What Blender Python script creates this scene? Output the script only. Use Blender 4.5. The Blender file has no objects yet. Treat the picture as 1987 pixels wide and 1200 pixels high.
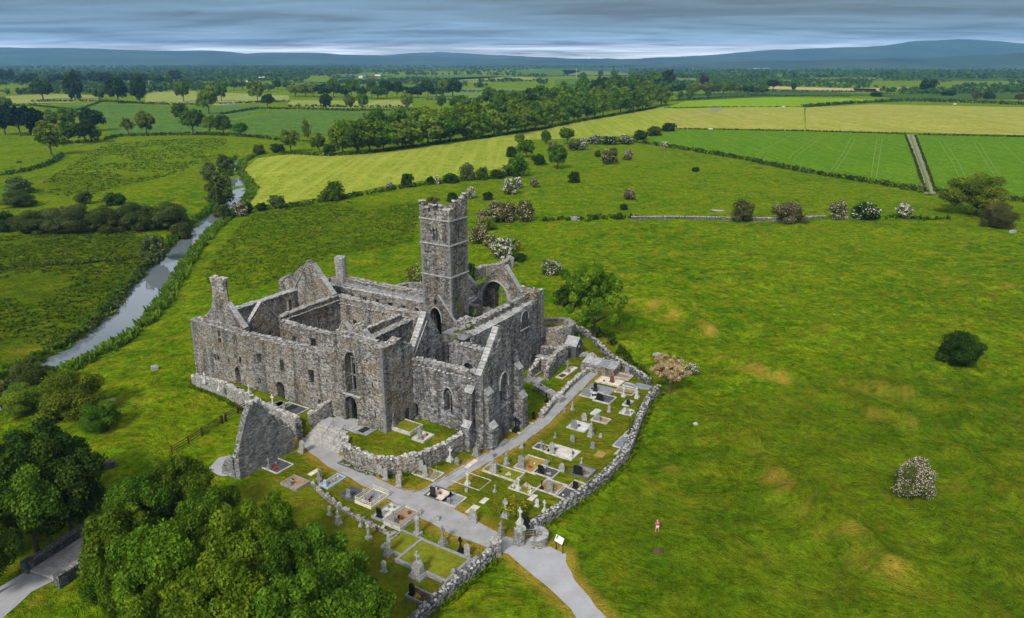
import bpy, bmesh, math, random
import numpy as np
from mathutils import Vector, Matrix, noise, geometry
random.seed(7); np.random.seed(7)
R = math.radians
scene = bpy.context.scene
COL = scene.collection

# ------------------------------------------------------------------ camera
CAM_H = 50.0; FPX = 1450.0; PITCH = math.atan(485.0/FPX)
cam_d = bpy.data.cameras.new('camera'); cam = bpy.data.objects.new('camera', cam_d); COL.objects.link(cam)
cam.location = (0, 0, CAM_H); cam.rotation_euler = (math.pi/2-PITCH, 0, 0)
cam_d.sensor_width = 36.0; cam_d.lens = FPX/1987.0*36.0
cam_d.clip_start = 1.0; cam_d.clip_end = 60000.0
scene.camera = cam

# ------------------------------------------------------------------ sky, sun, exposure
SUN_EL, SUN_AZ = R(40), R(204)         # azimuth measured clockwise from +Y (the way the camera looks)
world = bpy.data.worlds.new('World'); scene.world = world; world.use_nodes = True
nt = world.node_tree; nt.nodes.clear(); N = nt.nodes.new; LK = nt.links.new
def nd(t, **k):
    n = N(t)
    for a, v in k.items(): setattr(n, a, v)
    return n
out = N('ShaderNodeOutputWorld'); bg = N('ShaderNodeBackground'); bg.inputs[1].default_value = 0.1
sky = N('ShaderNodeTexSky'); sky.sky_type = 'NISHITA'; sky.sun_disc = False
sky.sun_elevation = SUN_EL; sky.sun_rotation = SUN_AZ; sky.air_density = 1.5; sky.dust_density = 2.0
tc = N('ShaderNodeTexCoord'); sp = N('ShaderNodeSeparateXYZ'); LK(tc.outputs['Generated'], sp.inputs[0])
def mth(op, a, b=None, clamp=False):
    n = nd('ShaderNodeMath', operation=op); n.use_clamp = clamp
    for i, v in enumerate((a, b)):
        if v is None: continue
        if hasattr(v, 'links') or hasattr(v, 'is_linked'): LK(v, n.inputs[i])
        else: n.inputs[i].default_value = v
    return n.outputs[0]
zc = mth('MAXIMUM', sp.outputs[2], 0.0)
# cloud deck: project the view direction on a flat layer (stretched towards the horizon)
den = mth('ADD', zc, 0.055)
px = mth('DIVIDE', sp.outputs[0], den); py = mth('DIVIDE', sp.outputs[1], den)
cb = N('ShaderNodeCombineXYZ'); LK(px, cb.inputs[0]); LK(py, cb.inputs[1])
mp = N('ShaderNodeMapping'); mp.inputs['Scale'].default_value = (0.20, 0.34, 1); mp.inputs['Location'].default_value = (1.7, 0.6, 0); LK(cb.outputs[0], mp.inputs[0])
n1 = N('ShaderNodeTexNoise'); n1.inputs['Scale'].default_value = 1.0; n1.inputs['Detail'].default_value = 7; n1.inputs['Roughness'].default_value = .55; n1.inputs['Distortion'].default_value = .6
LK(mp.outputs[0], n1.inputs['Vector'])
n2 = N('ShaderNodeTexNoise'); n2.inputs['Distortion'].default_value = 1.2; n2.inputs['Scale'].default_value = 2.6; n2.inputs['Detail'].default_value = 6; LK(mp.outputs[0], n2.inputs['Vector'])
cl = mth('ADD', mth('MULTIPLY', n1.outputs[0], .62), mth('MULTIPLY', n2.outputs[0], .38))
rel = nd('ShaderNodeMapRange'); rel.inputs[1].default_value = .37; rel.inputs[2].default_value = .64; LK(cl, rel.inputs[0])
# elevation profile of an overcast deck: pale under its far edge, dark belly low, brighter towards the zenith
rp = N('ShaderNodeValToRGB'); LK(zc, rp.inputs[0]); cr = rp.color_ramp
pts = [(0.0, (4.6, 4.8, 5.1)), (0.011, (3.9, 4.2, 4.7)), (0.019, (1.45, 1.95, 2.6)), (0.040, (.62, 1.02, 1.5)), (0.075, (.16, .38, .66)), (0.13, (.9, 1.15, 1.5)), (0.25, (2.5, 2.7, 3.0)), (1.0, (3.1, 3.15, 3.25))]
while len(cr.elements) < len(pts): cr.elements.new(.5)
for e, (p_, c_) in zip(cr.elements, pts): e.position = p_; e.color = (*[v/10 for v in c_], 1)
vm = nd('ShaderNodeVectorMath', operation='SCALE'); LK(rp.outputs[0], vm.inputs[0])
LK(mth('MULTIPLY', mth('ADD', mth('MULTIPLY', rel.outputs[0], 1.75), .15), 10.0), vm.inputs['Scale'])
mx = nd('ShaderNodeMixRGB'); mx.inputs[0].default_value = .9; LK(sky.outputs[0], mx.inputs[1]); LK(vm.outputs[0], mx.inputs[2])
LK(mx.outputs[0], bg.inputs[0]); LK(bg.outputs[0], out.inputs[0])

sd = bpy.data.lights.new('sun', 'SUN'); sd.energy = 1.5; sd.angle = R(10); sd.color = (1.0, .95, .86)
sun = bpy.data.objects.new('sun', sd); COL.objects.link(sun)
sv = Vector((math.sin(SUN_AZ)*math.cos(SUN_EL), math.cos(SUN_AZ)*math.cos(SUN_EL), math.sin(SUN_EL)))
sun.rotation_euler = sv.to_track_quat('Z', 'Y').to_euler(); sun.location = (60, -40, 120)
vs = scene.view_settings; scene.display_settings.display_device = 'sRGB'
vs.view_transform = 'Standard'; vs.look = 'None'; vs.exposure = 1.5; vs.gamma = 1.0; vs.use_curve_mapping = False
scene.cycles.max_bounces = 5; scene.cycles.diffuse_bounces = 3; scene.cycles.volume_bounces = 0
scene.cycles.transparent_max_bounces = 6

# ------------------------------------------------------------------ coordinates
sp_, cp_ = math.sin(PITCH), math.cos(PITCH)
def ray(u, v):
    a = (u-993.5)/FPX; b = (v-600.0)/FPX
    return a, cp_-b*sp_, -(sp_+b*cp_)
def Pz(u, v, z=0.0):
    a, y, d = ray(u, v); t = (z-CAM_H)/d
    return (a*t, y*t, z)
TH = R(32.2)                       # the abbey's long axis
BX = (math.sin(TH), math.cos(TH)); AX = (BX[1], -BX[0])
OX, OY, _ = Pz(387, 738)
def Wd(a, b): return (OX+a*AX[0]+b*BX[0], OY+a*AX[1]+b*BX[1])
def Lc(x, y): return ((x-OX)*AX[0]+(y-OY)*AX[1], (x-OX)*BX[0]+(y-OY)*BX[1])
def sst(x): x = min(1.0, max(0.0, x)); return x*x*(3-2*x)
def seg_d(x, y, ax, ay, bx, by):
    dx, dy = bx-ax, by-ay; L2 = dx*dx+dy*dy
    t = 0 if L2 == 0 else max(0, min(1, ((x-ax)*dx+(y-ay)*dy)/L2))
    return math.hypot(x-ax-t*dx, y-ay-t*dy), t
def in_poly(x, y, P):
    c = False; j = len(P)-1
    for i in range(len(P)):
        xi, yi = P[i]; xj, yj = P[j]
        if (yi > y) != (yj > y) and x < (xj-xi)*(y-yi)/(yj-yi)+xi: c = not c
        j = i
    return c
def poly_d(x, y, P):
    d = min(seg_d(x, y, *P[i], *P[(i+1) % len(P)])[0] for i in range(len(P)))
    return d if in_poly(x, y, P) else -d

RIVER = [(Pz(u, v, -2.4)[0], Pz(u, v, -2.4)[1], w) for u, v, w in
         [(-160, 880, 3.4), (-40, 800, 3.2), (40, 748, 3.0), (110, 708, 3.2), (165, 680, 3.4), (215, 646, 3.6), (258, 604, 3.9), (290, 560, 3.7), (322, 520, 3.4), (350, 488, 3.1), (378, 456, 3.2), (405, 434, 3.4), (430, 414, 3.0), (455, 392, 3.4), (466, 372, 3.4), (458, 352, 2.6), (448, 336, 2.2), (455, 318, 2.0), (480, 304, 2.0), (540, 292, 2.0), (640, 286, 2.), (800, 276, 2.)]]
TERR = [(-.2, .5), (1.2, -1.25), (9, -1.45), (15, -2.4), (29.4, -4.2), (31.2, -4.6), (36.6, -4.4), (38.5, -5.6), (41.4, -6.0), (44, -5.9), (46.2, -5.0), (48.2, -2.2), (49.0, 1.5), (49.2, 6.5), (41, 6.5), (40.4, 1), (20, 1)]
def terrace(a, b):
    if a < -1 or a > 50 or b < -7 or b > 7: return 0.0
    d = poly_d(a, b, TERR)
    top = .5+1.3*sst((a-1)/8.0)
    r = sst((d+.25)/.5)
    if 30.0 < a < 36.9 and b < -2.0:           # below the flight of steps
        r = min(r, sst((b+4.9)/3.0)*.9)
    return top*r
LUMPS = [(Pz(u, v)[:2], Pz(u2, v2)[:2], w, hh) for u, v, u2, v2, w, hh in
         [(1650, 740, 1760, 770, 2.2, .9), (1760, 770, 1900, 830, 2.2, .8), (1690, 800, 1800, 830, 2.5, .7), (1400, 700, 1560, 745, 2.5, .8), (1240, 590, 1300, 600, 3, .9), (1300, 600, 1380, 640, 3, .8), (1490, 900, 1560, 980, 2.5, .9), (1560, 980, 1680, 1050, 2.3, .8), (1600, 640, 1720, 660, 2.5, .5), (1860, 880, 1960, 960, 3, .8), (1390, 880, 1470, 860, 2, .5), (1640, 1060, 1760, 1110, 3, .7), (1380, 820, 1450, 850, 2.5, .6), (1690, 520, 1990, 560, 3, .35), (1240, 960, 1300, 905, 1.6, .35), (1800, 1010, 1920, 1100, 3, .6), (1150, 600, 1260, 640, 4, .9), (1180, 670, 1290, 690, 4, .8)]]
def hgt(x, y):
    a, b = Lc(x, y)
    z = terrace(a, b)
    d = 1e9; w = 3
    if x < 60:
        for (p, q) in zip(RIVER[:-1], RIVER[1:]):
            if min(p[1], q[1])-60 > y or max(p[1], q[1])+60 < y: continue
            dd, t = seg_d(x, y, p[0], p[1], q[0], q[1])
            ww = p[2]+(q[2]-p[2])*t
            if dd-ww < d: d = dd-ww; w = ww
        z -= 1.6*sst(1-d/26.0) + 1.6*sst(1-(d+.2)/1.6)
    # humps of the pasture on the right
    if x > 12 and 45 < y < 260 and not (40 < a < 60 and -12 < b < 44):
        f = sst((x-12)/14.0)*sst((260-y)/80)
        f *= sst((a-58)/8.0) if b < 30 else 1.0
        if b > 44: f = max(f, sst((b-44)/8.0))
        n = noise.noise(Vector((x*.06, y*.06, 3.1)))*.42+noise.noise(Vector((x*.17, y*.17, 9.1)))*.26+noise.noise(Vector((x*.42, y*.42, 1.1)))*.13
        z += f*n*2.1
        for p, q, ww, hh in LUMPS:
            dd, t = seg_d(x, y, p[0], p[1], q[0], q[1])
            if dd < ww*2.2: z += 1.7*hh*math.exp(-(dd/(ww*.8))**2*1.6)*f
    elif y < 420:
        f = sst((420-y)/120.)
        keep = poly_d(a, b, [(-6, -9), (70, -22), (70, 20), (56, 50), (30, 54), (-6, 40)]) if -20 < a < 90 and -40 < b < 70 else -9
        f *= sst(-keep/6.0)
        z += f*(noise.noise(Vector((x*.035, y*.035, 5.5)))*.5+noise.noise(Vector((x*.2, y*.2, 2.5)))*.14)
    return z
def G(u, v):
    """the point of the ground that the photograph shows at pixel (u, v)"""
    z = 0.0
    for _ in range(7):
        x, y, _z = Pz(u, v, z); z = z*.35+hgt(x, y)*.65
    x, y, _z = Pz(u, v, z)
    return (x, y, hgt(x, y))
def mpp(x, y, z=0):                      # metres per photograph pixel at a point
    return (y*cp_+(CAM_H-z)*sp_)/FPX

# ------------------------------------------------------------------ materials
MATS = {}
class NT:
    def __init__(s, name):
        s.m = bpy.data.materials.new(name); s.m.use_nodes = True; s.t = s.m.node_tree; s.t.nodes.clear()
        s.o = s.t.nodes.new('ShaderNodeOutputMaterial'); s.p = s.t.nodes.new('ShaderNodeBsdfPrincipled')
        s.t.links.new(s.p.outputs[0], s.o.inputs[0]); s.p.inputs['Roughness'].default_value = .9
        s.p.inputs['Specular IOR Level'].default_value = .2
        s.c = s.n('ShaderNodeTexCoord').outputs['Object']; MATS[name] = s.m
    def n(s, t, **k):
        x = s.t.nodes.new(t)
        for a, v in k.items(): setattr(x, a, v)
        return x
    def l(s, a, b): s.t.links.new(a, b)
    def map(s, sc=(1, 1, 1), rot=(0, 0, 0), src=None, loc=(0, 0, 0)):
        m = s.n('ShaderNodeMapping'); m.inputs['Scale'].default_value = sc; m.inputs['Rotation'].default_value = rot; m.inputs['Location'].default_value = loc
        s.l(src or s.c, m.inputs[0]); return m.outputs[0]
    def noise(s, scale, det=4, rough=.55, v=None, dist=0):
        x = s.n('ShaderNodeTexNoise'); x.inputs['Scale'].default_value = scale; x.inputs['Detail'].default_value = det
        x.inputs['Roughness'].default_value = rough; x.inputs['Distortion'].default_value = dist
        s.l(v or s.c, x.inputs['Vector']); return x.outputs['Fac']
    def vor(s, scale, out='Color', v=None, feat='F1', rnd=1):
        x = s.n('ShaderNodeTexVoronoi', feature=feat); x.inputs['Scale'].default_value = scale; x.inputs['Randomness'].default_value = rnd
        s.l(v or s.c, x.inputs['Vector']); return x.outputs[out]
    def ramp(s, f, pts):
        x = s.n('ShaderNodeValToRGB'); s.l(f, x.inputs[0]); e = x.color_ramp.elements
        while len(e) < len(pts): e.new(.5)
        for q, (p, c) in zip(e, pts):
            q.position = p; q.color = (c, c, c, 1) if isinstance(c, (int, float)) else (*c, 1)
        return x.outputs[0]
    def rng(s, f, a, b, c=0., d=1.):
        x = s.n('ShaderNodeMapRange'); s.l(f, x.inputs[0])
        for i, v in enumerate((a, b, c, d)): x.inputs[i+1].default_value = v
        return x.outputs[0]
    def mix(s, f, a, b, mode='MIX'):
        x = s.n('ShaderNodeMixRGB', blend_type=mode)
        for i, v in enumerate((f, a, b)):
            if isinstance(v, (int, float)): x.inputs[i].default_value = v if i == 0 else (v, v, v, 1)
            elif isinstance(v, tuple): x.inputs[i].default_value = (*v, 1)
            else: s.l(v, x.inputs[i])
        return x.outputs[0]
    def m_(s, op, a, b=0., clamp=False):
        x = s.n('ShaderNodeMath', operation=op); x.use_clamp = clamp
        for i, v in enumerate((a, b)):
            if isinstance(v, (int, float)): x.inputs[i].default_value = v
            else: s.l(v, x.inputs[i])
        return x.outputs[0]
    def bump(s, h, st=.5, dist=.1):
        x = s.n('ShaderNodeBump'); x.inputs['Strength'].default_value = st; x.inputs['Distance'].default_value = dist
        s.l(h, x.inputs['Height']); s.l(x.outputs[0], s.p.inputs['Normal']); return x
    def col(s, c):
        if isinstance(c, tuple): s.p.inputs['Base Color'].default_value = (*c, 1)
        else: s.l(c, s.p.inputs['Base Color'])
        return s
    def attr(s, name):
        x = s.n('ShaderNodeAttribute', attribute_name=name); return x

def grass_mat(name, c1, c2, c3, dry=(.30, .26, .06), scale=1.0, dryness=.0, streak=None, attr=False, bump=.5):
    s = NT(name)
    n_big = s.noise(.035*scale, 3); n_mid = s.noise(.22*scale, 5, .6); n_sm = s.noise(1.3*scale, 4, .65); n_f = s.noise(5.5*scale, 3, .7)
    c = s.mix(s.rng(n_big, .38, .62), c1, c2)
    c = s.mix(s.rng(n_mid, .42, .66), c, c3)
    v = s.m_('MULTIPLY', s.m_('ADD', s.m_('MULTIPLY', s.rng(n_sm, .3, .7, .45, 1.5), .55), s.m_('MULTIPLY', s.rng(n_f, .32, .68, .3, 1.7), .45)), s.rng(s.noise(.5*scale, 6, .75), .40, .52, .72, 1.08))
    c = s.mix(1.0, c, v, 'MULTIPLY')
    if streak:
        sc, ang, amt, scol = streak
        w = s.noise(1.0, 4, .6, s.map((sc, sc*.03, 1), (0, 0, ang)))
        c = s.mix(s.m_('MULTIPLY', s.rng(w, .45, .62), amt), c, scol)
    if dryness > 0:
        d = s.m_('MULTIPLY', s.rng(s.noise(.12*scale, 5, .6, dist=.5), .56, .7), dryness)
        c = s.mix(d, c, dry)
    if attr:
        c = s.mix(1., c, s.rng(s.noise(.8, 6, .78, s.map((1, .8, 1), loc=(3, 1, 0))), .38, .58, .62, 1.12), 'MULTIPLY')
        crest = s.m_('MULTIPLY', s.rng(s.noise(.16, 7, .72, dist=1.2), .545, .64), s.rng(s.noise(1.4, 4, .7), .35, .6))
        c = s.mix(s.m_('MULTIPLY', crest, .75), c, (.27, .215, .012))
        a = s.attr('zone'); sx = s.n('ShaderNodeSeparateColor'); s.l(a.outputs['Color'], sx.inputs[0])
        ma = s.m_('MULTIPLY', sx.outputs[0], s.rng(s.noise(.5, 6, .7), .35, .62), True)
        c = s.mix(ma, c, s.mix(s.noise(.25, 4), (.026, .058, .003), (.080, .085, .006)))  # rushy marsh tone, also the shade painted on the near right pasture
        lw = s.m_('MULTIPLY', sx.outputs[2], .75)
        c = s.mix(lw, c, s.mix(s.rng(s.noise(.45, 6, .65), .40, .62), (.11, .15, .004), s.mix(s.rng(s.noise(1.2, 5, .7), .35, .65), (.26, .21, .02), (.085, .085, .010))))
        dr = s.m_('MULTIPLY', sx.outputs[1], s.rng(s.noise(1.1, 5, .7), .22, .48), True)
        c = s.mix(dr, c, s.mix(s.noise(2.5, 4), (.38, .25, .035), (.22, .18, .02)))
    s.col(c); s.p.inputs['Specular IOR Level'].default_value = 0.0
    h = s.m_('ADD', s.m_('MULTIPLY', n_sm, 1.0), s.m_('MULTIPLY', n_f, .5))
    if attr: h = s.m_('ADD', h, s.m_('MULTIPLY', s.noise(.16, 7, .72, dist=1.2), 7.0))
    s.bump(h, bump, .35)
    return s.m
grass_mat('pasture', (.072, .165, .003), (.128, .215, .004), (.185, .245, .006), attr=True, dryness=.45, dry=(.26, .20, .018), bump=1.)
grass_mat('mown_grass', (.19, .235, .022), (.24, .275, .032), (.17, .22, .02), scale=.7, streak=(.25, R(62), .38, (.33, .34, .055)), dryness=.3, dry=(.36, .33, .11), bump=.2)
grass_mat('hay_grass', (.28, .27, .045), (.33, .30, .065), (.22, .25, .03), scale=.6, streak=(.16, R(84), .9, (.21, .23, .035)), dryness=.7, dry=(.40, .35, .16), bump=.15)
grass_mat('bright_grass', (.16, .27, .008), (.19, .30, .01), (.15, .25, .008), scale=.5, bump=.15)
grass_mat('crop_grass', (.080, .165, .008), (.092, .18, .009), (.105, .19, .010), scale=.6, streak=(.5, R(-14), .5, (.05, .12, .005)), bump=.2)
grass_mat('far_grass_mid', (.060, .125, .02), (.075, .145, .022), (.09, .15, .025), scale=.25, bump=.1)
grass_mat('far_grass_pale', (.12, .18, .045), (.14, .20, .05), (.10, .16, .04), scale=.25, bump=.1)
grass_mat('far_grass_yellow', (.19, .24, .04), (.22, .26, .05), (.17, .21, .04), scale=.3, streak=(.06, R(80), .7, (.26, .27, .09)), bump=.1)
grass_mat('far_stubble', (.40, .31, .15), (.44, .34, .17), (.34, .28, .11), scale=.3, bump=.1)
grass_mat('far_grass_dark', (.040, .085, .018), (.050, .10, .02), (.06, .10, .02), scale=.2, bump=.1)

def loc_v(s): return s.map((1, 1, .6), loc=(7, 3, 1))
def stone_mat(name, c1, c2, ochre, ochre_amt, scale=3.2, dark=.55, lich=.35, course=False, bump=1.0):
    s = NT(name)
    vec = s.map((1, 1, 1.9 if not course else 3.2))
    wob = s.n('ShaderNodeVectorMath', operation='ADD'); nz = s.n('ShaderNodeTexNoise'); nz.inputs['Scale'].default_value = 2.5; s.l(s.c, nz.inputs['Vector'])
    sc = s.n('ShaderNodeVectorMath', operation='SCALE'); s.l(nz.outputs['Color'], sc.inputs[0]); sc.inputs['Scale'].default_value = .28
    s.l(vec, wob.inputs[0]); s.l(sc.outputs[0], wob.inputs[1]); v = wob.outputs[0]
    cell = s.vor(scale, 'Color', v); dist = s.vor(scale, 'Distance', v, 'DISTANCE_TO_EDGE')
    sc3 = s.n('ShaderNodeSeparateColor'); s.l(cell, sc3.inputs[0])
    c = s.mix(sc3.outputs[0], c1, c2)
    c = s.mix(s.m_('MULTIPLY', s.rng(sc3.outputs[1], .72, .9), lich), c, (.42, .42, .40))
    c = s.mix(s.m_('MULTIPLY', s.rng(s.noise(.35, 5, .65), .48, .66), ochre_amt), c, ochre)
    st = s.noise(1.0, 5, .6, s.map((.8, .8, .12)))                         # weather streaks down the wall
    c = s.mix(s.m_('MULTIPLY', s.rng(st, .47, .66), dark), c, s.mix(.85, c, (.014, .015, .018)))
    c = s.mix(s.m_('MULTIPLY', s.rng(s.noise(.5, 6, .7, loc_v(s)), .56, .68), dark*.7), c, (.035, .034, .036))
    c = s.mix(s.m_('MULTIPLY', s.rng(s.noise(2.6, 6, .8), .52, .62), lich), c, (.52, .51, .48))
    c = s.mix(s.rng(dist, 0., .055, .62, 0.), c, (.035, .033, .03))
    big = s.rng(s.noise(.16, 3), .3, .7, .72, 1.25); c = s.mix(1., c, big, 'MULTIPLY')
    s.col(c); h = s.m_('ADD', s.rng(dist, 0., .12), s.m_('MULTIPLY', s.noise(9, 4, .7), .6)); s.bump(h, bump, .09)
    return s.m
stone_mat('rubble_stone', (.050, .045, .040), (.36, .335, .30), (.18, .125, .045), .8, scale=3.0, lich=.7, dark=.85)
stone_mat('grey_ashlar', (.045, .046, .052), (.29, .29, .295), (.13, .11, .055), .45, scale=2.0, dark=.95, lich=.5)
stone_mat('tower_stone', (.045, .041, .037), (.25, .235, .21), (.17, .125, .055), .6, scale=2.2, dark=.9, lich=.4)
stone_mat('coursed_stone', (.085, .088, .092), (.42, .42, .415), (.14, .12, .06), .25, scale=2.6, dark=.4, lich=.3, course=True)
stone_mat('field_stone', (.16, .155, .15), (.42, .41, .39), (.18, .17, .08), .3, scale=3.5, dark=.25, lich=.8)
stone_mat('dark_stone', (.055, .055, .06), (.13, .13, .14), (.10, .10, .06), .3, scale=2.8, dark=.5, lich=.2)
def top_mat(name, a, b, moss=.3):
    s = NT(name); oi = s.n('ShaderNodeObjectInfo')
    c = s.mix(s.rng(s.noise(2.2, 5, .7), .35, .65), a, b)
    c = s.mix(s.m_('MULTIPLY', s.rng(s.noise(.9, 4), .55, .7), moss), c, (.11, .10, .03))
    c = s.mix(1., c, s.rng(oi.outputs['Random'], 0, 1, .72, 1.2), 'MULTIPLY')
    s.col(c); s.bump(s.noise(8, 4, .7), .6, .05)
top_mat('lichen_stone', (.16, .155, .14), (.50, .49, .46), .4)
top_mat('cope_stone', (.16, .16, .16), (.40, .40, .39), .2)
top_mat('slate_slab', (.14, .145, .155), (.34, .34, .35), .25)

def simple(name, c, rough=.8, var=.25, scale=3., spec=.2, bump=.2, metal=0., c2=None):
    s = NT(name); s.p.inputs['Roughness'].default_value = rough; s.p.inputs['Specular IOR Level'].default_value = spec
    s.p.inputs['Metallic'].default_value = metal
    c2 = c2 or tuple(v*(1-var) for v in c)
    s.col(s.mix(s.rng(s.noise(scale, 5, .65), .35, .65), c, c2)); s.bump(s.noise(scale*3, 3), bump, .03)
    return s.m
simple('path_gravel', (.33, .335, .355), .95, .2, .45, c2=(.27, .265, .265), spec=0, bump=.1)
simple('path_fine', (.30, .303, .315), .95, c2=(.24, .23, .215), scale=.6, spec=0, bump=.1)
simple('concrete', (.40, .39, .37), .9, c2=(.22, .21, .195), scale=2.2)
simple('white_kerb', (.50, .49, .46), .8, c2=(.24, .235, .21), scale=2.5)
simple('dark_kerb', (.06, .06, .065), .5, c2=(.10, .10, .10), scale=3)
simple('grey_kerb', (.26, .26, .26), .8, c2=(.15, .15, .15), scale=3)
simple('black_granite', (.012, .013, .015), .15, spec=.5, bump=.02)
simple('grey_granite', (.20, .21, .23), .5, c2=(.13, .135, .15), spec=.4, scale=4)
simple('blue_granite', (.24, .32, .38), .4, c2=(.34, .42, .48), spec=.4)
simple('white_marble', (.55, .55, .53), .7, c2=(.28, .28, .27), scale=4)
simple('weathered_stone', (.36, .36, .34), .9, c2=(.15, .15, .14), scale=3.5)
simple('dark_weathered', (.10, .10, .10), .9, c2=(.26, .26, .24), scale=3.5)
simple('brown_granite', (.16, .055, .035), .4, c2=(.10, .04, .03))
def gravel(name, a, b):
    s = NT(name); v = s.vor(14, 'Color'); q = s.n('ShaderNodeSeparateColor'); s.l(v, q.inputs[0])
    c = s.mix(q.outputs[0], a, b); c = s.mix(1., c, s.rng(s.noise(1.5, 4), .3, .7, .75, 1.2), 'MULTIPLY'); s.col(c); s.bump(s.vor(14, 'Distance'), .5, .04)
gravel('gravel_dark', (.035, .036, .04), (.10, .10, .11)); gravel('gravel_grey', (.13, .13, .14), (.27, .27, .28))
gravel('gravel_pale', (.38, .35, .31), (.60, .57, .52)); gravel('gravel_pink', (.50, .40, .32), (.66, .56, .46))
gravel('gravel_brown', (.18, .11, .06), (.34, .24, .15)); gravel('gravel_white', (.38, .38, .38), (.58, .58, .58))
gravel('gravel_ochre', (.22, .15, .03), (.33, .24, .06)); gravel('gravel_blue', (.12, .15, .19), (.22, .26, .31)); gravel('plot_grass', (.085, .14, .005), (.20, .175, .02)); M_ = MATS['plot_grass']; [n_ for n_ in M_.node_tree.nodes if n_.type == 'BSDF_PRINCIPLED'][0].inputs['Specular IOR Level'].default_value = 0
simple('rust_iron', (.10, .028, .015), .7, c2=(.045, .018, .012)); simple('old_wood', (.085, .04, .02), .85, c2=(.045, .025, .015))
simple('black_iron', (.02, .02, .022), .5); simple('galvanised', (.40, .43, .45), .4, metal=.5, spec=.5); simple('cream_paint', (.62, .58, .42), .6)
simple('bark', (.085, .07, .05), .95, c2=(.04, .034, .026), scale=4, bump=.6)
simple('white_wall', (.78, .78, .76), .7, var=.1); simple('roof_slate', (.07, .08, .10), .6); simple('roof_pale', (.50, .52, .54), .5); simple('roof_red', (.22, .06, .04), .7)
simple('blue_plastic', (.05, .16, .34), .5); simple('window_dark', (.02, .025, .03), .2, spec=.5)
simple('sign_board', (.74, .75, .76), .5, var=.05); simple('sign_ink', (.03, .05, .14), .5, var=.1)
simple('earth', (.10, .052, .028), .95, c2=(.055, .03, .018)); simple('skin', (.50, .31, .23), .6, var=.1); simple('pink_cloth', (.72, .02, .20), .8, var=.15)
simple('pale_cloth', (.62, .58, .50), .8, var=.15); simple('fair_hair', (.45, .34, .18), .8); simple('cow_brown', (.16, .06, .025), .8); simple('cow_black', (.012, .011, .01), .8)
simple('mountain', (.010, .040, .050), .95, c2=(.045, .085, .065), scale=.0022, bump=0.)
simple('wood_floor_brown', (.19, .14, .055), .95, c2=(.11, .11, .03), scale=1.3); simple('bare_rock', (.33, .33, .32), .9, c2=(.2, .2, .19))

def leaf_mat(name, a, b, tr=.25, flower=None):
    s = NT(name); s.t.nodes.remove(s.p)
    at = s.attr('tone'); oi = s.n('ShaderNodeObjectInfo')
    q = s.n('ShaderNodeSeparateColor'); s.l(at.outputs['Color'], q.inputs[0])
    c = s.mix(s.m_('POWER', q.outputs[0], 1.5), a, b)
    c = s.mix(1., c, s.rng(oi.outputs['Random'], 0, 1, .82, 1.15), 'MULTIPLY')
    hs = s.n('ShaderNodeHueSaturation'); hs.inputs['Saturation'].default_value = 1.; s.l(s.rng(oi.outputs['Random'], 0, 1, .487, .513), hs.inputs['Hue']); s.l(c, hs.inputs['Color']); c = hs.outputs[0]
    d = s.n('ShaderNodeBsdfDiffuse'); t = s.n('ShaderNodeBsdfTranslucent'); m = s.n('ShaderNodeMixShader'); m.inputs[0].default_value = tr
    s.l(c, d.inputs[0]); s.l(s.mix(.5, c, (b[0]*1.6, b[1]*1.6, b[2])), t.inputs[0]); s.l(d.outputs[0], m.inputs[1]); s.l(t.outputs[0], m.inputs[2]); s.l(m.outputs[0], s.o.inputs[0])
leaf_mat('leaf_bright', (.036, .088, .005), (.170, .260, .014)); leaf_mat('leaf_mid', (.026, .066, .005), (.120, .200, .013)); leaf_mat('leaf_dark', (.010, .026, .004), (.050, .090, .010), .12)
leaf_mat('leaf_olive', (.050, .090, .008), (.200, .260, .020)); leaf_mat('leaf_willow', (.050, .078, .022), (.150, .185, .055)); leaf_mat('leaf_brown', (.042, .048, .012), (.125, .125, .035), .15)
leaf_mat('leaf_copper', (.035, .014, .012), (.075, .03, .022), .1); leaf_mat('leaf_conifer', (.008, .020, .008), (.018, .035, .012), .05)
leaf_mat('leaf_hawthorn', (.032, .055, .010), (.120, .150, .032)); leaf_mat('leaf_hedge', (.012, .030, .004), (.060, .098, .012), .12)
leaf_mat('leaf_far', (.022, .058, .012), (.085, .15, .022), .15); leaf_mat('leaf_rush', (.035, .075, .003), (.075, .13, .005), .15); leaf_mat('leaf_bank', (.060, .125, .010), (.12, .20, .018), .2)
leaf_mat('blossom_white', (.62, .58, .48), (.80, .78, .70), .15); leaf_mat('blossom_tan', (.42, .36, .22), (.62, .55, .38), .15); leaf_mat('blossom_pink', (.50, .42, .33), (.68, .60, .50), .15)
leaf_mat('yellow_leaf', (.30, .26, .01), (.62, .52, .02), .2); leaf_mat('dead_leaf', (.20, .13, .06), (.48, .36, .20), .15); leaf_mat('tuft_green', (.045, .10, .003), (.14, .19, .006), .2)
s = NT('river_water'); s.p.inputs['Roughness'].default_value = .03; s.p.inputs['Specular IOR Level'].default_value = .5; s.p.inputs['IOR'].default_value = 1.33
s.p.inputs['Specular IOR Level'].default_value = 1.0; s.col((.12, .14, .155)); s.bump(s.noise(.8, 4, .6, s.map((1, 1.6, 1))), .05, .05)
M = MATS

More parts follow.
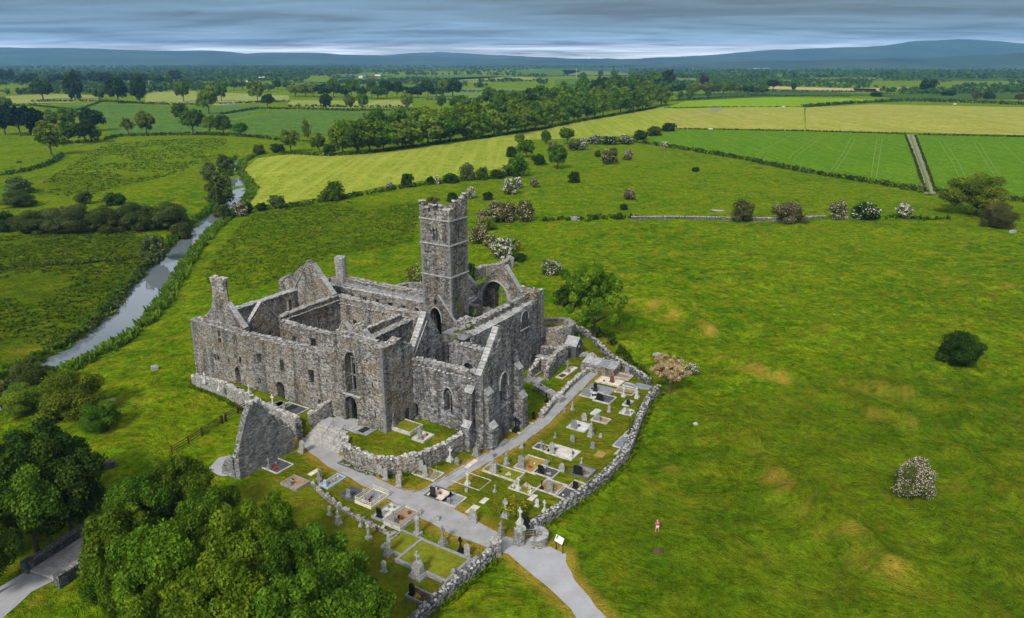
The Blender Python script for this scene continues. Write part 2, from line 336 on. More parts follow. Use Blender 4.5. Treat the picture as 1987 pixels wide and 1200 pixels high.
# ------------------------------------------------------------------ object helpers
def tag(o, label=None, cat=None, group=None, kind=None):
    if label: o['label'] = label
    if cat: o['category'] = cat
    if group: o['group'] = group
    if kind: o['kind'] = kind
    return o
def empty(name, loc=(0, 0, 0), rz=0.0, label=None, cat=None, group=None):
    o = bpy.data.objects.new(name, None); COL.objects.link(o); o.location = loc; o.rotation_euler = (0, 0, rz)
    o.empty_display_size = .2
    return tag(o, label, cat, group)
def link(name, me, parent=None, mat=None):
    o = bpy.data.objects.new(name, me); COL.objects.link(o)
    if parent is not None: o.parent = parent
    if mat is not None:
        if not me.materials: me.materials.append(mat if not isinstance(mat, str) else M[mat])
    return o
class MB:
    def __init__(s): s.v = []; s.f = []
    def add(s, vs, fs, mtx=None):
        k = len(s.v)
        s.v += [tuple(mtx @ Vector(p)) for p in vs] if mtx is not None else [tuple(p) for p in vs]
        s.f += [tuple(i+k for i in q) for q in fs]; return s
    def box(s, c, d, rz=0., tilt=(0, 0), jit=0.):
        x, y, z = [q/2 for q in d]
        vs = [(sx*x+random.uniform(-jit, jit), sy*y+random.uniform(-jit, jit), sz*z+random.uniform(-jit, jit)) for sz in (-1, 1) for sy in (-1, 1) for sx in (-1, 1)]
        m = Matrix.Translation(c) @ Matrix.Rotation(rz, 4, 'Z') @ Matrix.Rotation(tilt[0], 4, 'X') @ Matrix.Rotation(tilt[1], 4, 'Y')
        return s.add(vs, [(0, 2, 3, 1), (4, 5, 7, 6), (0, 1, 5, 4), (2, 6, 7, 3), (0, 4, 6, 2), (1, 3, 7, 5)], m)
    def tube(s, pts, rad, n=8, cap=True):
        k = len(s.v); P = [Vector(p) for p in pts]; rr = rad if isinstance(rad, (list, tuple)) else [rad]*len(P)
        for i, p in enumerate(P):
            d = (P[min(i+1, len(P)-1)]-P[max(i-1, 0)]).normalized()
            u = d.cross(Vector((0, 0, 1))) if abs(d.z) < .95 else d.cross(Vector((1, 0, 0))); u.normalize(); w = d.cross(u)
            for j in range(n):
                t = 2*math.pi*j/n; s.v.append(tuple(p+(u*math.cos(t)+w*math.sin(t))*rr[i]))
        for i in range(len(P)-1):
            for j in range(n): s.f.append((k+i*n+j, k+i*n+(j+1) % n, k+(i+1)*n+(j+1) % n, k+(i+1)*n+j))
        if cap: s.f.append(tuple(k+j for j in range(n))[::-1]); s.f.append(tuple(k+(len(P)-1)*n+j for j in range(n)))
        return s
    def lathe(s, prof, c=(0, 0, 0), n=16, jit=0.):
        k = len(s.v)
        for r, z in prof:
            for j in range(n):
                t = 2*math.pi*j/n; q = r*(1+random.uniform(-jit, jit)); s.v.append((c[0]+q*math.cos(t), c[1]+q*math.sin(t), c[2]+z+random.uniform(-jit, jit)*.4))
        for i in range(len(prof)-1):
            for j in range(n): s.f.append((k+i*n+j, k+i*n+(j+1) % n, k+(i+1)*n+(j+1) % n, k+(i+1)*n+j))
        s.f.append(tuple(k+(len(prof)-1)*n+j for j in range(n))); return s
    def mesh(s, name, mat=None):
        me = bpy.data.meshes.new(name); me.from_pydata(s.v, [], s.f); me.update()
        if mat: me.materials.append(M[mat])
        return me
    def build(s, name, mat, parent=None, bevel=0.):
        o = link(name, s.mesh(name, mat), parent)
        if bevel:
            b = o.modifiers.new('bevel', 'BEVEL'); b.width = bevel; b.segments = 1
        return o
def np_mesh(name, V, F, mat, tone=None):
    """fast mesh from numpy: V (n,3), F (m,k)"""
    me = bpy.data.meshes.new(name); n, m, k = len(V), len(F), F.shape[1]
    me.vertices.add(n); me.vertices.foreach_set('co', np.ascontiguousarray(V, dtype=np.float32).ravel())
    me.loops.add(m*k); me.loops.foreach_set('vertex_index', np.ascontiguousarray(F, dtype=np.int32).ravel())
    me.polygons.add(m); me.polygons.foreach_set('loop_start', np.arange(0, m*k, k, dtype=np.int32))
    me.update(calc_edges=True)
    if tone is not None:
        at = me.color_attributes.new('tone', 'FLOAT_COLOR', 'CORNER')
        c = np.ones((m*k, 4), np.float32); c[:, :3] = np.repeat(tone, k)[:, None]; at.data.foreach_set('color', c.ravel())
    if mat: me.materials.append(M[mat])
    return me
def copies(o, **props):
    c = o.copy(); COL.objects.link(c)
    for ch in o.children:
        d = ch.copy(); COL.objects.link(d); d.parent = c
        for g in ch.children:
            e = g.copy(); COL.objects.link(e); e.parent = d
    return c
# thin draped sheets
def resample(P, step, closed=True):
    o = []
    n = len(P)
    for i in range(n if closed else n-1):
        a, b = P[i], P[(i+1) % n]; L = math.dist(a[:2], b[:2]); k = max(1, int(L/step))
        for j in range(k): o.append(tuple(a[q]+(b[q]-a[q])*j/k for q in range(2)))
    if not closed: o.append(tuple(P[-1][:2]))
    return o
def drape(name, P, mat, off, step, wob=0., parent=None, hf=None):
    hf = hf or hgt
    P = resample(P, step)
    if wob: P = [(x+noise.noise(Vector((x*.6, y*.6, 1)))*wob, y+noise.noise(Vector((x*.6, y*.6, 7)))*wob) for x, y in P]
    x0 = min(p[0] for p in P); x1 = max(p[0] for p in P); y0 = min(p[1] for p in P); y1 = max(p[1] for p in P)
    pts = [Vector(p) for p in P]; E_ = [(i, (i+1) % len(P)) for i in range(len(P))]
    y = y0+step*.5
    while y < y1:
        x = x0+step*.5
        while x < x1:
            if poly_d(x, y, P) > step*.4: pts.append(Vector((x, y)))
            x += step
        y += step
    vo, _, fo, *_r = geometry.delaunay_2d_cdt(pts, E_, [], 0, 1e-4)
    fs = [f for f in fo if in_poly(sum(vo[i].x for i in f)/3, sum(vo[i].y for i in f)/3, P)]
    me = bpy.data.meshes.new(name); me.from_pydata([(p.x, p.y, hf(p.x, p.y)+off) for p in vo], [], fs); me.update()
    for p in me.polygons:
        if p.normal.z < 0: p.flip()
    me.materials.append(M[mat]); return link(name, me, parent)
# ------------------------------------------------------------------ the ground
def axis(lo, hi, step, far_lo, far_hi, g=1.09):
    c = [lo]
    while c[-1] < hi: c.append(c[-1]+step)
    s = step
    while c[-1] < far_hi: s *= g; c.append(c[-1]+s)
    s = step; l = [lo]
    while l[-1] > far_lo: s *= g; l.append(l[-1]-s)
    return l[:0:-1]+c
PATHS_PX = {
 'churchyard': [(572, 850), (600, 878), (640, 908), (700, 940), (760, 973), (820, 1008), (880, 1038), (925, 1056), (962, 1070), (1003, 1049), (970, 1036), (930, 1015), (885, 990), (862, 968), (868, 948), (930, 908), (1020, 858), (1065, 822), (1108, 777), (1160, 726), (1146, 716), (1118, 742), (1080, 776), (1040, 817), (1008, 846), (960, 873), (900, 905), (845, 938), (818, 955), (780, 951), (738, 932), (690, 905), (655, 880), (610, 858)],
 'approach': [(962, 1070), (985, 1075), (1012, 1098), (1060, 1138), (1108, 1182), (1140, 1225), (1180, 1270), (1235, 1270), (1180, 1205), (1150, 1168), (1112, 1122), (1099, 1093), (1097, 1075), (1070, 1062), (1048, 1064), (1030, 1045), (1003, 1049)]}
PATHS = {k: [G(u, v)[:2] for u, v in p] for k, p in PATHS_PX.items()}
LAWN = [Lc(*Pz(u, v)[:2]) for u, v in [(500, 925), (600, 850), (700, 900), (880, 850), (1030, 815), (1110, 700), (1150, 640), (1215, 690), (1275, 750), (1240, 820), (1215, 885), (1130, 965), (1030, 1030), (960, 1070), (820, 1195), (700, 1290), (560, 1100), (450, 960)]]
MARSH = [[G(u, v)[:2] for u, v in q] for q in (
   [(-40, 462), (270, 448), (300, 505), (240, 570), (120, 660), (-40, 720)],
   [(120, 330), (210, 275), (440, 268), (440, 300), (330, 340), (150, 385), (60, 370)],
   [(400, 520), (480, 420), (640, 390), (820, 395), (800, 470), (640, 500), (500, 560), (400, 570)],
   [(1180, 1000), (1330, 800), (1700, 720), (2050, 760), (2100, 1240), (1200, 1240), (1130, 1100)])]  # last area darkens the near right pasture: painted cloud shade over mossy grass
MARSH_AND_SHADE_W = [.9, .5, .40, .55]
DRY = [(G(u, v)[:2], G(u2, v2)[:2], w) for u, v, u2, v2, w in
       [(1225, 975, 1300, 905, 1.3), (0, 715, 110, 650, 2.5), (430, 885, 460, 900, 1.3), (25, 1165, 105, 1120, 1.), (60, 1175, 130, 1125, 1.), (1240, 590, 1300, 600, 5), (1650, 740, 1760, 770, 2.0), (1490, 900, 1560, 980, 2.4), (1560, 980, 1680, 1050, 2), (1400, 700, 1560, 745, 2), (1300, 600, 1380, 640, 2.), (1700, 800, 1790, 825, 2.), (1640, 1060, 1760, 1110, 2.), (1690, 520, 1990, 560, 1.6), (1390, 405, 1400, 410, 3)]]
xs = axis(-64, 76, .8, -16000, 16000, 1.085); ys = axis(46, 150, .8, 20, 26000, 1.05)
def build_ground():
    nx, ny = len(xs), len(ys); V = np.zeros((nx*ny, 3), np.float32); Z = np.zeros((nx*ny, 4), np.float32); Z[:, 3] = 1
    k = 0
    pb = {n: (min(p[0] for p in P)-3, max(p[0] for p in P)+3, min(p[1] for p in P)-3, max(p[1] for p in P)+3) for n, P in PATHS.items()}
    for y in ys:
        for x in xs:
            z = hgt(x, y) if y < 430 and abs(x) < 420 else 0.0
            V[k] = (x, y, z)
            if y < 340 and abs(x) < 300:
                a, b = Lc(x, y)
                r = 0.
                for P, w in zip(MARSH, MARSH_AND_SHADE_W):
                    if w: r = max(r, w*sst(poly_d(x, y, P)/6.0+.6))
                g = 0.
                for n, P in PATHS.items():
                    q = pb[n]
                    if q[0] < x < q[1] and q[2] < y < q[3]:
                        d = -poly_d(x, y, P)
                        g = max(g, sst(1-(d-.35)/1.2))
                for p, q, w in DRY:
                    if abs(x-p[0]) < 60 and abs(y-p[1]) < 60:
                        d, _ = seg_d(x, y, *p, *q)
                        if d < w*2: g = max(g, max(0, .25+1.3*noise.noise(Vector((x*.35, y*.35, 4)))+.5*noise.noise(Vector((x*1.1, y*1.1, 4))))*math.exp(-(d/(w*.8))**2))
                l = 0.
                if 0 < a < 90 and -40 < b < 60: l = sst(poly_d(a, b, LAWN)/2.5+.4)
                if terrace(a, b) > .3: l = max(l, .8)
                if 0 < a < 46 and -1 < b < 38: l = .3
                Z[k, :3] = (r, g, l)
            k += 1
    i = np.arange(nx-1)[None, :]+np.arange(ny-1)[:, None]*nx; i = i.ravel()
    F = np.stack([i, i+1, i+nx+1, i+nx], 1)
    me = np_mesh('ground', V, F, 'pasture')
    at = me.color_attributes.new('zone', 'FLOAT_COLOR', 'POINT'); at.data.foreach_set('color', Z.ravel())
    me.polygons.foreach_set('use_smooth', np.ones(len(F), bool))
    return tag(link('ground', me), kind='structure')
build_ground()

# ------------------------------------------------------------------ river
L_, R_ = [], []
for i, (x, y, w) in enumerate(RIVER):
    p, q = RIVER[max(i-1, 0)], RIVER[min(i+1, len(RIVER)-1)]; dx, dy = q[0]-p[0], q[1]-p[1]; l = math.hypot(dx, dy)
    L_.append((x-dy/l*(w+1.3), y+dx/l*(w+1.3))); R_.append((x+dy/l*(w+1.3), y-dx/l*(w+1.3)))
mb = MB()
for i in range(len(RIVER)): mb.v += [(*L_[i], -2.35), (*R_[i], -2.35)]
for i in range(len(RIVER)-1): mb.f.append((2*i, 2*i+1, 2*i+3, 2*i+2))
tag(mb.build('river', 'river_water'), kind='structure')

# ------------------------------------------------------------------ paths
for k, P in PATHS.items():
    tag(drape('gravel_path', P, 'path_gravel' if k == 'approach' else 'path_fine', .035, .6, .25), kind='structure')
lane = [G(u, v)[:2] for u, v in [(-60, 1180), (30, 1122), (62, 1100), (122, 1066), (160, 1035), (200, 1000), (225, 1010), (150, 1100), (112, 1124), (60, 1150), (-10, 1215), (-60, 1260)]]
tag(drape('gravel_lane', lane, 'path_gravel', .05, .8, .2), kind='structure')
tag(drape('side_path', [G(u, v)[:2] for u, v in [(425, 888), (450, 884), (470, 905), (455, 925), (430, 925), (405, 910)]], 'path_gravel', .04, .6, .2), kind='structure')

# ------------------------------------------------------------------ fields
FIELDS = [
 ('mown_grass', .06, [(468, 335), (500, 308), (570, 300), (640, 297), (760, 291), (880, 279), (985, 262), (1060, 245), (1160, 232), (1290, 208), (1315, 212), (1310, 242), (1250, 262), (1130, 270), (1030, 272), (990, 290), (985, 325), (870, 345), (760, 360), (680, 376), (560, 395), (490, 402), (482, 385), (500, 368), (492, 350)]),
 ('hay_grass', .10, [(1290, 212), (1560, 206), (1562, 254), (1400, 250), (1310, 250), (1293, 240)]),
 ('hay_grass', .12, [(1563, 209), (1700, 203), (1850, 206), (1987, 209), (2150, 212), (2150, 268), (1987, 263), (1760, 258), (1563, 254)]),
 ('bright_grass', .10, [(1295, 209), (1330, 197), (1480, 189), (1640, 191), (1740, 196), (1640, 200), (1555, 207)]),
 ('crop_grass', .10, [(1255, 270), (1312, 253), (1560, 256), (1757, 264), (1788, 362), (1600, 335), (1440, 306), (1300, 282)]),
 ('crop_grass', .10, [(1780, 265), (1987, 268), (2150, 272), (2150, 420), (1987, 385), (1818, 370)]),
 ('far_grass_yellow', .12, [(285, 181), (350, 177), (560, 186), (563, 197), (430, 205), (280, 202)]),
 ('far_grass_yellow', .12, [(-40, 190), (100, 183), (190, 186), (190, 199), (60, 201), (-40, 205)]),
 ('far_grass_mid', .10, [(70, 206), (240, 204), (430, 208), (500, 205), (520, 216), (440, 232), (400, 258), (215, 264), (205, 240), (120, 218)]),
 ('far_grass_mid', .10, [(445, 235), (540, 215), (690, 213), (810, 215), (800, 232), (700, 258), (560, 266), (440, 262)]),
 ('far_grass_yellow', .12, [(560, 195), (650, 196), (800, 195), (800, 208), (640, 211), (560, 207)]),
 ('far_grass_pale', .12, [(830, 183), (900, 176), (1020, 178), (1030, 192), (900, 196), (830, 194)]),
 ('far_grass_pale', .12, [(880, 170), (1010, 172), (1060, 176), (1040, 180), (900, 175)]),
 ('far_grass_mid', .14, [(560, 162), (700, 163), (820, 166), (800, 176), (640, 178), (560, 170)]),
 ('far_grass_mid', .14, [(770, 148), (900, 146), (1000, 149), (880, 156), (780, 155)]),
 ('far_grass_yellow', .14, [(860, 152), (960, 149), (1040, 151), (1035, 156), (920, 160), (850, 157)]),
 ('far_grass_mid', .14, [(1000, 138), (1080, 134), (1130, 138), (1090, 148), (1000, 146)]),
 ('far_grass_pale', .14, [(1090, 136), (1200, 140), (1230, 146), (1100, 147)]),
 ('far_grass_mid', .14, [(1075, 155), (1170, 152), (1230, 157), (1200, 164), (1080, 166)]),
 ('far_grass_pale', .14, [(1240, 152), (1350, 152), (1360, 158), (1250, 161)]),
 ('far_grass_dark', .14, [(1310, 186), (1480, 176), (1620, 180), (1740, 186), (1560, 187), (1420, 192), (1320, 196)]),
 ('far_stubble', .16, [(1490, 168), (1600, 171), (1700, 173), (1700, 177), (1600, 176), (1490, 173)]),
 ('far_stubble', .16, [(1655, 172), (1780, 170), (1800, 174), (1660, 178)]),
 ('far_stubble', .16, [(1150, 122), (1190, 122), (1230, 128), (1150, 129)]),
 ('far_stubble', .16, [(20, 126), (60, 124), (65, 129), (20, 130)]),
 ('far_grass_mid', .16, [(1790, 120), (1900, 118), (2000, 120), (2000, 126), (1800, 126)]),
 ('far_grass_mid', .16, [(1500, 145), (1600, 144), (1620, 149), (1500, 151)]),
 ('far_grass_dark', .14, [(1700, 186), (1900, 180), (2050, 182), (2050, 192), (1760, 196)]),
 ('far_grass_pale', .14, [(1560, 152), (1700, 151), (1720, 155), (1560, 157)]),
 ('far_grass_mid', .14, [(200, 160), (280, 157), (330, 160), (300, 165), (200, 167)]),
 ('far_grass_mid', .14, [(640, 147), (740, 144), (760, 149), (650, 153)]),
 ('far_grass_pale', .14, [(590, 156), (700, 154), (720, 158), (590, 161)])]
me = bpy.data.meshes.new('far_plain'); me.from_pydata([(*Pz(u, v)[:2], .12) for u, v in [(-700, 158), (500, 150), (640, 143), (1060, 134), (1230, 150), (1560, 156), (2000, 158), (2500, 160), (2300, 118.5), (-500, 118.5)]], [], [tuple(range(10))]); me.materials.append(M['far_grass_dark'])
tag(link('far_plain', me), kind='structure')
FLD = [(m, [Pz(u, v)[:2] for u, v in q]) for m, o_, q in FIELDS]
for (m, off, q) in FIELDS:
    near = max(v for u, v in q) > 215
    if near: o = drape('field', [G(u, v)[:2] for u, v in q], m, off+.06, 7.0, 1.0)
    else:
        P = [Pz(u, v)[:2] for u, v in q]
        me = bpy.data.meshes.new('field'); me.from_pydata([(x, y, off*2) for x, y in P], [], [tuple(range(len(P)))]); me.materials.append(M[m]); o = link('field', me)
        if me.polygons[0].normal.z < 0: me.polygons[0].flip()
    tag(o, kind='structure')
def strip(pts, w, off, mb):
    P = [G(u, v) for u, v in pts]; k = len(mb.v)
    for i, p in enumerate(P):
        a, b = P[max(i-1, 0)], P[min(i+1, len(P)-1)]; dx, dy = b[0]-a[0], b[1]-a[1]; l = math.hypot(dx, dy) or 1
        mb.v += [(p[0]-dy/l*w, p[1]+dx/l*w, p[2]+off), (p[0]+dy/l*w, p[1]-dx/l*w, p[2]+off)]
    for i in range(len(P)-1): mb.f.append((k+2*i, k+2*i+1, k+2*i+3, k+2*i+2))
def lines(name, L, w, mat, off):
    mb = MB()
    for q in L:
        p = []
        for (a, b) in zip(q[:-1], q[1:]): p += [(a[0]+(b[0]-a[0])*t/6, a[1]+(b[1]-a[1])*t/6) for t in range(6)]
        strip(p+[q[-1]], w, off, mb)
    return tag(mb.build(name, mat), kind='structure')
simple('tramline', (.12, .21, .02), .9); simple('track_earth', (.24, .21, .15), .95, c2=(.15, .17, .05), scale=.4)
lines('tractor_tracks', [[(1650, 270), (1635, 300), (1612, 332)], [(1660, 270), (1642, 302), (1620, 334)], [(1590, 264), (1540, 298), (1530, 310)], [(1597, 264), (1550, 300), (1540, 312)], [(1702, 270), (1695, 310), (1690, 345)], [(1712, 270), (1706, 310), (1700, 347)], [(1540, 262), (1480, 292), (1468, 302)], [(1822, 275), (1850, 320), (1870, 368)], [(1832, 275), (1862, 320), (1880, 362)], [(1890, 278), (1915, 320), (1935, 350)], [(1900, 278), (1925, 320), (1945, 348)], [(1945, 280), (1987, 320)]], .2, 'tramline', .26)
lines('farm_track', [[(1766, 262), (1782, 310), (1795, 345), (1804, 378)]], 2.3, 'track_earth', .24)
simple('track_grass', (.11, .15, .03), .95)
lines('track_middle', [[(1766, 262), (1782, 310), (1795, 345), (1804, 378)]], .45, 'track_grass', .30)

# ------------------------------------------------------------------ far hills (real relief, kilometres away)
def hill(name, prof, D, depth, seed):
    mb = MB(); n = 120; us = np.linspace(prof[0][0], prof[-1][0], n); pv = np.interp(us, [p[0] for p in prof], [p[1] for p in prof]); rows = 14
    for j in range(rows):
        t = j/(rows-1); prof_t = math.sin(min(1, t*1.0)*math.pi/2)**1.3 if t <= 1 else 1
        for i, u in enumerate(us):
            yy = D-depth*(1-t); ang = math.atan((600-pv[i])/FPX)-PITCH
            x = (u-993.5)/FPX*(D*cp_+CAM_H*sp_)
            top = CAM_H+math.tan(ang)*D*1.0
            top += noise.noise(Vector((u*.02, seed, 0)))*D*.0011+noise.noise(Vector((u*.07, seed, 4)))*D*.0005
            rough = noise.noise(Vector((x*.0012, yy*.0012, seed)))*.28*(1-t)*top
            mb.v.append((x*yy/D*1.0+(0), yy, max(-1, (top*prof_t+rough*prof_t) if j else -1)))
    for j in range(rows-1):
        for i in range(n-1): k = j*n+i; mb.f.append((k, k+1, k+n+1, k+n))
    k = len(mb.v)
    for i in range(n): x, y, z = mb.v[(rows-1)*n+i]; mb.v.append((x, y+depth*.5, -1))
    for i in range(n-1): mb.f.append(((rows-1)*n+i, (rows-1)*n+i+1, k+i+1, k+i))
    o = mb.build(name, 'mountain'); o.data.polygons.foreach_set('use_smooth', [True]*len(o.data.polygons)); return tag(o, kind='structure')
hill('hills', [(-1500,120), (-700, 98), (-200, 93), (0, 94), (150, 94), (300, 98), (430, 99), (480, 104), (520, 102), (560, 101), (640, 104), (740, 108), (860, 111), (1000, 116), (1150, 124)], 8200, 2800, 1.3)
hill('hills', [(560, 121), (640, 115), (700, 110), (745, 107), (800, 103), (860, 101.5), (930, 105), (1000, 109), (1080, 113), (1180, 121)], 10600, 2200, 2.7)
hill('hills', [(1120, 123), (1200, 116), (1300, 111), (1380, 107), (1480, 98), (1600, 94), (1700, 90), (1760, 82), (1850, 77), (1930, 81), (1987, 85), (2150, 84), (2400, 90), (2700, 105)], 9000, 3000, 4.1)
hill('wooded_hill', [(1150, 134), (1400, 121), (1650, 115), (1800, 112), (1900, 107), (1987, 101), (2150, 97), (2400, 104)], 4200, 900, 6.3)
hill('low_hills', [(800, 128), (980, 114), (1040, 110), (1100, 113), (1200, 115), (1300, 112), (1400, 114), (1600, 118), (1800, 128)], 6200, 1100, 8.3)
# ------------------------------------------------------------------ foliage
def leaves(n, leaf, blobs, seed, up=.25, inner=.12, shape=1.0):
    """n leaf cards on the outsides of the blobs [(x,y,z,r,tone)]"""
    rg = np.random.RandomState(seed); B = np.array(blobs, float)
    pr = B[:, 3]**2; pr /= pr.sum(); k = rg.choice(len(B), n, p=pr)
    d = rg.normal(size=(n, 3)); d[:, 2] += up; d /= np.linalg.norm(d, axis=1)[:, None]
    rad = B[k, 3]*np.where(rg.rand(n) < inner, rg.rand(n)*.8, .74+.30*rg.rand(n)+.35*rg.rand(n)**4)
    c = B[k, :3]+d*rad[:, None]
    nr = d+rg.normal(size=(n, 3))*.55; nr /= np.linalg.norm(nr, axis=1)[:, None]
    t = np.cross(nr, rg.normal(size=(n, 3))); t /= np.linalg.norm(t, axis=1)[:, None]; b = np.cross(nr, t)
    s = leaf*(.45+1.2*rg.rand(n)**1.6)[:, None]*.5
    V = np.stack([c-t*s-b*s*.7, c+t*s-b*s*.55*shape, c+t*s*.8+b*s*.8, c-t*s*.7+b*s*.6+nr*s*.3], 1).reshape(-1, 3)
    F = np.arange(4*n).reshape(n, 4)
    tone = np.clip(B[k, 4]*.55+rg.rand(n)*.6-.05, 0, 1)
    return V, F, tone
def round_blobs(seed, nb, rx=.5, rz=.42, cz=.58, br=(.09, .17), hollow=.5, low=None):
    rg = random.Random(seed); out = []
    lob = [(rg.uniform(0, 6.28), rg.uniform(-.3, .9), rg.uniform(.08, .22)) for _ in range(7)]
    while len(out) < nb:
        t = rg.uniform(0, 2*math.pi); z = rg.uniform(-.92, 1.0); q = math.sqrt(1-z*z); r = rg.uniform(hollow, .80+.22*rg.random()**2)
        for lt, lz, la in lob: r *= 1-la*.5*max(0, math.cos(t-lt))*(1-abs(z-lz))
        w = rg.uniform(*br)
        p = (math.cos(t)*q*r*rx, math.sin(t)*q*r*rx, cz+z*r*rz)
        if low is not None and p[2] < low: continue
        out.append((*p, w, rg.random()))
    return out
CR = {}
def crown_mesh(kind, var, lod):
    key = (kind, var, lod)
    if key in CR: return CR[key]
    n, lf = {'hq': (46000, .020), 'mq': (5200, .055), 'lq': (900, .13)}[lod]
    sd_ = hash((kind == 'a', var, len(kind)*7+ord(kind[0]))) % 9999; sd_ = var*37+ord(kind[0])*3+len(kind)
    rg = random.Random(sd_)
    if kind == 'oak': bl = round_blobs(sd_, 80, br=(.045, .125), hollow=.35)
    elif kind == 'tall': bl = round_blobs(sd_, 70, rx=.46, rz=.47, cz=.53, br=(.05, .13))
    elif kind == 'open': bl = round_blobs(sd_, 95, rx=.56, rz=.42, cz=.60, br=(.035, .075), hollow=.2); n = int(n*.62)
    elif kind == 'bush': bl = round_blobs(sd_, 64, rx=.5, rz=.55, cz=.40, br=(.045, .17), low=.06, hollow=.4)
    elif kind == 'wide': bl = round_blobs(sd_, 76, rx=.52, rz=.45, cz=.50, br=(.05, .14), low=.10, hollow=.4)
    V, F, T = leaves(n, lf, bl, sd_, inner=.18 if kind != 'open' else .3)
    me = np_mesh('crown_'+kind, V, F, None, T); CR[key] = (me, bl); return CR[key]
MESHM = {}
def crown_with(kind, var, lod, mat):
    me = crown_mesh(kind, var, lod)[0]
    if not me.materials: me.materials.append(M[mat])
    return me
TRK = {}
def trunk_mesh(kind, var, full):
    k = (kind, var, full)
    if k in TRK: return TRK[k]
    rg = random.Random(var*11+3); mb = MB(); bl = round_blobs(1, 10) if kind not in ('open',) else None
    lean = rg.uniform(-.03, .03)
    mb.tube([(0, 0, -.05), (0, 0, 0), (lean*.3, 0, .14), (lean, .01, .34), (lean*1.5, -.01, .60), (lean, 0, .78)], [.040, .031, .024, .019, .011, .004], 8 if full else 5)
    for i in range(9 if full else 3):
        t = i*2.4+rg.random(); z0 = .18+.05*i*(.6 if full else 1.5); r = rg.uniform(.2, .36); z1 = min(.9, z0+rg.uniform(.16, .34))
        mb.tube([(lean*.5, 0, z0), (math.cos(t)*r*.45, math.sin(t)*r*.45, z0+(z1-z0)*.5), (math.cos(t)*r, math.sin(t)*r, z1)], [.014, .009, .003], 5, False)
    TRK[k] = mb.mesh('trunk', 'bark'); return TRK[k]
rt = random.Random(99)
def tree(u, v, w, h, kind='oak', leaf='leaf_mid', label=None, lod=None, group=None, name='broadleaf_tree', cat='tree', at=None, var=None, blossom=None):
    x, y, z = at or G(u, v); k = mpp(x, y, z)
    wm = w*k if at is None else w; hm = h*k/.96 if at is None else h
    if lod is None: lod = 'mq' if w > 20 else 'lq'
    var = var if var is not None else rt.randrange(4)
    o = empty(name, (x, y, z), rt.uniform(0, 6.28), label, cat, group); o.scale = (wm, wm, hm)
    c = link('crown', crown_with(kind, var, lod, leaf), o); c.material_slots[0].link = 'OBJECT'; c.material_slots[0].material = M[leaf]
    if kind in ('bush',): c.name = 'foliage'
    if kind != 'bush' or lod != 'lq': link('trunk' if kind != 'bush' else 'stem', trunk_mesh(kind, var, lod == 'hq'), o)
    if blossom:
        fr, bm = blossom; fr = round(fr*4)/4 or .25; bk = (kind, var, lod, bm, fr)
        if bk not in MESHM:
            bl = crown_mesh(kind, var, lod)[1]; q = [(a, b, c_, r*1.04, t) for a, b, c_, r, t in bl if t < .35+fr*.65]
            n = int({'hq': 16000, 'mq': 3600, 'lq': 700}[lod]*fr)
            V, F, T = leaves(n, {'hq': .020, 'mq': .042, 'lq': .10}[lod], q, var+5, up=.6, inner=0.)
            MESHM[bk] = np_mesh('blossom', V, F, bm, T)
        b = link('blossom', MESHM[bk], o); tag(b, kind='stuff')
    return o
ORD = ['first', 'second', 'third', 'fourth', 'fifth', 'sixth', 'seventh', 'eighth', 'ninth', 'tenth', 'eleventh', 'twelfth', 'thirteenth', 'fourteenth', 'fifteenth', 'sixteenth', 'seventeenth', 'eighteenth', 'nineteenth', 'twentieth', 'twenty-first', 'twenty-second', 'twenty-third', 'twenty-fourth']
def row(items, where, group, **kw):
    items = sorted(items, key=lambda i: i[0])
    for i, it in enumerate(items):
        u, v, w, h = it[:4]; kind = it[4] if len(it) > 4 else 'oak'; lf = it[5] if len(it) > 5 else 'leaf_mid'
        ext = it[6] if len(it) > 6 else None
        word = {'leaf_bright': 'bright green', 'leaf_mid': 'green', 'leaf_dark': 'dark green', 'leaf_olive': 'olive green', 'leaf_willow': 'grey green', 'leaf_brown': 'brownish', 'leaf_copper': 'copper red', 'leaf_conifer': 'blackish green', 'leaf_hawthorn': 'grey green', 'leaf_hedge': 'dark green'}[lf]
        noun = 'bush' if kind == 'bush' else 'tree'
        lb = f"{word} {noun}, {ORD[i]} from the left {where}" if len(items) > 1 else f"{word} {noun} {where}"
        tree(u, v, w, h, kind, lf, lb, group=group, name='round_bush' if kind == 'bush' else 'broadleaf_tree', cat=noun, **kw)
B_, D_, Ol, Md = 'leaf_bright', 'leaf_dark', 'leaf_olive', 'leaf_mid'
row([(84, 194, 46, 38, 'oak', D_), (146, 194, 44, 50, 'tall', D_), (194, 196, 30, 26), (230, 201, 50, 48, 'oak', D_), (272, 201, 36, 54, 'tall', D_), (357, 198, 34, 40), (430, 197, 30, 36), (500, 198, 34, 40, 'oak', Ol)], 'along the hedge before the pale yellow strip field', 'trees along the hedge of the yellow strip field')
row([(250, 262, 32, 34, 'open', Ol), (285, 263, 42, 46, 'oak', Ol), (352, 236, 40, 34), (375, 262, 56, 50, 'oak', Md), (406, 222, 46, 50, 'oak', Ol), (408, 262, 36, 38, 'oak', Ol), (434, 262, 38, 38), (466, 266, 34, 28, 'oak', Md)], 'of the group in the left middle pasture', 'trees of the left middle pasture')
row([(10, 262, 60, 56, 'oak', 'leaf_conifer'), (40, 264, 60, 58, 'oak', 'leaf_conifer'), (72, 262, 44, 50, 'tall', 'leaf_conifer')], 'of the nearly black clump at the left edge', 'dark clump at the left edge')
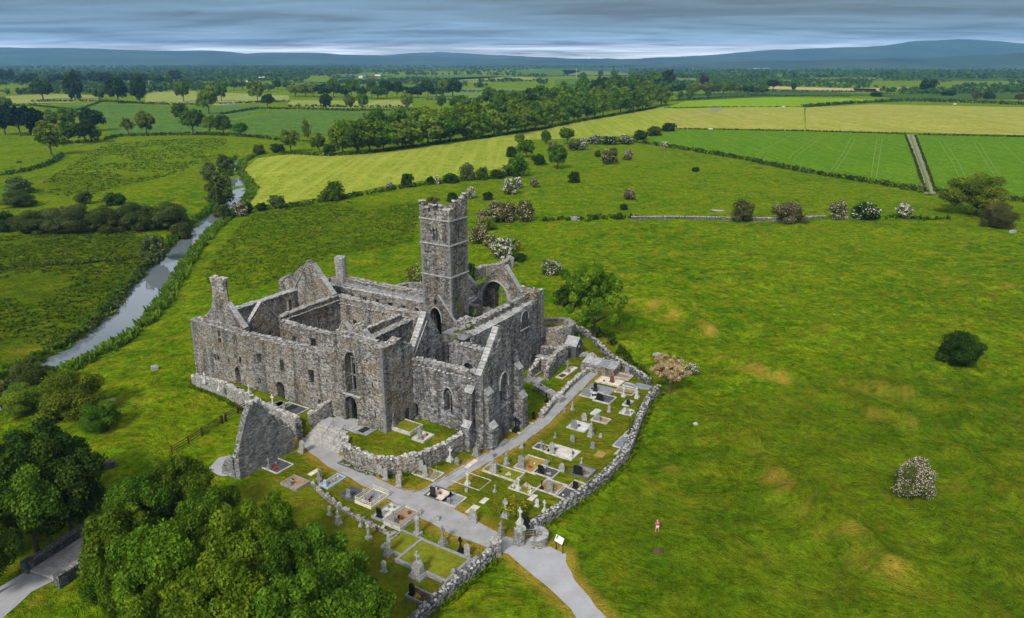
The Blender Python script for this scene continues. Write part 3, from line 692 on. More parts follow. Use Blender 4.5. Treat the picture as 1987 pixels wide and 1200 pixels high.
row([(10, 215, 40, 26, 'oak', Ol), (104, 250, 34, 36, 'oak', Ol), (136, 252, 48, 42, 'oak', B_), (178, 255, 56, 42, 'oak', D_), (134, 278, 46, 40, 'oak', Md), (166, 278, 50, 42, 'oak', D_), (186, 276, 34, 32, 'oak', Ol), (100, 302, 62, 62, 'oak', Ol)], 'of the cluster beside the dark clump', 'cluster at the left edge')
row([(520, 211, 30, 28, 'oak', D_), (632, 215, 28, 32, 'oak', D_), (680, 214, 24, 30, 'oak', Ol), (704, 215, 30, 33), (790, 214, 30, 34, 'oak', Ol), (857, 214, 20, 28), (892, 224, 46, 38), (928, 210, 24, 22), (950, 209, 42, 38, 'oak', Md)], 'along the hedge behind the riverside wood', 'hedgerow trees behind the riverside wood')
row([(565, 296, 46, 44, 'oak', Ol), (597, 282, 22, 52, 'open', Ol), (540, 298, 30, 20, 'bush', 'leaf_hedge'), (620, 296, 34, 34, 'oak', Md), (640, 300, 26, 22, 'bush', 'leaf_hedge'), (505, 302, 24, 22, 'bush', 'leaf_hawthorn')], 'between the river bend and the riverside wood', 'trees by the river bend')
# riverside wood: three rows of trees one can tell apart
def along(P, n, dv=0., jitter=.3):
    L = [0]
    for a, b in zip(P[:-1], P[1:]): L.append(L[-1]+math.dist(a[:2], b[:2]))
    o = []
    for i in range(n):
        t = (i+.5+rt.uniform(-jitter, jitter))/n*L[-1]
        for j in range(len(P)-1):
            if L[j] <= t <= L[j+1] or j == len(P)-2:
                s_ = (t-L[j])/(L[j+1]-L[j]); o.append([P[j][q]+(P[j+1][q]-P[j][q])*s_ for q in range(len(P[j]))]); break
    return o
front = [(655, 300, 62), (700, 298, 64), (760, 291, 62), (810, 285, 60), (860, 276, 62), (910, 270, 56), (960, 264, 52), (1010, 257, 52), (1050, 249, 50), (1100, 238, 48), (1150, 230, 46), (1200, 222, 44), (1250, 212, 42), (1290, 203, 34)]
lf4 = [B_, Md, Ol, B_, Md]
row([(u, v, h*rt.uniform(.85, 1.25), h*rt.uniform(.8, 1.05), 'wide', rt.choice(lf4)) for u, v, h in along(front, 24)], 'in the front row of the riverside wood', 'front row of the riverside wood', lod='mq')
row([(u+8, v-14, h*rt.uniform(.85, 1.15), h*rt.uniform(.85, 1.1), 'wide', rt.choice(lf4)) for u, v, h in along(front, 20)], 'in the middle row of the riverside wood', 'middle row of the riverside wood')
row([(u+10, v-30, h*rt.uniform(.8, 1.0), h*rt.uniform(.9, 1.1), 'oak', rt.choice([Md, D_, Md, B_])) for u, v, h in along(front[6:], 15)], 'in the back row of the riverside wood', 'back row of the riverside wood')
row([(575+i*18+rt.uniform(-4, 4), 192-abs(i-9)*.5, rt.uniform(24, 44), rt.uniform(20, 36), 'oak', rt.choice([Md, D_, D_, Ol])) for i in range(18)], 'in the far belt beyond the hedgerow trees', 'far belt beyond the hedgerow trees')
row([(1290+i*16+rt.uniform(-4, 4), 184, rt.uniform(22, 34), rt.uniform(16, 25), 'oak', rt.choice([Md, D_, Ol])) for i in range(13)], 'in the clump beyond the yellow fields', 'clump beyond the yellow fields')
row([(1320, 193, 15, 16), (1338, 194, 19, 18), (1373, 192, 15, 16)], 'standing at the hedge beyond the bright green field', 'small trees at the far hedge')
row([(1271, 168, 18, 17, 'oak', 'leaf_copper'), (1364, 172, 22, 24, 'oak', 'leaf_copper')], 'standing out against the distant green fields', 'copper trees far away')
row([(1130, 158, 20, 16), (1165, 153, 12, 16), (1192, 153, 18, 18), (1176, 168, 26, 18, 'oak', D_), (1245, 168, 10, 13), (1185, 165, 14, 16, 'oak', Ol), (1245, 185, 30, 18)], 'around the distant ruined house', 'trees around the distant ruined house')
row([(1500, 175, 30, 20, 'oak', D_), (1540, 178, 12, 16, 'oak', D_), (1800, 180, 40, 26, 'oak', D_), (1893, 196, 24, 16, 'oak', 'leaf_brown'), (1915, 198, 28, 18, 'oak', D_), (1976, 200, 22, 18, 'oak', 'leaf_brown'), (1480, 150, 20, 14), (1840, 186, 30, 10, 'bush', D_), (1700, 188, 26, 10, 'bush', D_)], 'on the far plain at the right', 'trees on the far plain at the right')
row([(5+i*16, 163+rt.uniform(-3, 5), rt.uniform(20, 32), rt.uniform(16, 26), 'oak', rt.choice([Md, D_, D_])) for i in range(22)], 'in the long belt behind the yellow strip', 'long belt behind the yellow strip')
row([(420+i*17, 176+rt.uniform(-3, 3), rt.uniform(18, 28), rt.uniform(14, 24), 'oak', rt.choice([Md, D_, Md])) for i in range(9)], 'in front of the distant white house', 'trees before the distant white house')
# shrubs and small trees of the middle distance: u, v(base), w, h, kind, leaf, blossom, label
MID = [
 (1007, 285, 24, 26, 'oak', Ol, None, 'small olive tree at the pointed end of the mown field'),
 (1021, 306, 42, 34, 'oak', Md, None, 'broad green tree left in the thicket beside the mown field'),
 (1059, 279, 24, 26, 'tall', Md, None, 'slim dark tree at the back of the thicket by the mown field'),
 (1101, 280, 36, 32, 'oak', B_, None, 'bright green tree at the right end of the thicket'),
 (1082, 328, 46, 46, 'oak', Md, None, 'largest round green tree in front of the thicket'),
 (1005, 342, 54, 42, 'bush', Md, None, 'wide green bush at the near left corner of the thicket'),
 (992, 305, 24, 22, 'bush', D_, None, 'dark bush on the left edge of the thicket'),
 (1046, 320, 34, 22, 'bush', 'leaf_hedge', None, 'low dark bush between the two round thicket trees'),
 (1114, 292, 30, 24, 'bush', 'leaf_hawthorn', (.3, 'blossom_tan'), 'tan flowering bush behind the thicket'),
 (1130, 292, 22, 26, 'bush', 'leaf_hawthorn', (.5, 'blossom_white'), 'white flowering bush at the right of the thicket'),
 (1075, 292, 26, 18, 'bush', 'leaf_hawthorn', (.4, 'blossom_tan'), 'pale flowering bush inside the thicket'),
 (1155, 280, 34, 18, 'bush', 'leaf_hawthorn', (.5, 'blossom_white'), 'first white speckled bush of the hedge running right from the thicket'),
 (1182, 281, 36, 18, 'bush', 'leaf_hedge', (.3, 'blossom_white'), 'second bush of the hedge running right from the thicket'),
 (1212, 280, 36, 18, 'bush', 'leaf_hawthorn', (.25, 'blossom_white'), 'third bush of the hedge running right from the thicket'),
 (1243, 271, 34, 18, 'bush', 'leaf_hedge', None, 'fourth bush of the hedge running right from the thicket'),
 (1268, 264, 34, 20, 'bush', 'leaf_hawthorn', None, 'fifth bush of the hedge running right from the thicket'),
 (1297, 255, 32, 18, 'bush', 'leaf_hedge', None, 'last bush of the hedge, at the corner of the striped field'),
 (1160, 305, 14, 14, 'bush', 'leaf_brown', None, 'small brownish bush left of the hawthorn trio'),
 (1181, 319, 34, 30, 'bush', 'leaf_brown', (.35, 'blossom_tan'), 'largest hawthorn of the trio below the hedge corner'),
 (1190, 303, 20, 16, 'bush', 'leaf_brown', None, 'dark hawthorn at the back of the trio'),
 (1218, 311, 22, 22, 'bush', 'leaf_brown', (.5, 'blossom_pink'), 'pale hawthorn right of the trio'),
 (1288, 292, 15, 16, 'oak', 'leaf_hawthorn', (.8, 'blossom_white'), 'tiny white flowering tree at the striped field hedge'),
 (1113, 355, 26, 25, 'bush', D_, None, 'round dark bush alone in the middle pasture'),
 (1036, 364, 19, 20, 'bush', 'leaf_brown', (.4, 'blossom_pink'), 'small brownish pink bush in the middle pasture'),
 (990, 377, 34, 33, 'bush', 'leaf_hawthorn', (.75, 'blossom_white'), 'white flowering hawthorn, the larger of the pair'),
 (1006, 366, 20, 24, 'bush', 'leaf_hawthorn', (.9, 'blossom_white'), 'white flowering hawthorn, the smaller of the pair'),
 (914, 386, 21, 24, 'bush', 'leaf_hawthorn', (.9, 'blossom_white'), 'small white hawthorn just right of the tower top'),
 (948, 388, 26, 17, 'bush', D_, None, 'low dark bush right of the tower top'),
 (956, 404, 20, 17, 'bush', 'leaf_hawthorn', (.7, 'blossom_tan'), 'small tan hawthorn above the bush cluster'),
 (839, 398, 28, 18, 'bush', 'leaf_brown', None, 'brown bush showing behind the tower battlements'),
 (878, 392, 24, 20, 'bush', D_, None, 'dark bush behind the right of the tower battlements'),
 (1220, 388, 28, 22, 'bush', 'leaf_brown', (.6, 'blossom_pink'), 'pink tinged round bush alone in the pasture'),
 (1210, 408, 19, 13, 'bush', D_, None, 'small dark bush above the long stone wall'),
 (983, 430, 46, 42, 'bush', 'leaf_brown', (.45, 'blossom_tan'), 'tan bush at the back left of the cluster by the tower'),
 (1018, 430, 36, 46, 'bush', 'leaf_brown', (.3, 'blossom_tan'), 'tall olive brown bush at the back right of the cluster'),
 (948, 432, 48, 28, 'bush', 'leaf_hawthorn', (.7, 'blossom_pink'), 'pink flowering bush of the cluster by the tower'),
 (940, 446, 44, 28, 'bush', Ol, (.2, 'blossom_tan'), 'green bush in the middle of the cluster by the tower'),
 (930, 472, 42, 36, 'bush', 'leaf_brown', (.5, 'blossom_tan'), 'brown bush closest to the tower'),
 (950, 478, 30, 24, 'bush', 'leaf_brown', (.4, 'blossom_tan'), 'small brown bush left of the white hawthorn'),
 (974, 502, 46, 44, 'bush', 'leaf_hawthorn', (1., 'blossom_white'), 'brightest white hawthorn right of the tower'),
 (996, 488, 30, 32, 'bush', Ol, (.2, 'blossom_tan'), 'olive bush behind the brightest white hawthorn'),
 (1008, 506, 38, 15, 'bush', D_, None, 'low green bush at the foot of the white hawthorn'),
 (1070, 533, 42, 33, 'bush', 'leaf_hawthorn', (.45, 'blossom_white'), 'white topped round bush in the near pasture'),
 (804, 556, 36, 46, 'bush', Ol, (.3, 'blossom_tan'), 'hawthorn left of the tower, behind the east range'),
 (913, 545, 22, 40, 'bush', D_, None, 'dark bush half hidden right of the tower shaft'),
 (633, 391, 30, 25, 'bush', Ol, None, 'left bush of the pair on the mown field hedge'),
 (649, 389, 40, 42, 'bush', Md, None, 'taller green bush of the pair on the mown field hedge'),
 (538, 403, 36, 26, 'bush', 'leaf_willow', None, 'grey green bush on the hedge left of the pair'),
 (757, 368, 18, 15, 'bush', 'leaf_hawthorn', (.4, 'blossom_white'), 'small flowering bush on the mown field hedge'),
 (790, 362, 28, 28, 'bush', D_, None, 'dark round bush on the mown field hedge'),
 (835, 358, 18, 16, 'bush', D_, None, 'small dark bush on the mown field hedge left of the white one'),
 (848, 359, 10, 18, 'bush', 'leaf_hawthorn', (.8, 'blossom_white'), 'narrow white bush on the mown field hedge'),
 (875, 355, 34, 20, 'bush', 'leaf_hedge', None, 'wide low bush left of the bare topped one'),
 (908, 350, 34, 36, 'bush', 'leaf_willow', None, 'grey bush with bare top on the mown field hedge'),
 (936, 350, 24, 28, 'bush', Md, None, 'pointed green bush right of the grey bush'),
 (965, 346, 34, 16, 'bush', 'leaf_hedge', None, 'low dark bush at the right end of the mown field hedge'),
 (984, 342, 18, 20, 'bush', 'leaf_hawthorn', (.8, 'blossom_pink'), 'pink bush at the right end of the mown field hedge'),
 (1350, 334, 18, 10, 'bush', D_, None, 'small dark bush alone in the right pasture'),
 (1440, 429, 50, 42, 'bush', 'leaf_brown', None, 'brown bush at the long stone wall, leftmost of the row'),
 (1531, 429, 74, 38, 'bush', 'leaf_brown', (.15, 'blossom_tan'), 'wide brown bush at the long stone wall'),
 (1627, 426, 42, 40, 'bush', 'leaf_hawthorn', (.65, 'blossom_tan'), 'pale hawthorn at the long stone wall'),
 (1681, 425, 56, 34, 'bush', D_, (.25, 'blossom_white'), 'dark bush with a white top at the long stone wall'),
 (1751, 421, 34, 28, 'bush', 'leaf_hawthorn', (.8, 'blossom_white'), 'small white hawthorn at the long stone wall'),
 (1891, 420, 130, 80, 'wide', Ol, None, 'big spreading tree at the right end of the stone wall'),
 (1938, 442, 66, 52, 'bush', 'leaf_brown', None, 'dark brown bush in front of the big spreading tree'),
 (1861, 704, 94, 62, 'bush', D_, None, 'large dark round bush alone in the right pasture'),
 (1768, 966, 82, 88, 'bush', 'leaf_hawthorn', (.85, 'blossom_pink'), 'pale pink hawthorn alone in the near right pasture'),
 (1300, 762, 84, 78, 'open', 'dead_leaf', (.3, 'blossom_tan'), 'tan spiky bush at the corner of the churchyard wall'),
 (1340, 726, 34, 22, 'bush', 'leaf_hawthorn', (.8, 'blossom_white'), 'low white bush behind the tan spiky bush'),
 (427, 392, 58, 58, 'bush', 'leaf_hawthorn', None, 'big grey green bush leaning over the river'),
 (409, 350, 36, 32, 'bush', 'leaf_willow', None, 'round grey bush on the river bank above the big one'),
 (438, 338, 40, 38, 'bush', 'leaf_hawthorn', None, 'twiggy bush at the head of the visible river'),
 (405, 338, 30, 24, 'bush', 'leaf_hawthorn', None, 'small bush left of the twiggy bush'),
 (447, 345, 20, 18, 'bush', Md, None, 'small green bush right above the water'),
 (500, 301, 20, 20, 'bush', D_, None, 'small round dark bush on the corner of the mown field'),
 (433, 427, 34, 34, 'bush', 'leaf_hawthorn', None, 'grey green bush between the two river reaches'),
 (466, 420, 30, 30, 'bush', 'leaf_hawthorn', (.8, 'blossom_pink'), 'pink flowering bush by the river'),
 (484, 414, 16, 22, 'bush', D_, None, 'narrow dark bush right of the pink one'),
 (508, 410, 22, 18, 'bush', D_, None, 'small dark bush on the bank right of the pink one'),
 (303, 512, 58, 62, 'bush', 'leaf_willow', None, 'grey green willow bush reflected in the river'),
 (355, 468, 42, 38, 'bush', 'leaf_hawthorn', None, 'round bush on the far bank of the river bend'),
 (38, 376, 56, 34, 'bush', 'leaf_willow', None, 'round grey bush at the left edge, upper one'),
 (38, 402, 70, 34, 'bush', 'leaf_hawthorn', None, 'wide grey bush at the left edge, lower one'),
 (166, 396, 36, 26, 'bush', 'leaf_hawthorn', None, 'small bush behind the willow band'),
 (225, 398, 44, 26, 'bush', 'leaf_hedge', None, 'dark bush behind the middle of the willow band'),
 (70, 452, 84, 48, 'bush', 'leaf_hawthorn', None, 'leftmost big bush of the willow band'),
 (138, 452, 92, 58, 'bush', 'leaf_willow', None, 'second big bush of the willow band from the left'),
 (205, 448, 80, 50, 'bush', 'leaf_hawthorn', None, 'third big bush of the willow band from the left'),
 (262, 447, 84, 58, 'bush', 'leaf_hawthorn', None, 'fourth big bush of the willow band from the left'),
 (332, 444, 90, 54, 'bush', 'leaf_hawthorn', None, 'rightmost big bush of the willow band, nearest the river'),
 (10, 450, 50, 40, 'bush', 'leaf_hedge', None, 'dark bush left of the willow band at the picture edge'),
 (68, 748, 84, 62, 'bush', 'leaf_hawthorn', None, 'round bush beside the river at the left edge'),
 (142, 808, 132, 104, 'bush', Ol, None, 'large loose green bush on the slope left of the abbey'),
 (14, 790, 44, 60, 'bush', 'leaf_brown', None, 'brown bush over the water at the left edge'),
 (195, 835, 84, 60, 'bush', Md, None, 'green bush below the large loose one on the slope'), (45, 800, 90, 60, 'bush', Ol, None, 'wide bush below the brown one at the left edge'),
 (1330, 300, 1, 1, None, None, None, None)]
for u, v, w, h, kd, lf, bl, lb in MID:
    if kd is None: continue
    near = v > 600
    tree(u, v, w, h*(1.0 if not near else .98), kd, lf, lb, lod='hq' if w > 60 and v > 400 else ('mq' if w > 16 else 'lq'), name='shrub' if kd == 'bush' else ('spreading_tree' if kd == 'wide' else 'small_tree'), cat='bush' if kd == 'bush' else 'tree', blossom=bl)
tree(1152, 660, 150, 165, 'open', 'leaf_bright', 'airy green tree standing behind the round tower stump', lod='hq', name='ash_tree', cat='tree')
tree(1105, 590, 70, 40, 'bush', D_, 'dark bush behind the round tower stump, left of the airy tree', lod='mq', name='shrub', cat='bush')
# near trees at the lower left: crown centre pixel, height of that centre, diameter, tree height
def near_tree(u, v, zc_, dia, H, leaf, label, kind='oak'):
    x, y, _ = Pz(u, v, zc_); tree(0, 0, dia, H, kind, leaf, label, lod='hq', at=(x, y, hgt(x, y)), name='big_tree')
NT_ = [(265, 985, 6.0, 8.0, 10, 'leaf_mid', 'tree of the near wood facing the empty slope'), (520, 1017, 6.0, 7.5, 9.5, 'leaf_bright', 'tree at the upper right flank of the near wood'), (610, 1077, 6.0, 7.0, 9.5, 'leaf_mid', 'tree of the near wood just below the railed graves'), (335, 935, 6.5, 7.8, 10.0, 'leaf_mid', 'tree at the top of the near wood, beside the old gable'),
 (400, 1000, 6.5, 8.3, 10.0, 'leaf_mid', 'second tree of the near wood, right behind its top one'),
 (230, 1040, 6.5, 9.2, 10.4, 'leaf_mid', 'tree on the left flank of the near wood above the bridge'),
 (310, 1100, 7.0, 9.7, 11.4, 'leaf_bright', 'broad bright tree in the middle of the near wood'),
 (460, 1070, 7.0, 8.7, 10.9, 'leaf_bright', 'bright green tree in the middle right of the near wood'),
 (560, 1095, 6.5, 8.3, 10.4, 'leaf_mid', 'tree on the right of the near wood below the railed graves'),
 (650, 1130, 6.0, 7.8, 9.5, 'leaf_mid', 'tree at the right end of the near wood'),
 (700, 1195, 6.0, 7.8, 9.5, 'leaf_mid', 'tree at the lower right corner of the near wood'),
 (420, 1170, 7.0, 9.7, 11.4, 'leaf_bright', 'brightest big tree at the bottom of the near wood'),
 (570, 1210, 6.5, 9.7, 11.4, 'leaf_mid', 'tree at the bottom of the near wood, right of the brightest one'),
 (290, 1205, 6.0, 6.9, 9.5, 'leaf_bright', 'tree at the bottom left of the near wood'),
 (230, 1130, 6.0, 6.0, 9.5, 'leaf_mid', 'slender tree of the near wood next to the bridge wall'),
 (60, 895, 7.0, 12.0, 11.4, 'leaf_dark', 'dark tree at the left edge above the bridge'),
 (120, 935, 7.0, 10.1, 11.4, 'leaf_dark', 'dark tree filling the left bank of the stream'),
 (50, 975, 6.5, 9.7, 10.9, 'leaf_mid', 'green tree left of the bridge wall'),
 (-30, 975, 7.0, 11.0, 11.4, 'leaf_dark', 'dark tree cut by the left picture edge'),
 (-45, 1060, 6.0, 7.4, 9.5, 'leaf_mid', 'tree cut by the left edge below the others')]
for q in NT_: near_tree(*q)

# ------------------------------------------------------------------ hedges
def hedge(px, width, height, leaf, label, group=None, dens=1.0, lf=.45, name='hedge', kind=None, pts=None):
    P = pts or [G(u, v) for u, v in px]; P = resample(P, 4.0, False)
    bl = []; rg = random.Random(len(label or name)*7+int(abs(P[0][0])))
    for (x, y), (x2, y2) in zip(P[:-1], P[1:]):
        L = math.dist((x, y), (x2, y2)); nseg = max(1, int(L/(min(height, 2.5)*.34)))
        for j in range(nseg):
            t = (j+rg.random())/nseg; f = rg.uniform(.55, 1.15)
            hx, hy = x+(x2-x)*t+rg.uniform(-.3, .3)*width, y+(y2-y)*t+rg.uniform(-.3, .3)*width
            r = min(width, height)*.5*f; hz = hgt(hx, hy)
            bl.append((hx, hy, hz+min(height*f-r, height)*.6+.1, r, rg.random())); bl.append((hx, hy, hz+r*.5, r*1.05, rg.random()))
    ox, oy = P[0]; tot = sum(math.dist(a, b) for a, b in zip(P[:-1], P[1:]))
    n = int(min(26000, tot*(width+height*2)/(lf*lf)*1.1*dens)); bl = [(a-ox, b-oy, c, r, t) for a, b, c, r, t in bl]
    V, F, T = leaves(n, lf, bl, 5, up=.5, inner=.1)
    o = link(name, np_mesh(name, V, F, leaf, T)); o.location = (ox, oy, 0)
    return tag(o, label, None if kind else 'hedge', group, kind)
H_ = 'leaf_hedge'
hedge([(1228, 276), (1300, 287), (1380, 300), (1440, 310), (1520, 327), (1600, 342), (1700, 358), (1790, 374)], 3.0, 2.6, H_, 'long dark hedge curving below the striped green field', dens=1, lf=.7)
hedge([(1815, 373), (1850, 378), (2010, 394)], 3, 2.6, H_, 'dark hedge behind the big spreading tree', lf=.7)
hedge([(1310, 251), (1560, 255), (1760, 261)], 2.5, 1.2, H_, 'thin hedge between hay field and striped field', lf=.8)
hedge([(1783, 262), (2010, 267)], 2.5, 1.2, H_, 'thin hedge between hay field and the right hand striped field', lf=.8)
hedge([(1560, 209), (1650, 202), (1750, 197)], 7, 4.5, H_, 'thick dark hedge between bright green field and hay field', lf=1.2)
hedge([(1750, 197), (1850, 199), (2010, 205)], 7, 5.0, H_, 'thick dark hedge along the top of the right hay field', lf=1.2)
hedge([(1300, 197), (1400, 190), (1480, 187), (1650, 188)], 3, 2.4, H_, 'low hedge above the bright green field', lf=1.2)
hedge([(1290, 210), (1420, 208), (1560, 208)], 2, .8, H_, 'faint hedge line below the bright green field', lf=1.2)
hedge([(482, 408), (560, 404), (640, 390), (700, 380)], 3, 2.0, H_, 'left part of the hedge below the mown field', lf=.6)
hedge([(700, 380), (780, 366), (870, 354), (985, 343)], 3, 1.8, H_, 'right part of the hedge below the mown field', lf=.6)
hedge([(545, 300), (640, 304), (655, 302)], 3, 2.2, H_, 'hedge at the top left corner of the mown field', lf=.7)
hedge([(655, 302), (700, 300), (760, 293), (860, 278), (960, 266), (1050, 252)], 5, 2.2, H_, 'undergrowth along the front of the riverside wood, left part', lf=.9)
hedge([(1050, 252), (1150, 232), (1250, 214), (1292, 205)], 5, 2.2, H_, 'undergrowth along the front of the riverside wood, right part', lf=.9)
hedge([(-20, 344), (40, 336), (80, 326), (112, 312), (120, 303)], 3, 2.6, H_, 'curving dark hedge below the left edge trees', lf=.7)
hedge([(205, 272), (232, 265), (400, 262), (480, 266), (550, 274)], 3, 2.6, H_, 'dark hedge between the middle pasture and the rushy field', lf=.8)
hedge([(100, 282), (205, 273)], 3, 2.4, H_, 'short dark hedge under the left edge cluster', lf=.8)
hedge([(550, 274), (640, 280), (655, 284)], 2.5, 1.6, H_, 'low hedge running to the riverside wood', lf=.8)
hedge([(60, 198), (200, 198), (300, 203), (360, 204), (480, 201), (560, 198)], 4, 3.2, H_, 'dark hedge under the row of broad trees', lf=1.1)
hedge([(430, 223), (500, 212), (600, 213), (690, 216), (830, 214)], 3.5, 2.8, H_, 'wavy dark hedge under the middle hedgerow trees', lf=1.)
hedge([(1055, 430), (1110, 428), (1150, 430)], 3.5, 1.6, H_, 'green mound of brambles at the left end of the stone wall', lf=.6)
hedge([(1145, 427), (1230, 424)], 5, 2.2, D_, 'dark bramble hedge on the stone wall', lf=.6)
hedge([(1700, 424), (1840, 427)], 3, 1.4, D_, 'low brambles between white hawthorn and spreading tree', lf=.6)
hedge([(-20, 524), (150, 514), (250, 503), (290, 502)], 3.5, 1.3, 'leaf_hawthorn', 'low dark hedge across the marsh', lf=.5)
hedge([(92, 680), (150, 655), (200, 626), (240, 585), (262, 548), (285, 510)], 4, 1.6, 'leaf_hawthorn', 'scrub on the far bank of the wide river reach', lf=.45)
hedge([(1112, 628), (1150, 640), (1168, 656)], 1.6, 1.3, H_, 'ivy on the churchyard wall behind the airy tree', lf=.3)
hedge([(1168, 656), (1210, 690), (1258, 738)], 2.2, 1.2, H_, 'brambles over the churchyard wall left of the tan bush', lf=.3)
hedge([(200, 197), (150, 215), (60, 205)], 3, 2, H_, 'short hedge left of the broad tree row', lf=1.)
hedge([(1757, 264), (1775, 310), (1788, 350), (1796, 374)], 1.2, .9, H_, 'scrubby left edge of the farm track between striped fields', lf=.45)
hedge([(1776, 264), (1793, 310), (1807, 350), (1815, 374)], 1.2, .9, H_, 'scrubby right edge of the farm track between striped fields', lf=.45)
for i, (a, b) in enumerate([((560, 170), (800, 178)), ((800, 176), (1040, 181)), ((830, 195), (1030, 193)), ((640, 153), (760, 149)), ((560, 161), (860, 165)), ((1000, 148), (1090, 149)), ((1090, 148), (1240, 147)), ((1080, 167), (1240, 165)), ((1240, 162), (1380, 158)), ((860, 158), (1040, 157)), ((1490, 178), (1700, 179)), ((1700, 184), (1990, 180)), ((560, 208), (800, 209)), ((0, 206), (70, 205)), ((1790, 128), (2000, 128)), ((770, 156), (880, 157))]):
    hedge([a, ((a[0]+b[0])/2, (a[1]+b[1])/2+.6), b], 5, 3.4, H_, f"distant field hedge, {ORD[i]} of the sixteen thin dark lines between far fields", 'distant field hedges', lf=1.6, dens=.8)

# ------------------------------------------------------------------ woods and plain too far to count
def far_wood(name, regions, n, seed, leaf, hh=(6, 12), nl=26):
    rg = np.random.RandomState(seed); r2 = random.Random(seed)
    base = [leaves(nl, .42, round_blobs(i, 12, br=(.14, .24)), i+50, up=.4, inner=0) for i in range(5)]
    VS, FS, TS = [], [], []; k = 0; c = 0; tries = 0
    while c < n and tries < n*12:
        tries += 1
        q = regions[r2.randrange(len(regions))]; u = r2.uniform(q[0], q[1]); v = r2.uniform(q[2], q[3])
        x, y, _ = Pz(u, v)
        if noise.noise(Vector((x*.006, y*.0028, seed*.37)))+.35*noise.noise(Vector((x*.02, y*.008, 3))) < q[4]: continue
        if any(in_poly(x, y, P) for m, P in FLD): continue
        h = r2.uniform(*hh); w = h*r2.uniform(.8, 1.5); V, F, T = base[r2.randrange(5)]
        a = r2.uniform(0, 6.28); ca, sa = math.cos(a), math.sin(a)
        W = np.stack([(V[:, 0]*ca-V[:, 1]*sa)*w+x, (V[:, 0]*sa+V[:, 1]*ca)*w+y, (V[:, 2]-.1)*h], 1)
        VS.append(W); FS.append(F+k); TS.append(np.clip(T*.7+r2.random()*.35, 0, 1)); k += len(V); c += 1
    o = link(name, np_mesh(name, np.concatenate(VS), np.concatenate(FS), leaf, np.concatenate(TS)))
    return tag(o, kind='stuff')
far_wood('distant_woods', [(-200, 600, 127, 160, -.4), (300, 700, 125, 148, -.45), (-200, 1000, 118, 131, -.6)], 9000, 3, 'leaf_far', (7, 13), 18)
far_wood('distant_woods', [(900, 2100, 117, 133, -.5), (1220, 2100, 130, 154, -.25), (1000, 1500, 119, 131, -.5)], 10500, 5, 'leaf_far', (7, 13), 18)
far_wood('distant_woods', [(1500, 2100, 152, 172, .0), (1240, 1500, 150, 168, -.05), (1550, 2100, 176, 192, .12)], 2200, 8, 'leaf_far', (3, 8), 20)
far_wood('distant_woods', [(560, 1100, 126, 148, -.05), (640, 1060, 148, 172, .14), (-100, 420, 158, 184, .05)], 2400, 9, 'leaf_far', (5, 10), 20)

# ------------------------------------------------------------------ rushes, river-bank plants, tufts of grass
def tufts(name, polys, n, size, leaf, seed, h=1.0, thr=-9, blades=7):
    rg = random.Random(seed); VS, FS = [], []; T = []; k = 0; c = 0; tr = 0
    while c < n and tr < n*14:
        tr += 1; P = polys[rg.randrange(len(polys))]
        xs_ = [p[0] for p in P]; ys_ = [p[1] for p in P]; x = rg.uniform(min(xs_), max(xs_)); y = rg.uniform(min(ys_), max(ys_))
        if not in_poly(x, y, P) or noise.noise(Vector((x*.05, y*.05, seed)))+.5*noise.noise(Vector((x*.25, y*.25, seed))) < thr: continue
        z = hgt(x, y)-.03; s = size*rg.uniform(.5, 1.3); t0 = rg.random()
        for b in range(blades):
            a = rg.uniform(0, 6.28); r = s*rg.uniform(.1, .5); q = s*.5*h*rg.uniform(.6, 1.2); w = s*.22
            cx, cy = x+math.cos(a)*r, y+math.sin(a)*r; p = a+rg.uniform(.8, 2.2)
            VS += [(cx-math.cos(p)*w, cy-math.sin(p)*w, z), (cx+math.cos(p)*w, cy+math.sin(p)*w, z), (cx+math.cos(a)*r*.8+math.cos(p)*w*.5, cy+math.sin(a)*r*.8+math.sin(p)*w*.5, z+q), (cx+math.cos(a)*r*.8-math.cos(p)*w*.5, cy+math.sin(a)*r*.8-math.sin(p)*w*.5, z+q)]
            FS.append((k, k+1, k+2, k+3)); k += 4; T.append(min(1, max(0, t0*.7+rg.random()*.3)))
        c += 1
    return tag(link(name, np_mesh(name, np.array(VS), np.array(FS), leaf, np.array(T))), kind='stuff')
tufts('rushes', [MARSH[2]], 5200, .8, 'leaf_rush', 4, .55, -.35, 5)
tufts('rushes', [MARSH[0], MARSH[1]], 7500, 1.0, 'leaf_rush', 6, .6, -.25, 5)
def band(side, w0, w1, i0, i1):
    o = []
    for i in range(i0, i1):
        x, y, w = RIVER[i]; p, q = RIVER[max(i-1, 0)], RIVER[min(i+1, len(RIVER)-1)]; dx, dy = q[0]-p[0], q[1]-p[1]; l = math.hypot(dx, dy)
        o.append((x+side*dy/l*(w+w0), y-side*dx/l*(w+w0), x+side*dy/l*(w+w1), y-side*dx/l*(w+w1)))
    return [(a, b) for a, b, c, d in o]+[(c, d) for a, b, c, d in reversed(o)]
tufts('bank_plants', [band(1, .3, 3.6, 2, 20)], 2600, 1.5, 'leaf_bank', 14, 1.4, -9, 8)
tufts('bank_plants', [band(-1, .4, 3.0, 2, 20)], 1900, 1.3, 'leaf_rush', 15, 1.2, -9, 8)
PAST = [[G(u, v)[:2] for u, v in [(1230, 740), (1320, 620), (2050, 520), (2150, 1230), (1240, 1230), (1100, 1060), (1180, 960), (1280, 790)]]]
tufts('grass_tufts', PAST, 26000, .5, 'tuft_green', 21, .30, -.6, 3)

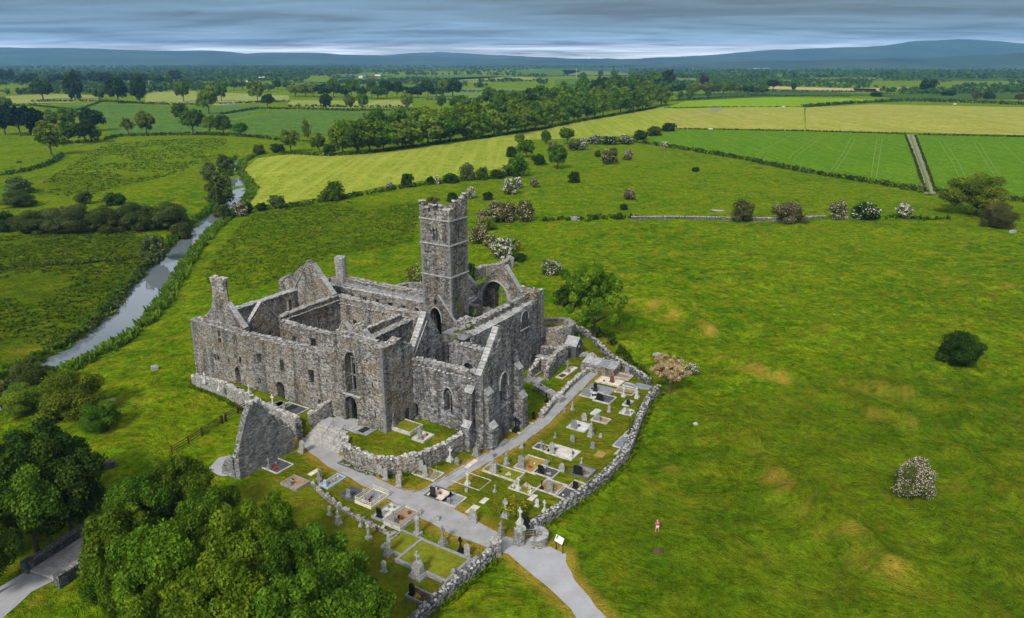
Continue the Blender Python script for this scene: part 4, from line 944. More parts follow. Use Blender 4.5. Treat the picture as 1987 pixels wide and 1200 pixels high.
def fringe(name, P, w, n, leaf, seed, size=.7):
    A_, B__ = [], []
    for i, p_ in enumerate(P):
        a, b = P[max(i-1, 0)], P[min(i+1, len(P)-1)]; dx, dy = b[0]-a[0], b[1]-a[1]; l = math.hypot(dx, dy) or 1
        A_.append((p_[0]-dy/l*w, p_[1]+dx/l*w)); B__.append((p_[0]+dy/l*w, p_[1]-dx/l*w))
    return tufts(name, [A_+B__[::-1]], n, size, leaf, seed, .9, -9, 5)
fringe('wall_foot_grass', [G(u, v)[:2] for u, v in [(1033, 1032), (1085, 996), (1130, 966), (1175, 931), (1213, 891), (1228, 856), (1240, 821), (1256, 786), (1276, 761)]], 1.0, 900, 'tuft_green', 41)
fringe('wall_foot_grass', [G(u, v)[:2] for u, v in [(957, 1081), (925, 1109), (885, 1141), (840, 1182), (800, 1221)]], .95, 420, 'tuft_green', 42)
fringe('wall_foot_grass', [Wd(a, b) for a, b in [(-.6, .5), (1, -2.1), (9, -2.4), (15, -3.3), (22, -4.4), (28, -5.2)]], .5, 420, 'tuft_green', 43)
fringe('wall_foot_grass', [Wd(a, b) for a, b in [(38.6, -6.6), (41.4, -7.0), (44, -6.9), (46.8, -5.9), (49.2, -2.6), (50.2, 1.4)]], .35, 260, 'tuft_green', 44, .5)
# ------------------------------------------------------------------ the friary ruin: local axes a (along the west front), b (west to east), z
ROT = math.atan2(AX[1], AX[0])
abbey = empty('friary_ruin', (OX, OY, 0), ROT, 'large roofless grey stone friary ruin with a tall square tower in its middle', 'ruined church')
def LZ(u, v, z=0.):
    x, y, _ = Pz(u, v, z); return Lc(x, y)
def arch(c, w, z0, zs, zt, n=7):
    """pointed arch opening: centre, width, sill, springing, tip"""
    L = [(c-w/2, z0), (c+w/2, z0), (c+w/2, zs)]
    for i in range(1, n):
        t = i/n; L.append((c+w/2*math.cos(t*math.pi/2)**1.0*(1-.0*t), zs+(zt-zs)*math.sin(t*math.pi/2)))
    L.append((c, zt))
    for i in range(n-1, 0, -1):
        t = i/n; L.append((c-w/2*math.cos(t*math.pi/2), zs+(zt-zs)*math.sin(t*math.pi/2)))
    L.append((c-w/2, zs)); return L
def rect(c, w, z0, z1): return [(c-w/2, z0), (c+w/2, z0), (c+w/2, z1), (c-w/2, z1)]
wr = random.Random(5)
def prism(axis, t0, t1, outline, holes=(), step=.8, wob=.05, top=.1, base=None):
    """elevation polygon -> wall body with uneven faces. axis 'a': outline in (a,z), thickness along b"""
    zmin = min(p[1] for p in outline) if base is None else base; zmx = max(p[1] for p in outline)
    O = resample(outline, step); J = []
    for x, z in O:
        if z > zmin+.3: x += wr.uniform(-wob, wob); z += wr.uniform(-1, .6)*(top if z > zmin+1.5 else wob)
        J.append((x, z))
    H = [resample(h, .7) for h in holes]
    pts = [Vector(p) for p in J]; E_ = [(i, (i+1) % len(J)) for i in range(len(J))]; loops = [list(range(len(J)))]
    for h in H:
        k = len(pts); pts += [Vector(p) for p in h]; E_ += [(k+i, k+(i+1) % len(h)) for i in range(len(h))]
    x0, x1 = min(p[0] for p in J), max(p[0] for p in J); z = zmin+step*.6
    while z < zmx:
        x = x0+step*.5
        while x < x1:
            q = (x+wr.uniform(-.2, .2), z+wr.uniform(-.2, .2))
            if poly_d(*q, J) > step*.35 and all(poly_d(*q, h) < -step*.3 for h in H): pts.append(Vector(q))
            x += step
        z += step
    vo, eo, fo, ov, oe, of = geometry.delaunay_2d_cdt(pts, E_, [], 0, 1e-5)
    fs = []
    for f in fo:
        cx = sum(vo[i].x for i in f)/3; cz = sum(vo[i].y for i in f)/3
        if in_poly(cx, cz, J) and not any(in_poly(cx, cz, h) for h in H): fs.append(tuple(f))
    n = len(vo); dj = [(wr.uniform(-wob, wob), wr.uniform(-wob, wob)) for _ in vo]
    mk = (lambda p, t: (p.x, t, p.y)) if axis == 'a' else (lambda p, t: (t, p.x, p.y))
    V = [mk(p, t0+d[0]) for p, d in zip(vo, dj)]+[mk(p, t1+d[1]) for p, d in zip(vo, dj)]
    cnt = {}
    for f in fs:
        for i in range(3):
            e = (f[i], f[(i+1) % 3]); cnt[e] = 1
    F = []
    for f in fs: F.append(f); F.append(tuple(i+n for i in reversed(f)))
    for (i, j) in cnt:
        if (j, i) not in cnt: F.append((j, i, i+n, j+n))
    return V, F, J
def fixn(me):
    bm = bmesh.new(); bm.from_mesh(me); bmesh.ops.recalc_face_normals(bm, faces=bm.faces); bm.to_mesh(me); bm.free()
def wall(name, axis, t0, t1, outline, holes=(), mat='rubble_stone', parent=None, top=.1, wob=.05, label=None, step=.8):
    V, F, J = prism(axis, t0, t1, outline, holes, step, wob, top)
    me = bpy.data.meshes.new(name); me.from_pydata(V, [], F); me.update(); fixn(me); me.materials.append(M[mat])
    o = link(name, me, parent or abbey)
    if label: o['label'] = label
    return o
# shared cap stones
def stone_me(name, d, mat, jit, seed):
    random.seed(seed); mb = MB(); mb.box((0, 0, 0), d, jit=jit); return mb.mesh(name, mat)
CAPS = [stone_me('coping_stone', (.70, .60, .11), 'lichen_stone', .06, 1), stone_me('coping_stone', (.60, .52, .12), 'lichen_stone', .06, 2), stone_me('coping_stone', (.50, .46, .15), 'field_stone', .06, 3), stone_me('coping_stone', (.66, .55, .10), 'slate_slab', .05, 9)]
SLABS = [stone_me('coping_slab', (1.05, 1.0, .14), 'cope_stone', .03, 20+i) for i in range(3)]
random.seed(77)
def place(me, name, parent, loc, rot, sc=(1, 1, 1)):
    o = bpy.data.objects.new(name, me); COL.objects.link(o); o.parent = parent; o.location = loc; o.rotation_euler = rot; o.scale = sc; return o
def caps(parent, axis, t0, t1, line, single=True, ov=.1, size=.68):
    """rows of cap stones along a wall top; line = [(s,z)..]"""
    n_ = 0; mb = MB()
    L = resample(line, size, False)
    rows_ = [(t0+.25-ov, 1), (t1-.25+ov, -1)] if abs(t1-t0) > .75 else [((t0+t1)/2, 0)]
    for t, sgn in rows_:
        for (s, z), (s2, z2) in zip(line[:-1], line[1:]):
            ln = math.hypot(s2-s, z2-z); k = max(1, int(ln/size)); sl = math.atan2(z2-z, s2-s)
            for i in range(k):
                if wr.random() < .16: continue
                f = (i+.5+wr.uniform(-.15, .15))/k; x, zz = s+(s2-s)*f, z+(z2-z)*f+.02+wr.uniform(-.06, .09)
                ro = wr.uniform(-.3, .3); tl = wr.uniform(-.1, .1)+.12*sgn
                if single:
                    me = wr.choice(CAPS)
                    if axis == 'a': place(me, 'coping_stone', parent, (x, t, zz), (-tl, -sl+wr.uniform(-.06, .06), ro), (wr.uniform(.8, 1.15), 1, wr.uniform(.7, 1.4)))
                    else: place(me, 'coping_stone', parent, (t, x, zz), (sl+wr.uniform(-.06, .06), tl, math.pi/2*0+ro), (1, wr.uniform(.8, 1.15), wr.uniform(.7, 1.4)))
                else:
                    c = (x, t, zz) if axis == 'a' else (t, x, zz); d = (.68*wr.uniform(.8, 1.1), .6, .15)
                    if axis != 'a': d = (d[1], d[0], d[2])
                    mb.box(c, d, ro, (-tl, -sl) if axis == 'a' else (sl, tl), .04)
    for _ in range(int(len(L)*3)):                                   # rubble between the rows
        i = wr.randrange(len(L)-1); f = wr.random(); x = L[i][0]+(L[i+1][0]-L[i][0])*f; z = L[i][1]+(L[i+1][1]-L[i][1])*f
        t = wr.uniform(min(t0, t1)+.05, max(t0, t1)-.05); d = wr.uniform(.12, .42)**1.1
        c = (x, t, z+d*.12) if axis == 'a' else (t, x, z+d*.12); mb.box(c, (d, d*wr.uniform(.5, 1), d*wr.uniform(.3, .7)), wr.uniform(0, 3), (wr.uniform(-.4, .4), wr.uniform(-.4, .4)), .04)
    if mb.v: tag(mb.build('loose_stones', 'lichen_stone', parent), kind='stuff')
def slope(parent, axis, t0, t1, p, q, w=None):
    """sloping gable coping of long slabs from p to q"""
    ln = math.hypot(q[0]-p[0], q[1]-p[1]); k = max(1, round(ln/1.0)); sl = math.atan2(q[1]-p[1], q[0]-p[0]); tm = (t0+t1)/2; w = w or abs(t1-t0)+.22
    for i in range(k):
        f = (i+.5)/k; x, z = p[0]+(q[0]-p[0])*f, p[1]+(q[1]-p[1])*f; me = wr.choice(SLABS); L1 = ln/k/1.05*.99
        off = .06+wr.uniform(0, .03); x += -math.sin(sl)*off; z += math.cos(sl)*off
        if axis == 'a': place(me, 'coping_slab', parent, (x, tm, z), (0, -sl, 0), (L1, w, 1))
        else: place(me, 'coping_slab', parent, (tm, x, z), (sl, 0, 0), (w, L1, 1))
def flip(a0, a1): return (a1, a0)

# --- west range front wall (faces the viewer at the left)
top_w = [(0, 10.5), (6, 10.6), (12, 10.4), (18, 10.6), (24, 10.7), (29.2, 10.9)]
ww = wall('west_wall', 'a', 0, 1.5, [(-.35, -.6), (29.2, -.6)]+top_w[::-1]+[(-.1, 5)], [arch(10.1, 1.3, 1.7, 3.4, 4.6), arch(19.8, 1.7, 1.4, 3.6, 4.4), rect(6.7, .7, 7.9, 8.8), rect(6.75, .7, 9.0, 10.0), rect(5.1, .5, 4.6, 5.7), rect(5.75, .5, 4.6, 5.7), rect(8.4, .35, 5.0, 5.9), rect(11.2, .5, 5.4, 6.6), rect(15.7, .9, 6.4, 8.0), rect(20.6, .8, 6.2, 8.1), rect(26.7, 1.1, 5.7, 7.9), rect(15.3, .35, 3.0, 4.0), rect(27.9, .5, 2.9, 3.6)])
caps(ww, 'a', 0, 1.5, top_w)
for c_, d_, n_ in (((5.42, .2, 5.15), (.12, .3, 1.2), 'window_mullion'), ((5.42, .15, 5.78), (1.5, .3, .14), 'window_lintel'), ((5.42, .15, 4.5), (1.5, .4, .14), 'window_sill'), ((6.72, .15, 8.9), (.9, .3, .12), 'window_transom')): mb = MB(); mb.box(c_, d_); mb.build(n_, 'weathered_stone', ww)
wall('wall_batter', 'b', -.35, -.02, [(-.2, -.6), (3, -.6), (2.6, 3), (1.2, 6.5), (.1, 9)], mat='rubble_stone')
# --- nave front
fo_ = [(28.9, -.6), (40.6, -.6), (40.6, 14.0), (39.4, 14.1), (38, 14.3), (36.5, 14.5), (34.5, 14.6), (33, 14.5), (31.6, 14.6), (31.0, 14.2), (30.3, 12.6), (29.4, 12.2), (29.1, 11.6)]
nf = wall('nave_west_front', 'a', -.15, 1.5, fo_, [arch(34.8, 2.3, 6.2, 10.8, 12.4), arch(34.3, 2.1, 1.4, 4.6, 5.7), rect(38.6, .25, 8.0, 8.9), rect(38.8, .25, 3.6, 4.6)], top=.22, label='nave front wall with a tall window above a doorway')
mb = MB()
for x in (34.05, 34.8, 35.55): mb.box((x, .9, 8.9), (.13, .25, 5.5))
mb.box((34.8, .9, 11.3), (2.3, .25, .14)); mb.box((34.8, .9, 8.6), (2.3, .2, .10)); mb.build('tracery', 'dark_weathered', nf)
mb = MB(); mb.box((34.8, -.22, 6.05), (3.1, .35, .16)); mb.build('window_sill', 'cope_stone', nf); mb = MB(); mb.box((34.3, .35, 1.75), (2.6, .8, .14)); mb.build('door_step', 'cope_stone', nf)
wall('door_jamb', 'a', .5, .9, [(33.2, 1.5), (33.75, 1.5), (33.75, 5.0), (33.2, 5.0)], mat='dark_stone', parent=nf)
caps(nf, 'a', -.15, 1.5, [(31.1, 14.4), (34.5, 14.6), (38, 14.3), (40.5, 14.0)])
# broken nave gable behind the front
g = wall('nave_west_gable', 'a', 1.5, 2.3, [(30.6, 10), (38.2, 10), (37.7, 13.2), (36.6, 14.4), (35.6, 15.7), (34.9, 16.0), (34.2, 15.6), (33.6, 14.6), (32.8, 14.4), (32.3, 15.8), (31.6, 14.6)], top=.15)
slope(g, 'a', 1.5, 2.3, (30.9, 13.7), (32.2, 15.8), .7); slope(g, 'a', 1.5, 2.3, (32.3, 15.7), (33.4, 14.5), .7); slope(g, 'a', 1.5, 2.3, (35.2, 15.8), (37.7, 13.4), .8); caps(g, 'a', 1.5, 2.3, [(33.6, 14.7), (35, 16)], False)
# --- nave south wall (corner block right of the front)
ns = wall('nave_south_wall', 'b', 39.2, 40.65, [(1.4, -.6), (6.2, -.6), (6.2, 11.4), (5.9, 12.9), (5.2, 13.0), (4.8, 12.5), (4.3, 13.2), (3.6, 14.3), (2.2, 14.0), (1.4, 13.8)], [arch(4.3, 1.1, 1.5, 3.2, 3.8), rect(2.6, .25, 7.8, 8.6)], top=.2)
caps(ns, 'b', 39.2, 40.65, [(.6, 14.0), (2.2, 14.05), (3.7, 14.3)], True); caps(ns, 'b', 39.2, 40.65, [(4.9, 12.7), (6, 13.0)], True)
# --- nave north wall and cloister walk walls
nn = wall('nave_north_wall', 'b', 27.7, 28.9, [(1.4, -.6), (20.3, -.6), (20.3, 9.9), (10, 9.7), (5, 9.8), (1.4, 12.0)], [arch(7, 1, 0, 2.5, 3.2)], mat='grey_ashlar', top=.08)
caps(nn, 'b', 27.7, 28.9, [(1.6, 12), (5, 9.8), (10, 9.7), (20, 9.9)])
cs = wall('cloister_south_wall', 'b', 26.0, 26.6, [(9.8, -.6), (20.4, -.6), (20.4, 10.3), (9.8, 10.4)], [rect(12, 1, 4.0, 6.5), rect(16, 1, 4, 6.5)], top=.1)
caps(cs, 'b', 26.0, 26.6, [(10.0, 10.4), (20.2, 10.3)], False)
cw = wall('cloister_west_wall', 'a', 9.1, 10.0, [(9.6, -.6), (29, -.6), (29, 9.2), (22, 9.4), (16, 9.3), (9.6, 9.5)], [rect(13.2, .8, 6.0, 7.4), rect(17.6, 1.2, 5.4, 8.0), rect(15.6, .6, 5.8, 6.6), rect(21.4, 1.2, 5.2, 7.6), rect(25.5, 1.1, 5.3, 7.6)], label='cloister wall with square upper windows')
caps(cw, 'a', 9.1, 10.0, [(9.8, 9.5), (16, 9.3), (22, 9.4), (28.6, 9.2)])
cn = wall('cloister_north_wall', 'b', 9.3, 10.1, [(9.4, -.6), (23.4, -.6), (23.4, 10.3), (9.4, 10.1)], [rect(13.6, .35, 6.0, 8.2), rect(17.5, .35, 5.6, 7.4)], top=.06)
caps(cn, 'b', 9.3, 10.1, [(9.6, 10.1), (23.2, 10.3)], False)
mb = MB()
for i in range(18): mb.box((10.22, 10.2+i*.75, 9.45+wr.uniform(-.08, .08)), (.32, .5, .12), 0, (0, 0), .03)
tag(mb.build('corbel_row', 'lichen_stone', cn), kind='stuff')
ce = wall('cloister_east_wall', 'a', 22.7, 23.6, [(9.4, -.6), (30.8, -.6), (30.8, 10.2), (22, 9.8), (9.4, 10.1)], [rect(13.5, .9, 4.6, 6.2), rect(18.0, .9, 4.6, 6.2), rect(22.6, .9, 4.6, 6.2)], top=.1)
caps(ce, 'a', 22.7, 23.6, [(9.6, 10.1), (22, 9.8), (30.4, 10.1)], False)
mb = MB()
for i in range(24): mb.box((10.4+i*.76, 22.55, 8.95+wr.uniform(-.1, .1)), (.5, .3, .12), 0, (0, 0), .03)
tag(mb.build('corbel_row', 'lichen_stone', ce), kind='stuff')
# --- north wall, north range gables
nw = wall('north_wall', 'b', -.1, 1.0, [(1.4, -1), (29.6, -1), (29.6, 10.2), (20, 10.1), (8, 10.1), (1.4, 10.3)], [arch(19.2, 1.5, 5.6, 7.9, 8.8), rect(20.9, .6, 5.9, 6.7), rect(25, 1.1, 5.5, 7.4), rect(12, .6, 3, 5)], top=.08)
caps(nw, 'b', -.1, 1.0, [(2.8, 10.3), (8, 10.1), (20, 10.1), (21.5, 10.1)], False); slope(nw, 'b', -.1, 1.0, (10, 10.12), (21.3, 10.12), .9)
g1 = wall('chimney_gable', 'a', 1.5, 2.5, [(.9, -.6), (10.8, -.6), (10.7, 10.7), (8.6, 12.8), (7.2, 14.4), (4.2, 14.2), (3.2, 12.2), (1.9, 10.9), (.9, 10.6)], [arch(8.6, .7, 8.6, 10.2, 10.8), rect(5.6, .7, 5, 7)], top=.15)
slope(g1, 'a', 1.5, 2.5, (7.4, 14.0), (10.8, 10.6), .9); slope(g1, 'a', 1.5, 2.5, (1.9, 11.0), (3.4, 12.6), .7)
ch = MB(); ch.lathe([(1.75, 13.4), (1.7, 14.2), (1.6, 15.4), (1.62, 16.6), (1.68, 17.5), (1.45, 17.85), (1.0, 17.7), (.9, 16.6)], (5.4, 2.1, 0), 12, .07); co = ch.build('chimney_stack', 'rubble_stone', abbey)
for v in co.data.vertices: v.co.y = 2.1+(v.co.y-2.1)*.55
caps(g1, 'a', 1.6, 2.6, [(4.0, 17.7), (7.0, 17.8)], False)
g2 = wall('west_range_gable', 'b', 9.0, 9.8, [(2.0, -.6), (9.6, -.6), (9.5, 9.3), (8.0, 11.0), (7.0, 12.2), (6.4, 12.6), (5.6, 12.5), (2.6, 9.6)], [rect(7.2, .5, 7.4, 8.2)], top=.3)
slope(g2, 'b', 9.0, 9.8, (2.2, 9.4), (6.3, 13.4), .62); slope(g2, 'b', 9.0, 9.8, (6.35, 13.35), (9.6, 9.7), .4)
g3 = wall('east_range_gable', 'a', 21.4, 22.3, [(.6, -.6), (9.8, -.6), (9.8, 10.6), (4.9, 15.9), (4.3, 15.9), (.6, 10.4)], [rect(3.0, .8, 4, 6)], top=.05)
slope(g3, 'a', 21.4, 22.3, (.2, 10.3), (4.3, 16.0), .95); slope(g3, 'a', 21.4, 22.3, (5.3, 15.6), (9.9, 10.6), .95)
# --- east range
er = wall('east_range_wall', 'a', 28.6, 29.3, [(.9, -.6), (30.8, -.6), (30.8, 9.7), (14, 9.5), (.9, 9.3)], [rect(4.3+i*3.1, .85, 6.5, 8.4) for i in range(8)], mat='rubble_stone', top=.08, label='upper wall with a row of small square windows')
caps(er, 'a', 28.6, 29.3, [(1, 9.3), (14, 9.5), (30.4, 9.7)], False)
mb = MB()
for i in range(38):
    for j in range(2): mb.box((1.6+i*.76+wr.uniform(-.1, .1), 29.45+j*.55, 9.62+j*.18+wr.uniform(-.03, .05)), (.74, .62, .08), wr.uniform(-.08, .08), (.3, 0), .03)
tag(mb.build('wall_walk_slates', 'slate_slab', er), kind='stuff')
eo = wall('east_outer_wall', 'a', 30.2, 31.6, [(-1, -1), (40, -1), (40, 10.0), (23, 10.7), (12, 10.5), (5, 10.6), (1, 10.2), (-1, 9.6)], [rect(8, .5, 3, 5), rect(16, .5, 3, 5)], top=.2)
caps(eo, 'a', 30.2, 31.6, [(-.5, 9.8), (5, 10.6), (12, 10.5), (23, 10.7), (31, 10.4)], False)
ch = MB(); ch.lathe([(1.1, 9.4), (1.05, 12), (1.12, 14.0), (1.18, 14.5), (1.0, 14.75), (.6, 14.6)], (3.3, 30.3, 0), 12, .05); ch.build('chimney_stack', 'field_stone', abbey)
for t, ax_, a0, a1, z0 in ((0, 'a', 23.2, 24.0, 10.4), (1, 'a', 26.3, 27.1, 11.4), (2, 'b', -6.3, -5.5, 10.6)):
    if ax_ == 'a': wall('turret_wall', 'a', a0, a1, [(-6.2, -1), (.2, -1), (.2, z0-.5), (-1.6, z0+.2), (-3.2, z0+1.4), (-4.4, z0+.3), (-6.2, z0-.8)], top=.35)
    else: wall('turret_wall', 'b', a0, a1, [(23.4, -1), (27.0, -1), (27.0, z0), (25.4, z0+.6), (23.4, z0-.6)], top=.35)
# --- south transept
tw_top = [(40.4, 10.6), (45, 10.7), (51.6, 10.9)]
tw = wall('transept_west_wall', 'a', 5.8, 6.9, [(40.4, -.6), (51.7, -.6)]+tw_top[::-1], [arch(46.7, 1.45, 3.9, 6.4, 7.7), arch(40.95, .9, 1.6, 3.5, 4.0)], mat='grey_ashlar', label='transept side wall with one traceried window')
caps(tw, 'a', 5.8, 6.9, tw_top)
mb = MB()
for i in range(15): mb.box((41.3+i*.7, 5.7, 10.0+wr.uniform(-.06, .06)), (.4, .25, .12), 0, (0, 0), .03)
tag(mb.build('corbel_row', 'lichen_stone', tw), kind='stuff')
def tracery(parent, axis, t, c, w, z0, zs, zt, n=2, mat='dark_weathered'):
    mb = MB(); P = (lambda x, z: (x, t, z)) if axis == 'a' else (lambda x, z: (t, x, z))
    for i in range(1, n+1):
        x = c-w/2+w*i/(n+1); mb.tube([P(x, z0), P(x, zs+.1)], .07, 5)
    for i in range(n+1):
        xl = c-w/2+w*i/(n+1); xr = xl+w/(n+1); xm = (xl+xr)/2
        mb.tube([P(xl, zs), P(xl+.1*(xm-xl), zs+.35*(zt-zs)*.6), P(xm, zs+(zt-zs)*.55)], .06, 5); mb.tube([P(xr, zs), P(xr-.1*(xr-xm), zs+.35*(zt-zs)*.6), P(xm, zs+(zt-zs)*.55)], .06, 5)
        if i: mb.tube([P(xl, zs+.1), P(xl+(c-xl)*.5+w*.14, zs+(zt-zs)*.45), P(xl+w*.2, zs+(zt-zs)*.75)], .05, 5); mb.tube([P(xl, zs+.1), P(xl-w*.12, zs+(zt-zs)*.45), P(xl-w*.02, zs+(zt-zs)*.8)], .05, 5)
    return mb.build('tracery', mat, parent)
tracery(tw, 'a', 6.3, 46.7, 1.45, 3.9, 6.2, 7.7, 1)
def hood(parent, axis, t, c, w, zs, zt, sill=None, r=.09, mat='weathered_stone'):
    A_ = [p for p in arch(c, w+.25, zs-.4, zs, zt+.15) if p[1] >= zs-.41]; A_ = A_[1:]+A_[:1]
    A_ = arch(c, w+.25, zs-.4, zs, zt+.15)[1:]+[arch(c, w+.25, zs-.4, zs, zt+.15)[0]]
    P = (lambda x, z: (x, t, z)) if axis == 'a' else (lambda x, z: (t, x, z)); mb = MB(); mb.tube([P(*p) for p in A_], r, 5)
    mb.build('hood_mould', mat, parent)
    if sill is not None:
        mb = MB(); mb.box(P(c, sill), (w+.5, .3, .16) if axis == 'a' else (.3, w+.5, .16)); mb.build('window_sill', 'cope_stone', parent)
hood(tw, 'a', 5.75, 46.7, 1.45, 6.4, 7.7, 3.8)
tg = wall('transept_south_gable', 'b', 51.4, 52.5, [(5.75, -.6), (14.9, -.6), (14.9, 10.8), (10.4, 16.1), (9.8, 16.1), (5.75, 10.9)], [arch(10.9, 2.0, 4.6, 7.6, 9.4)], mat='grey_ashlar', top=.05, label='transept gable wall with a tall traceried window')
slope(tg, 'b', 51.4, 52.5, (5.6, 10.8), (9.9, 16.3), .85); slope(tg, 'b', 51.4, 52.5, (10.3, 16.3), (15.0, 10.9), .5)
tracery(tg, 'b', 52.0, 10.9, 2.0, 4.6, 7.4, 9.4, 2, 'grey_granite'); hood(tg, 'b', 52.55, 10.9, 2.0, 7.6, 9.4, 4.5)
te = wall('transept_east_wall', 'a', 13.6, 14.7, [(42.8, -.6), (51.5, -.6), (51.5, 10.9), (47, 10.6), (42.8, 10.7)], [arch(44.6, 2.0, 2, 6.8, 8.2), arch(48.8, 1.6, 3, 5.8, 7.2)], mat='grey_ashlar')
caps(te, 'a', 13.6, 14.7, [(43, 10.7), (47, 10.6), (51.2, 10.9)])
tn = wall('transept_north_gable', 'b', 39.35, 40.4, [(5.9, -.6), (14.4, -.6), (14.4, 10.2), (13.2, 10.9), (10.2, 16.1), (9.7, 16.1), (6.1, 10.8)], [arch(11.2, 3.4, -.4, 4.6, 7.2)], mat='grey_ashlar', top=.08, label='gable over the transept arch')
slope(tn, 'b', 39.35, 40.4, (5.9, 10.6), (9.8, 16.3), .95)
for i in range(8): place(SLABS[i % 3], 'coping_slab', tn, (40.35, 6.3+i*.45, 10.4+i*.62), (.96, 0, 0), (.25, .8, .9))
# buttresses: stepped, with weathered slopes
def buttress(a0, a1, b0, b1, steps, d):
    """steps: [(z_top, projection)] along direction d = ('a'|'b', sign)"""
    z0 = -.6
    for i, (zt, pr) in enumerate(steps):
        z1 = zt; mb = MB(); nx = steps[i+1][1] if i+1 < len(steps) else 0
        def cx(p): return p
        if d[0] == 'b':
            y0 = b0 if d[1] < 0 else b1; s = d[1]
            V = [(a0, y0, z0), (a1, y0, z0), (a1, y0+s*pr, z0), (a0, y0+s*pr, z0), (a0, y0, z1+.75), (a1, y0, z1+.75), (a1, y0+s*nx, z1+.75), (a0, y0+s*nx, z1+.75), (a1, y0+s*pr, z1), (a0, y0+s*pr, z1)]
        else:
            x0 = a1 if d[1] > 0 else a0; s = d[1]
            V = [(x0, b0, z0), (x0, b1, z0), (x0+s*pr, b1, z0), (x0+s*pr, b0, z0), (x0, b0, z1+.75), (x0, b1, z1+.75), (x0+s*nx, b1, z1+.75), (x0+s*nx, b0, z1+.75), (x0+s*pr, b1, z1), (x0+s*pr, b0, z1)]
        mb.add(V, [(0, 1, 2, 3), (0, 4, 5, 1), (3, 2, 8, 9), (9, 8, 6, 7), (4, 7, 6, 5), (0, 3, 9, 7, 4), (1, 5, 6, 8, 2)]); me = mb.mesh('buttress', 'grey_ashlar'); fixn(me); bo = link('buttress', me, abbey)
        sm = MB(); l = math.hypot(.75, pr-nx); an = math.atan2(.75, pr-nx)
        for k in range(2):
            f = (k+.5)/2
            if d[0] == 'b': sm.box(((a0+a1)/2, y0+s*(pr+(nx-pr)*f), z1+.75*f+.06), (a1-a0+.12, l/2+.04, .1), 0, (an if s < 0 else -an, 0), .015)
            else: sm.box((x0+s*(pr+(nx-pr)*f), (b0+b1)/2, z1+.75*f+.06), (l/2+.04, b1-b0+.12, .1), 0, (0, an*s), .015)
        sm.build('weathering', 'cope_stone', bo); z0 = z1-.3
buttress(50.0, 51.2, 5.8, 5.8, [(3.4, 1.5), (8.2, .8)], ('b', -1)); buttress(52.5, 52.5, 6.0, 7.3, [(3.2, 1.3), (8.0, .7)], ('a', 1)); buttress(52.5, 52.5, 13.5, 14.7, [(4.8, 1.5), (9.0, .8)], ('a', 1)); buttress(50.4, 51.4, 14.7, 14.7, [(6.8, 1.7), (9.2, 1.0)], ('b', 1))
# --- east gable of the nave, tower
ge = wall('nave_east_gable', 'a', 19.6, 20.35, [(29.4, 8.2), (39.4, 8.2), (39.2, 9.0), (34.4, 14.9), (33.7, 15.0), (29.6, 10.0)], [arch(34.1, 2.2, 8.21, 11.2, 13.0), rect(34.1, .55, 13.5, 14.4)][:2], mat='tower_stone', top=.05)
wall('nave_east_gable_base', 'a', 19.6, 20.35, [(28.8, -.6), (40.6, -.6), (40.6, 8.2), (28.8, 8.2)], [arch(34.1, 2.2, 0, 8.1, 8.19)], mat='tower_stone', parent=ge)
hood(ge, 'a', 19.55, 34.1, 2.2, 11.2, 13.0)
for p, q in (((29.6, 10.1), (33.9, 15.1)), ((34.3, 15.1), (39.3, 9.1))): slope(ge, 'a', 19.9, 20.3, p, q, .35)
tower = abbey
T0, T1, S0, S1 = 31.2, 36.8, 20.3, 24.8
def tw_wall(axis, t0, t1, lo, hi, holes, nm):
    nt_ = 25.9+1.0
    return wall(nm, axis, t0, t1, [(lo-.12, -.5), (hi+.12, -.5), (hi, 12), (hi-.05, 27.0), (lo+.05, 27.0), (lo, 12)], holes, mat='tower_stone', top=.02, wob=.035)
tws = [tw_wall('a', S0, S0+.9, T0, T1, [arch(34.0-.27, .42, 23.7, 25.2, 25.7), arch(34.0+.27, .42, 23.7, 25.2, 25.7), arch(34.1, 2.0, 8, 11, 12.9)], 'tower_west_face'),
       tw_wall('b', T1-.9, T1, S0, S1, [arch(22.6, .45, 23.7, 25.4, 25.9), rect(22.0, .55, 12.2, 13.6)], 'tower_south_face'),
       tw_wall('a', S1-.9, S1, T0, T1, [], 'tower_east_face'), tw_wall('b', T0, T0+.9, S0, S1, [arch(22.6, .45, 23.7, 25.4, 25.9)], 'tower_north_face')]
mb = MB(); mb.box((34.0, S0+.3, 24.7), (.13, .3, 2.0)); mb.build('window_mullion', 'weathered_stone', tws[0])
mb = MB(); mb.box(((T0+T1)/2, (S0+S1)/2, 26.2), (T1-T0-1.4, S1-S0-1.4, .2)); mb.build('tower_floor', 'dark_stone', abbey)
for z in (18.15, 23.15, 26.95):
    mb = MB(); e = .13
    mb.box(((T0+T1)/2, S0-.02, z), (T1-T0+2*e, .3, .2), jit=.015); mb.box(((T0+T1)/2, S1+.02, z), (T1-T0+2*e, .3, .2), jit=.015)
    mb.box((T0-.02, (S0+S1)/2, z+.003), (.3, S1-S0-.2, .2), jit=.015); mb.box((T1+.02, (S0+S1)/2, z+.003), (.3, S1-S0-.2, .2), jit=.015); mb.build('string_course', 'weathered_stone', abbey)
def parapet(axis, t0, t1, lo, hi, prof, nm='parapet'):
    P = [(lo, 26.9), (hi, 26.9)]+[(lo+(hi-lo)*f, z) for f, z in reversed(prof)]
    return wall(nm, axis, t0, t1, P, mat='rubble_stone', top=.14, wob=.04, step=.35)
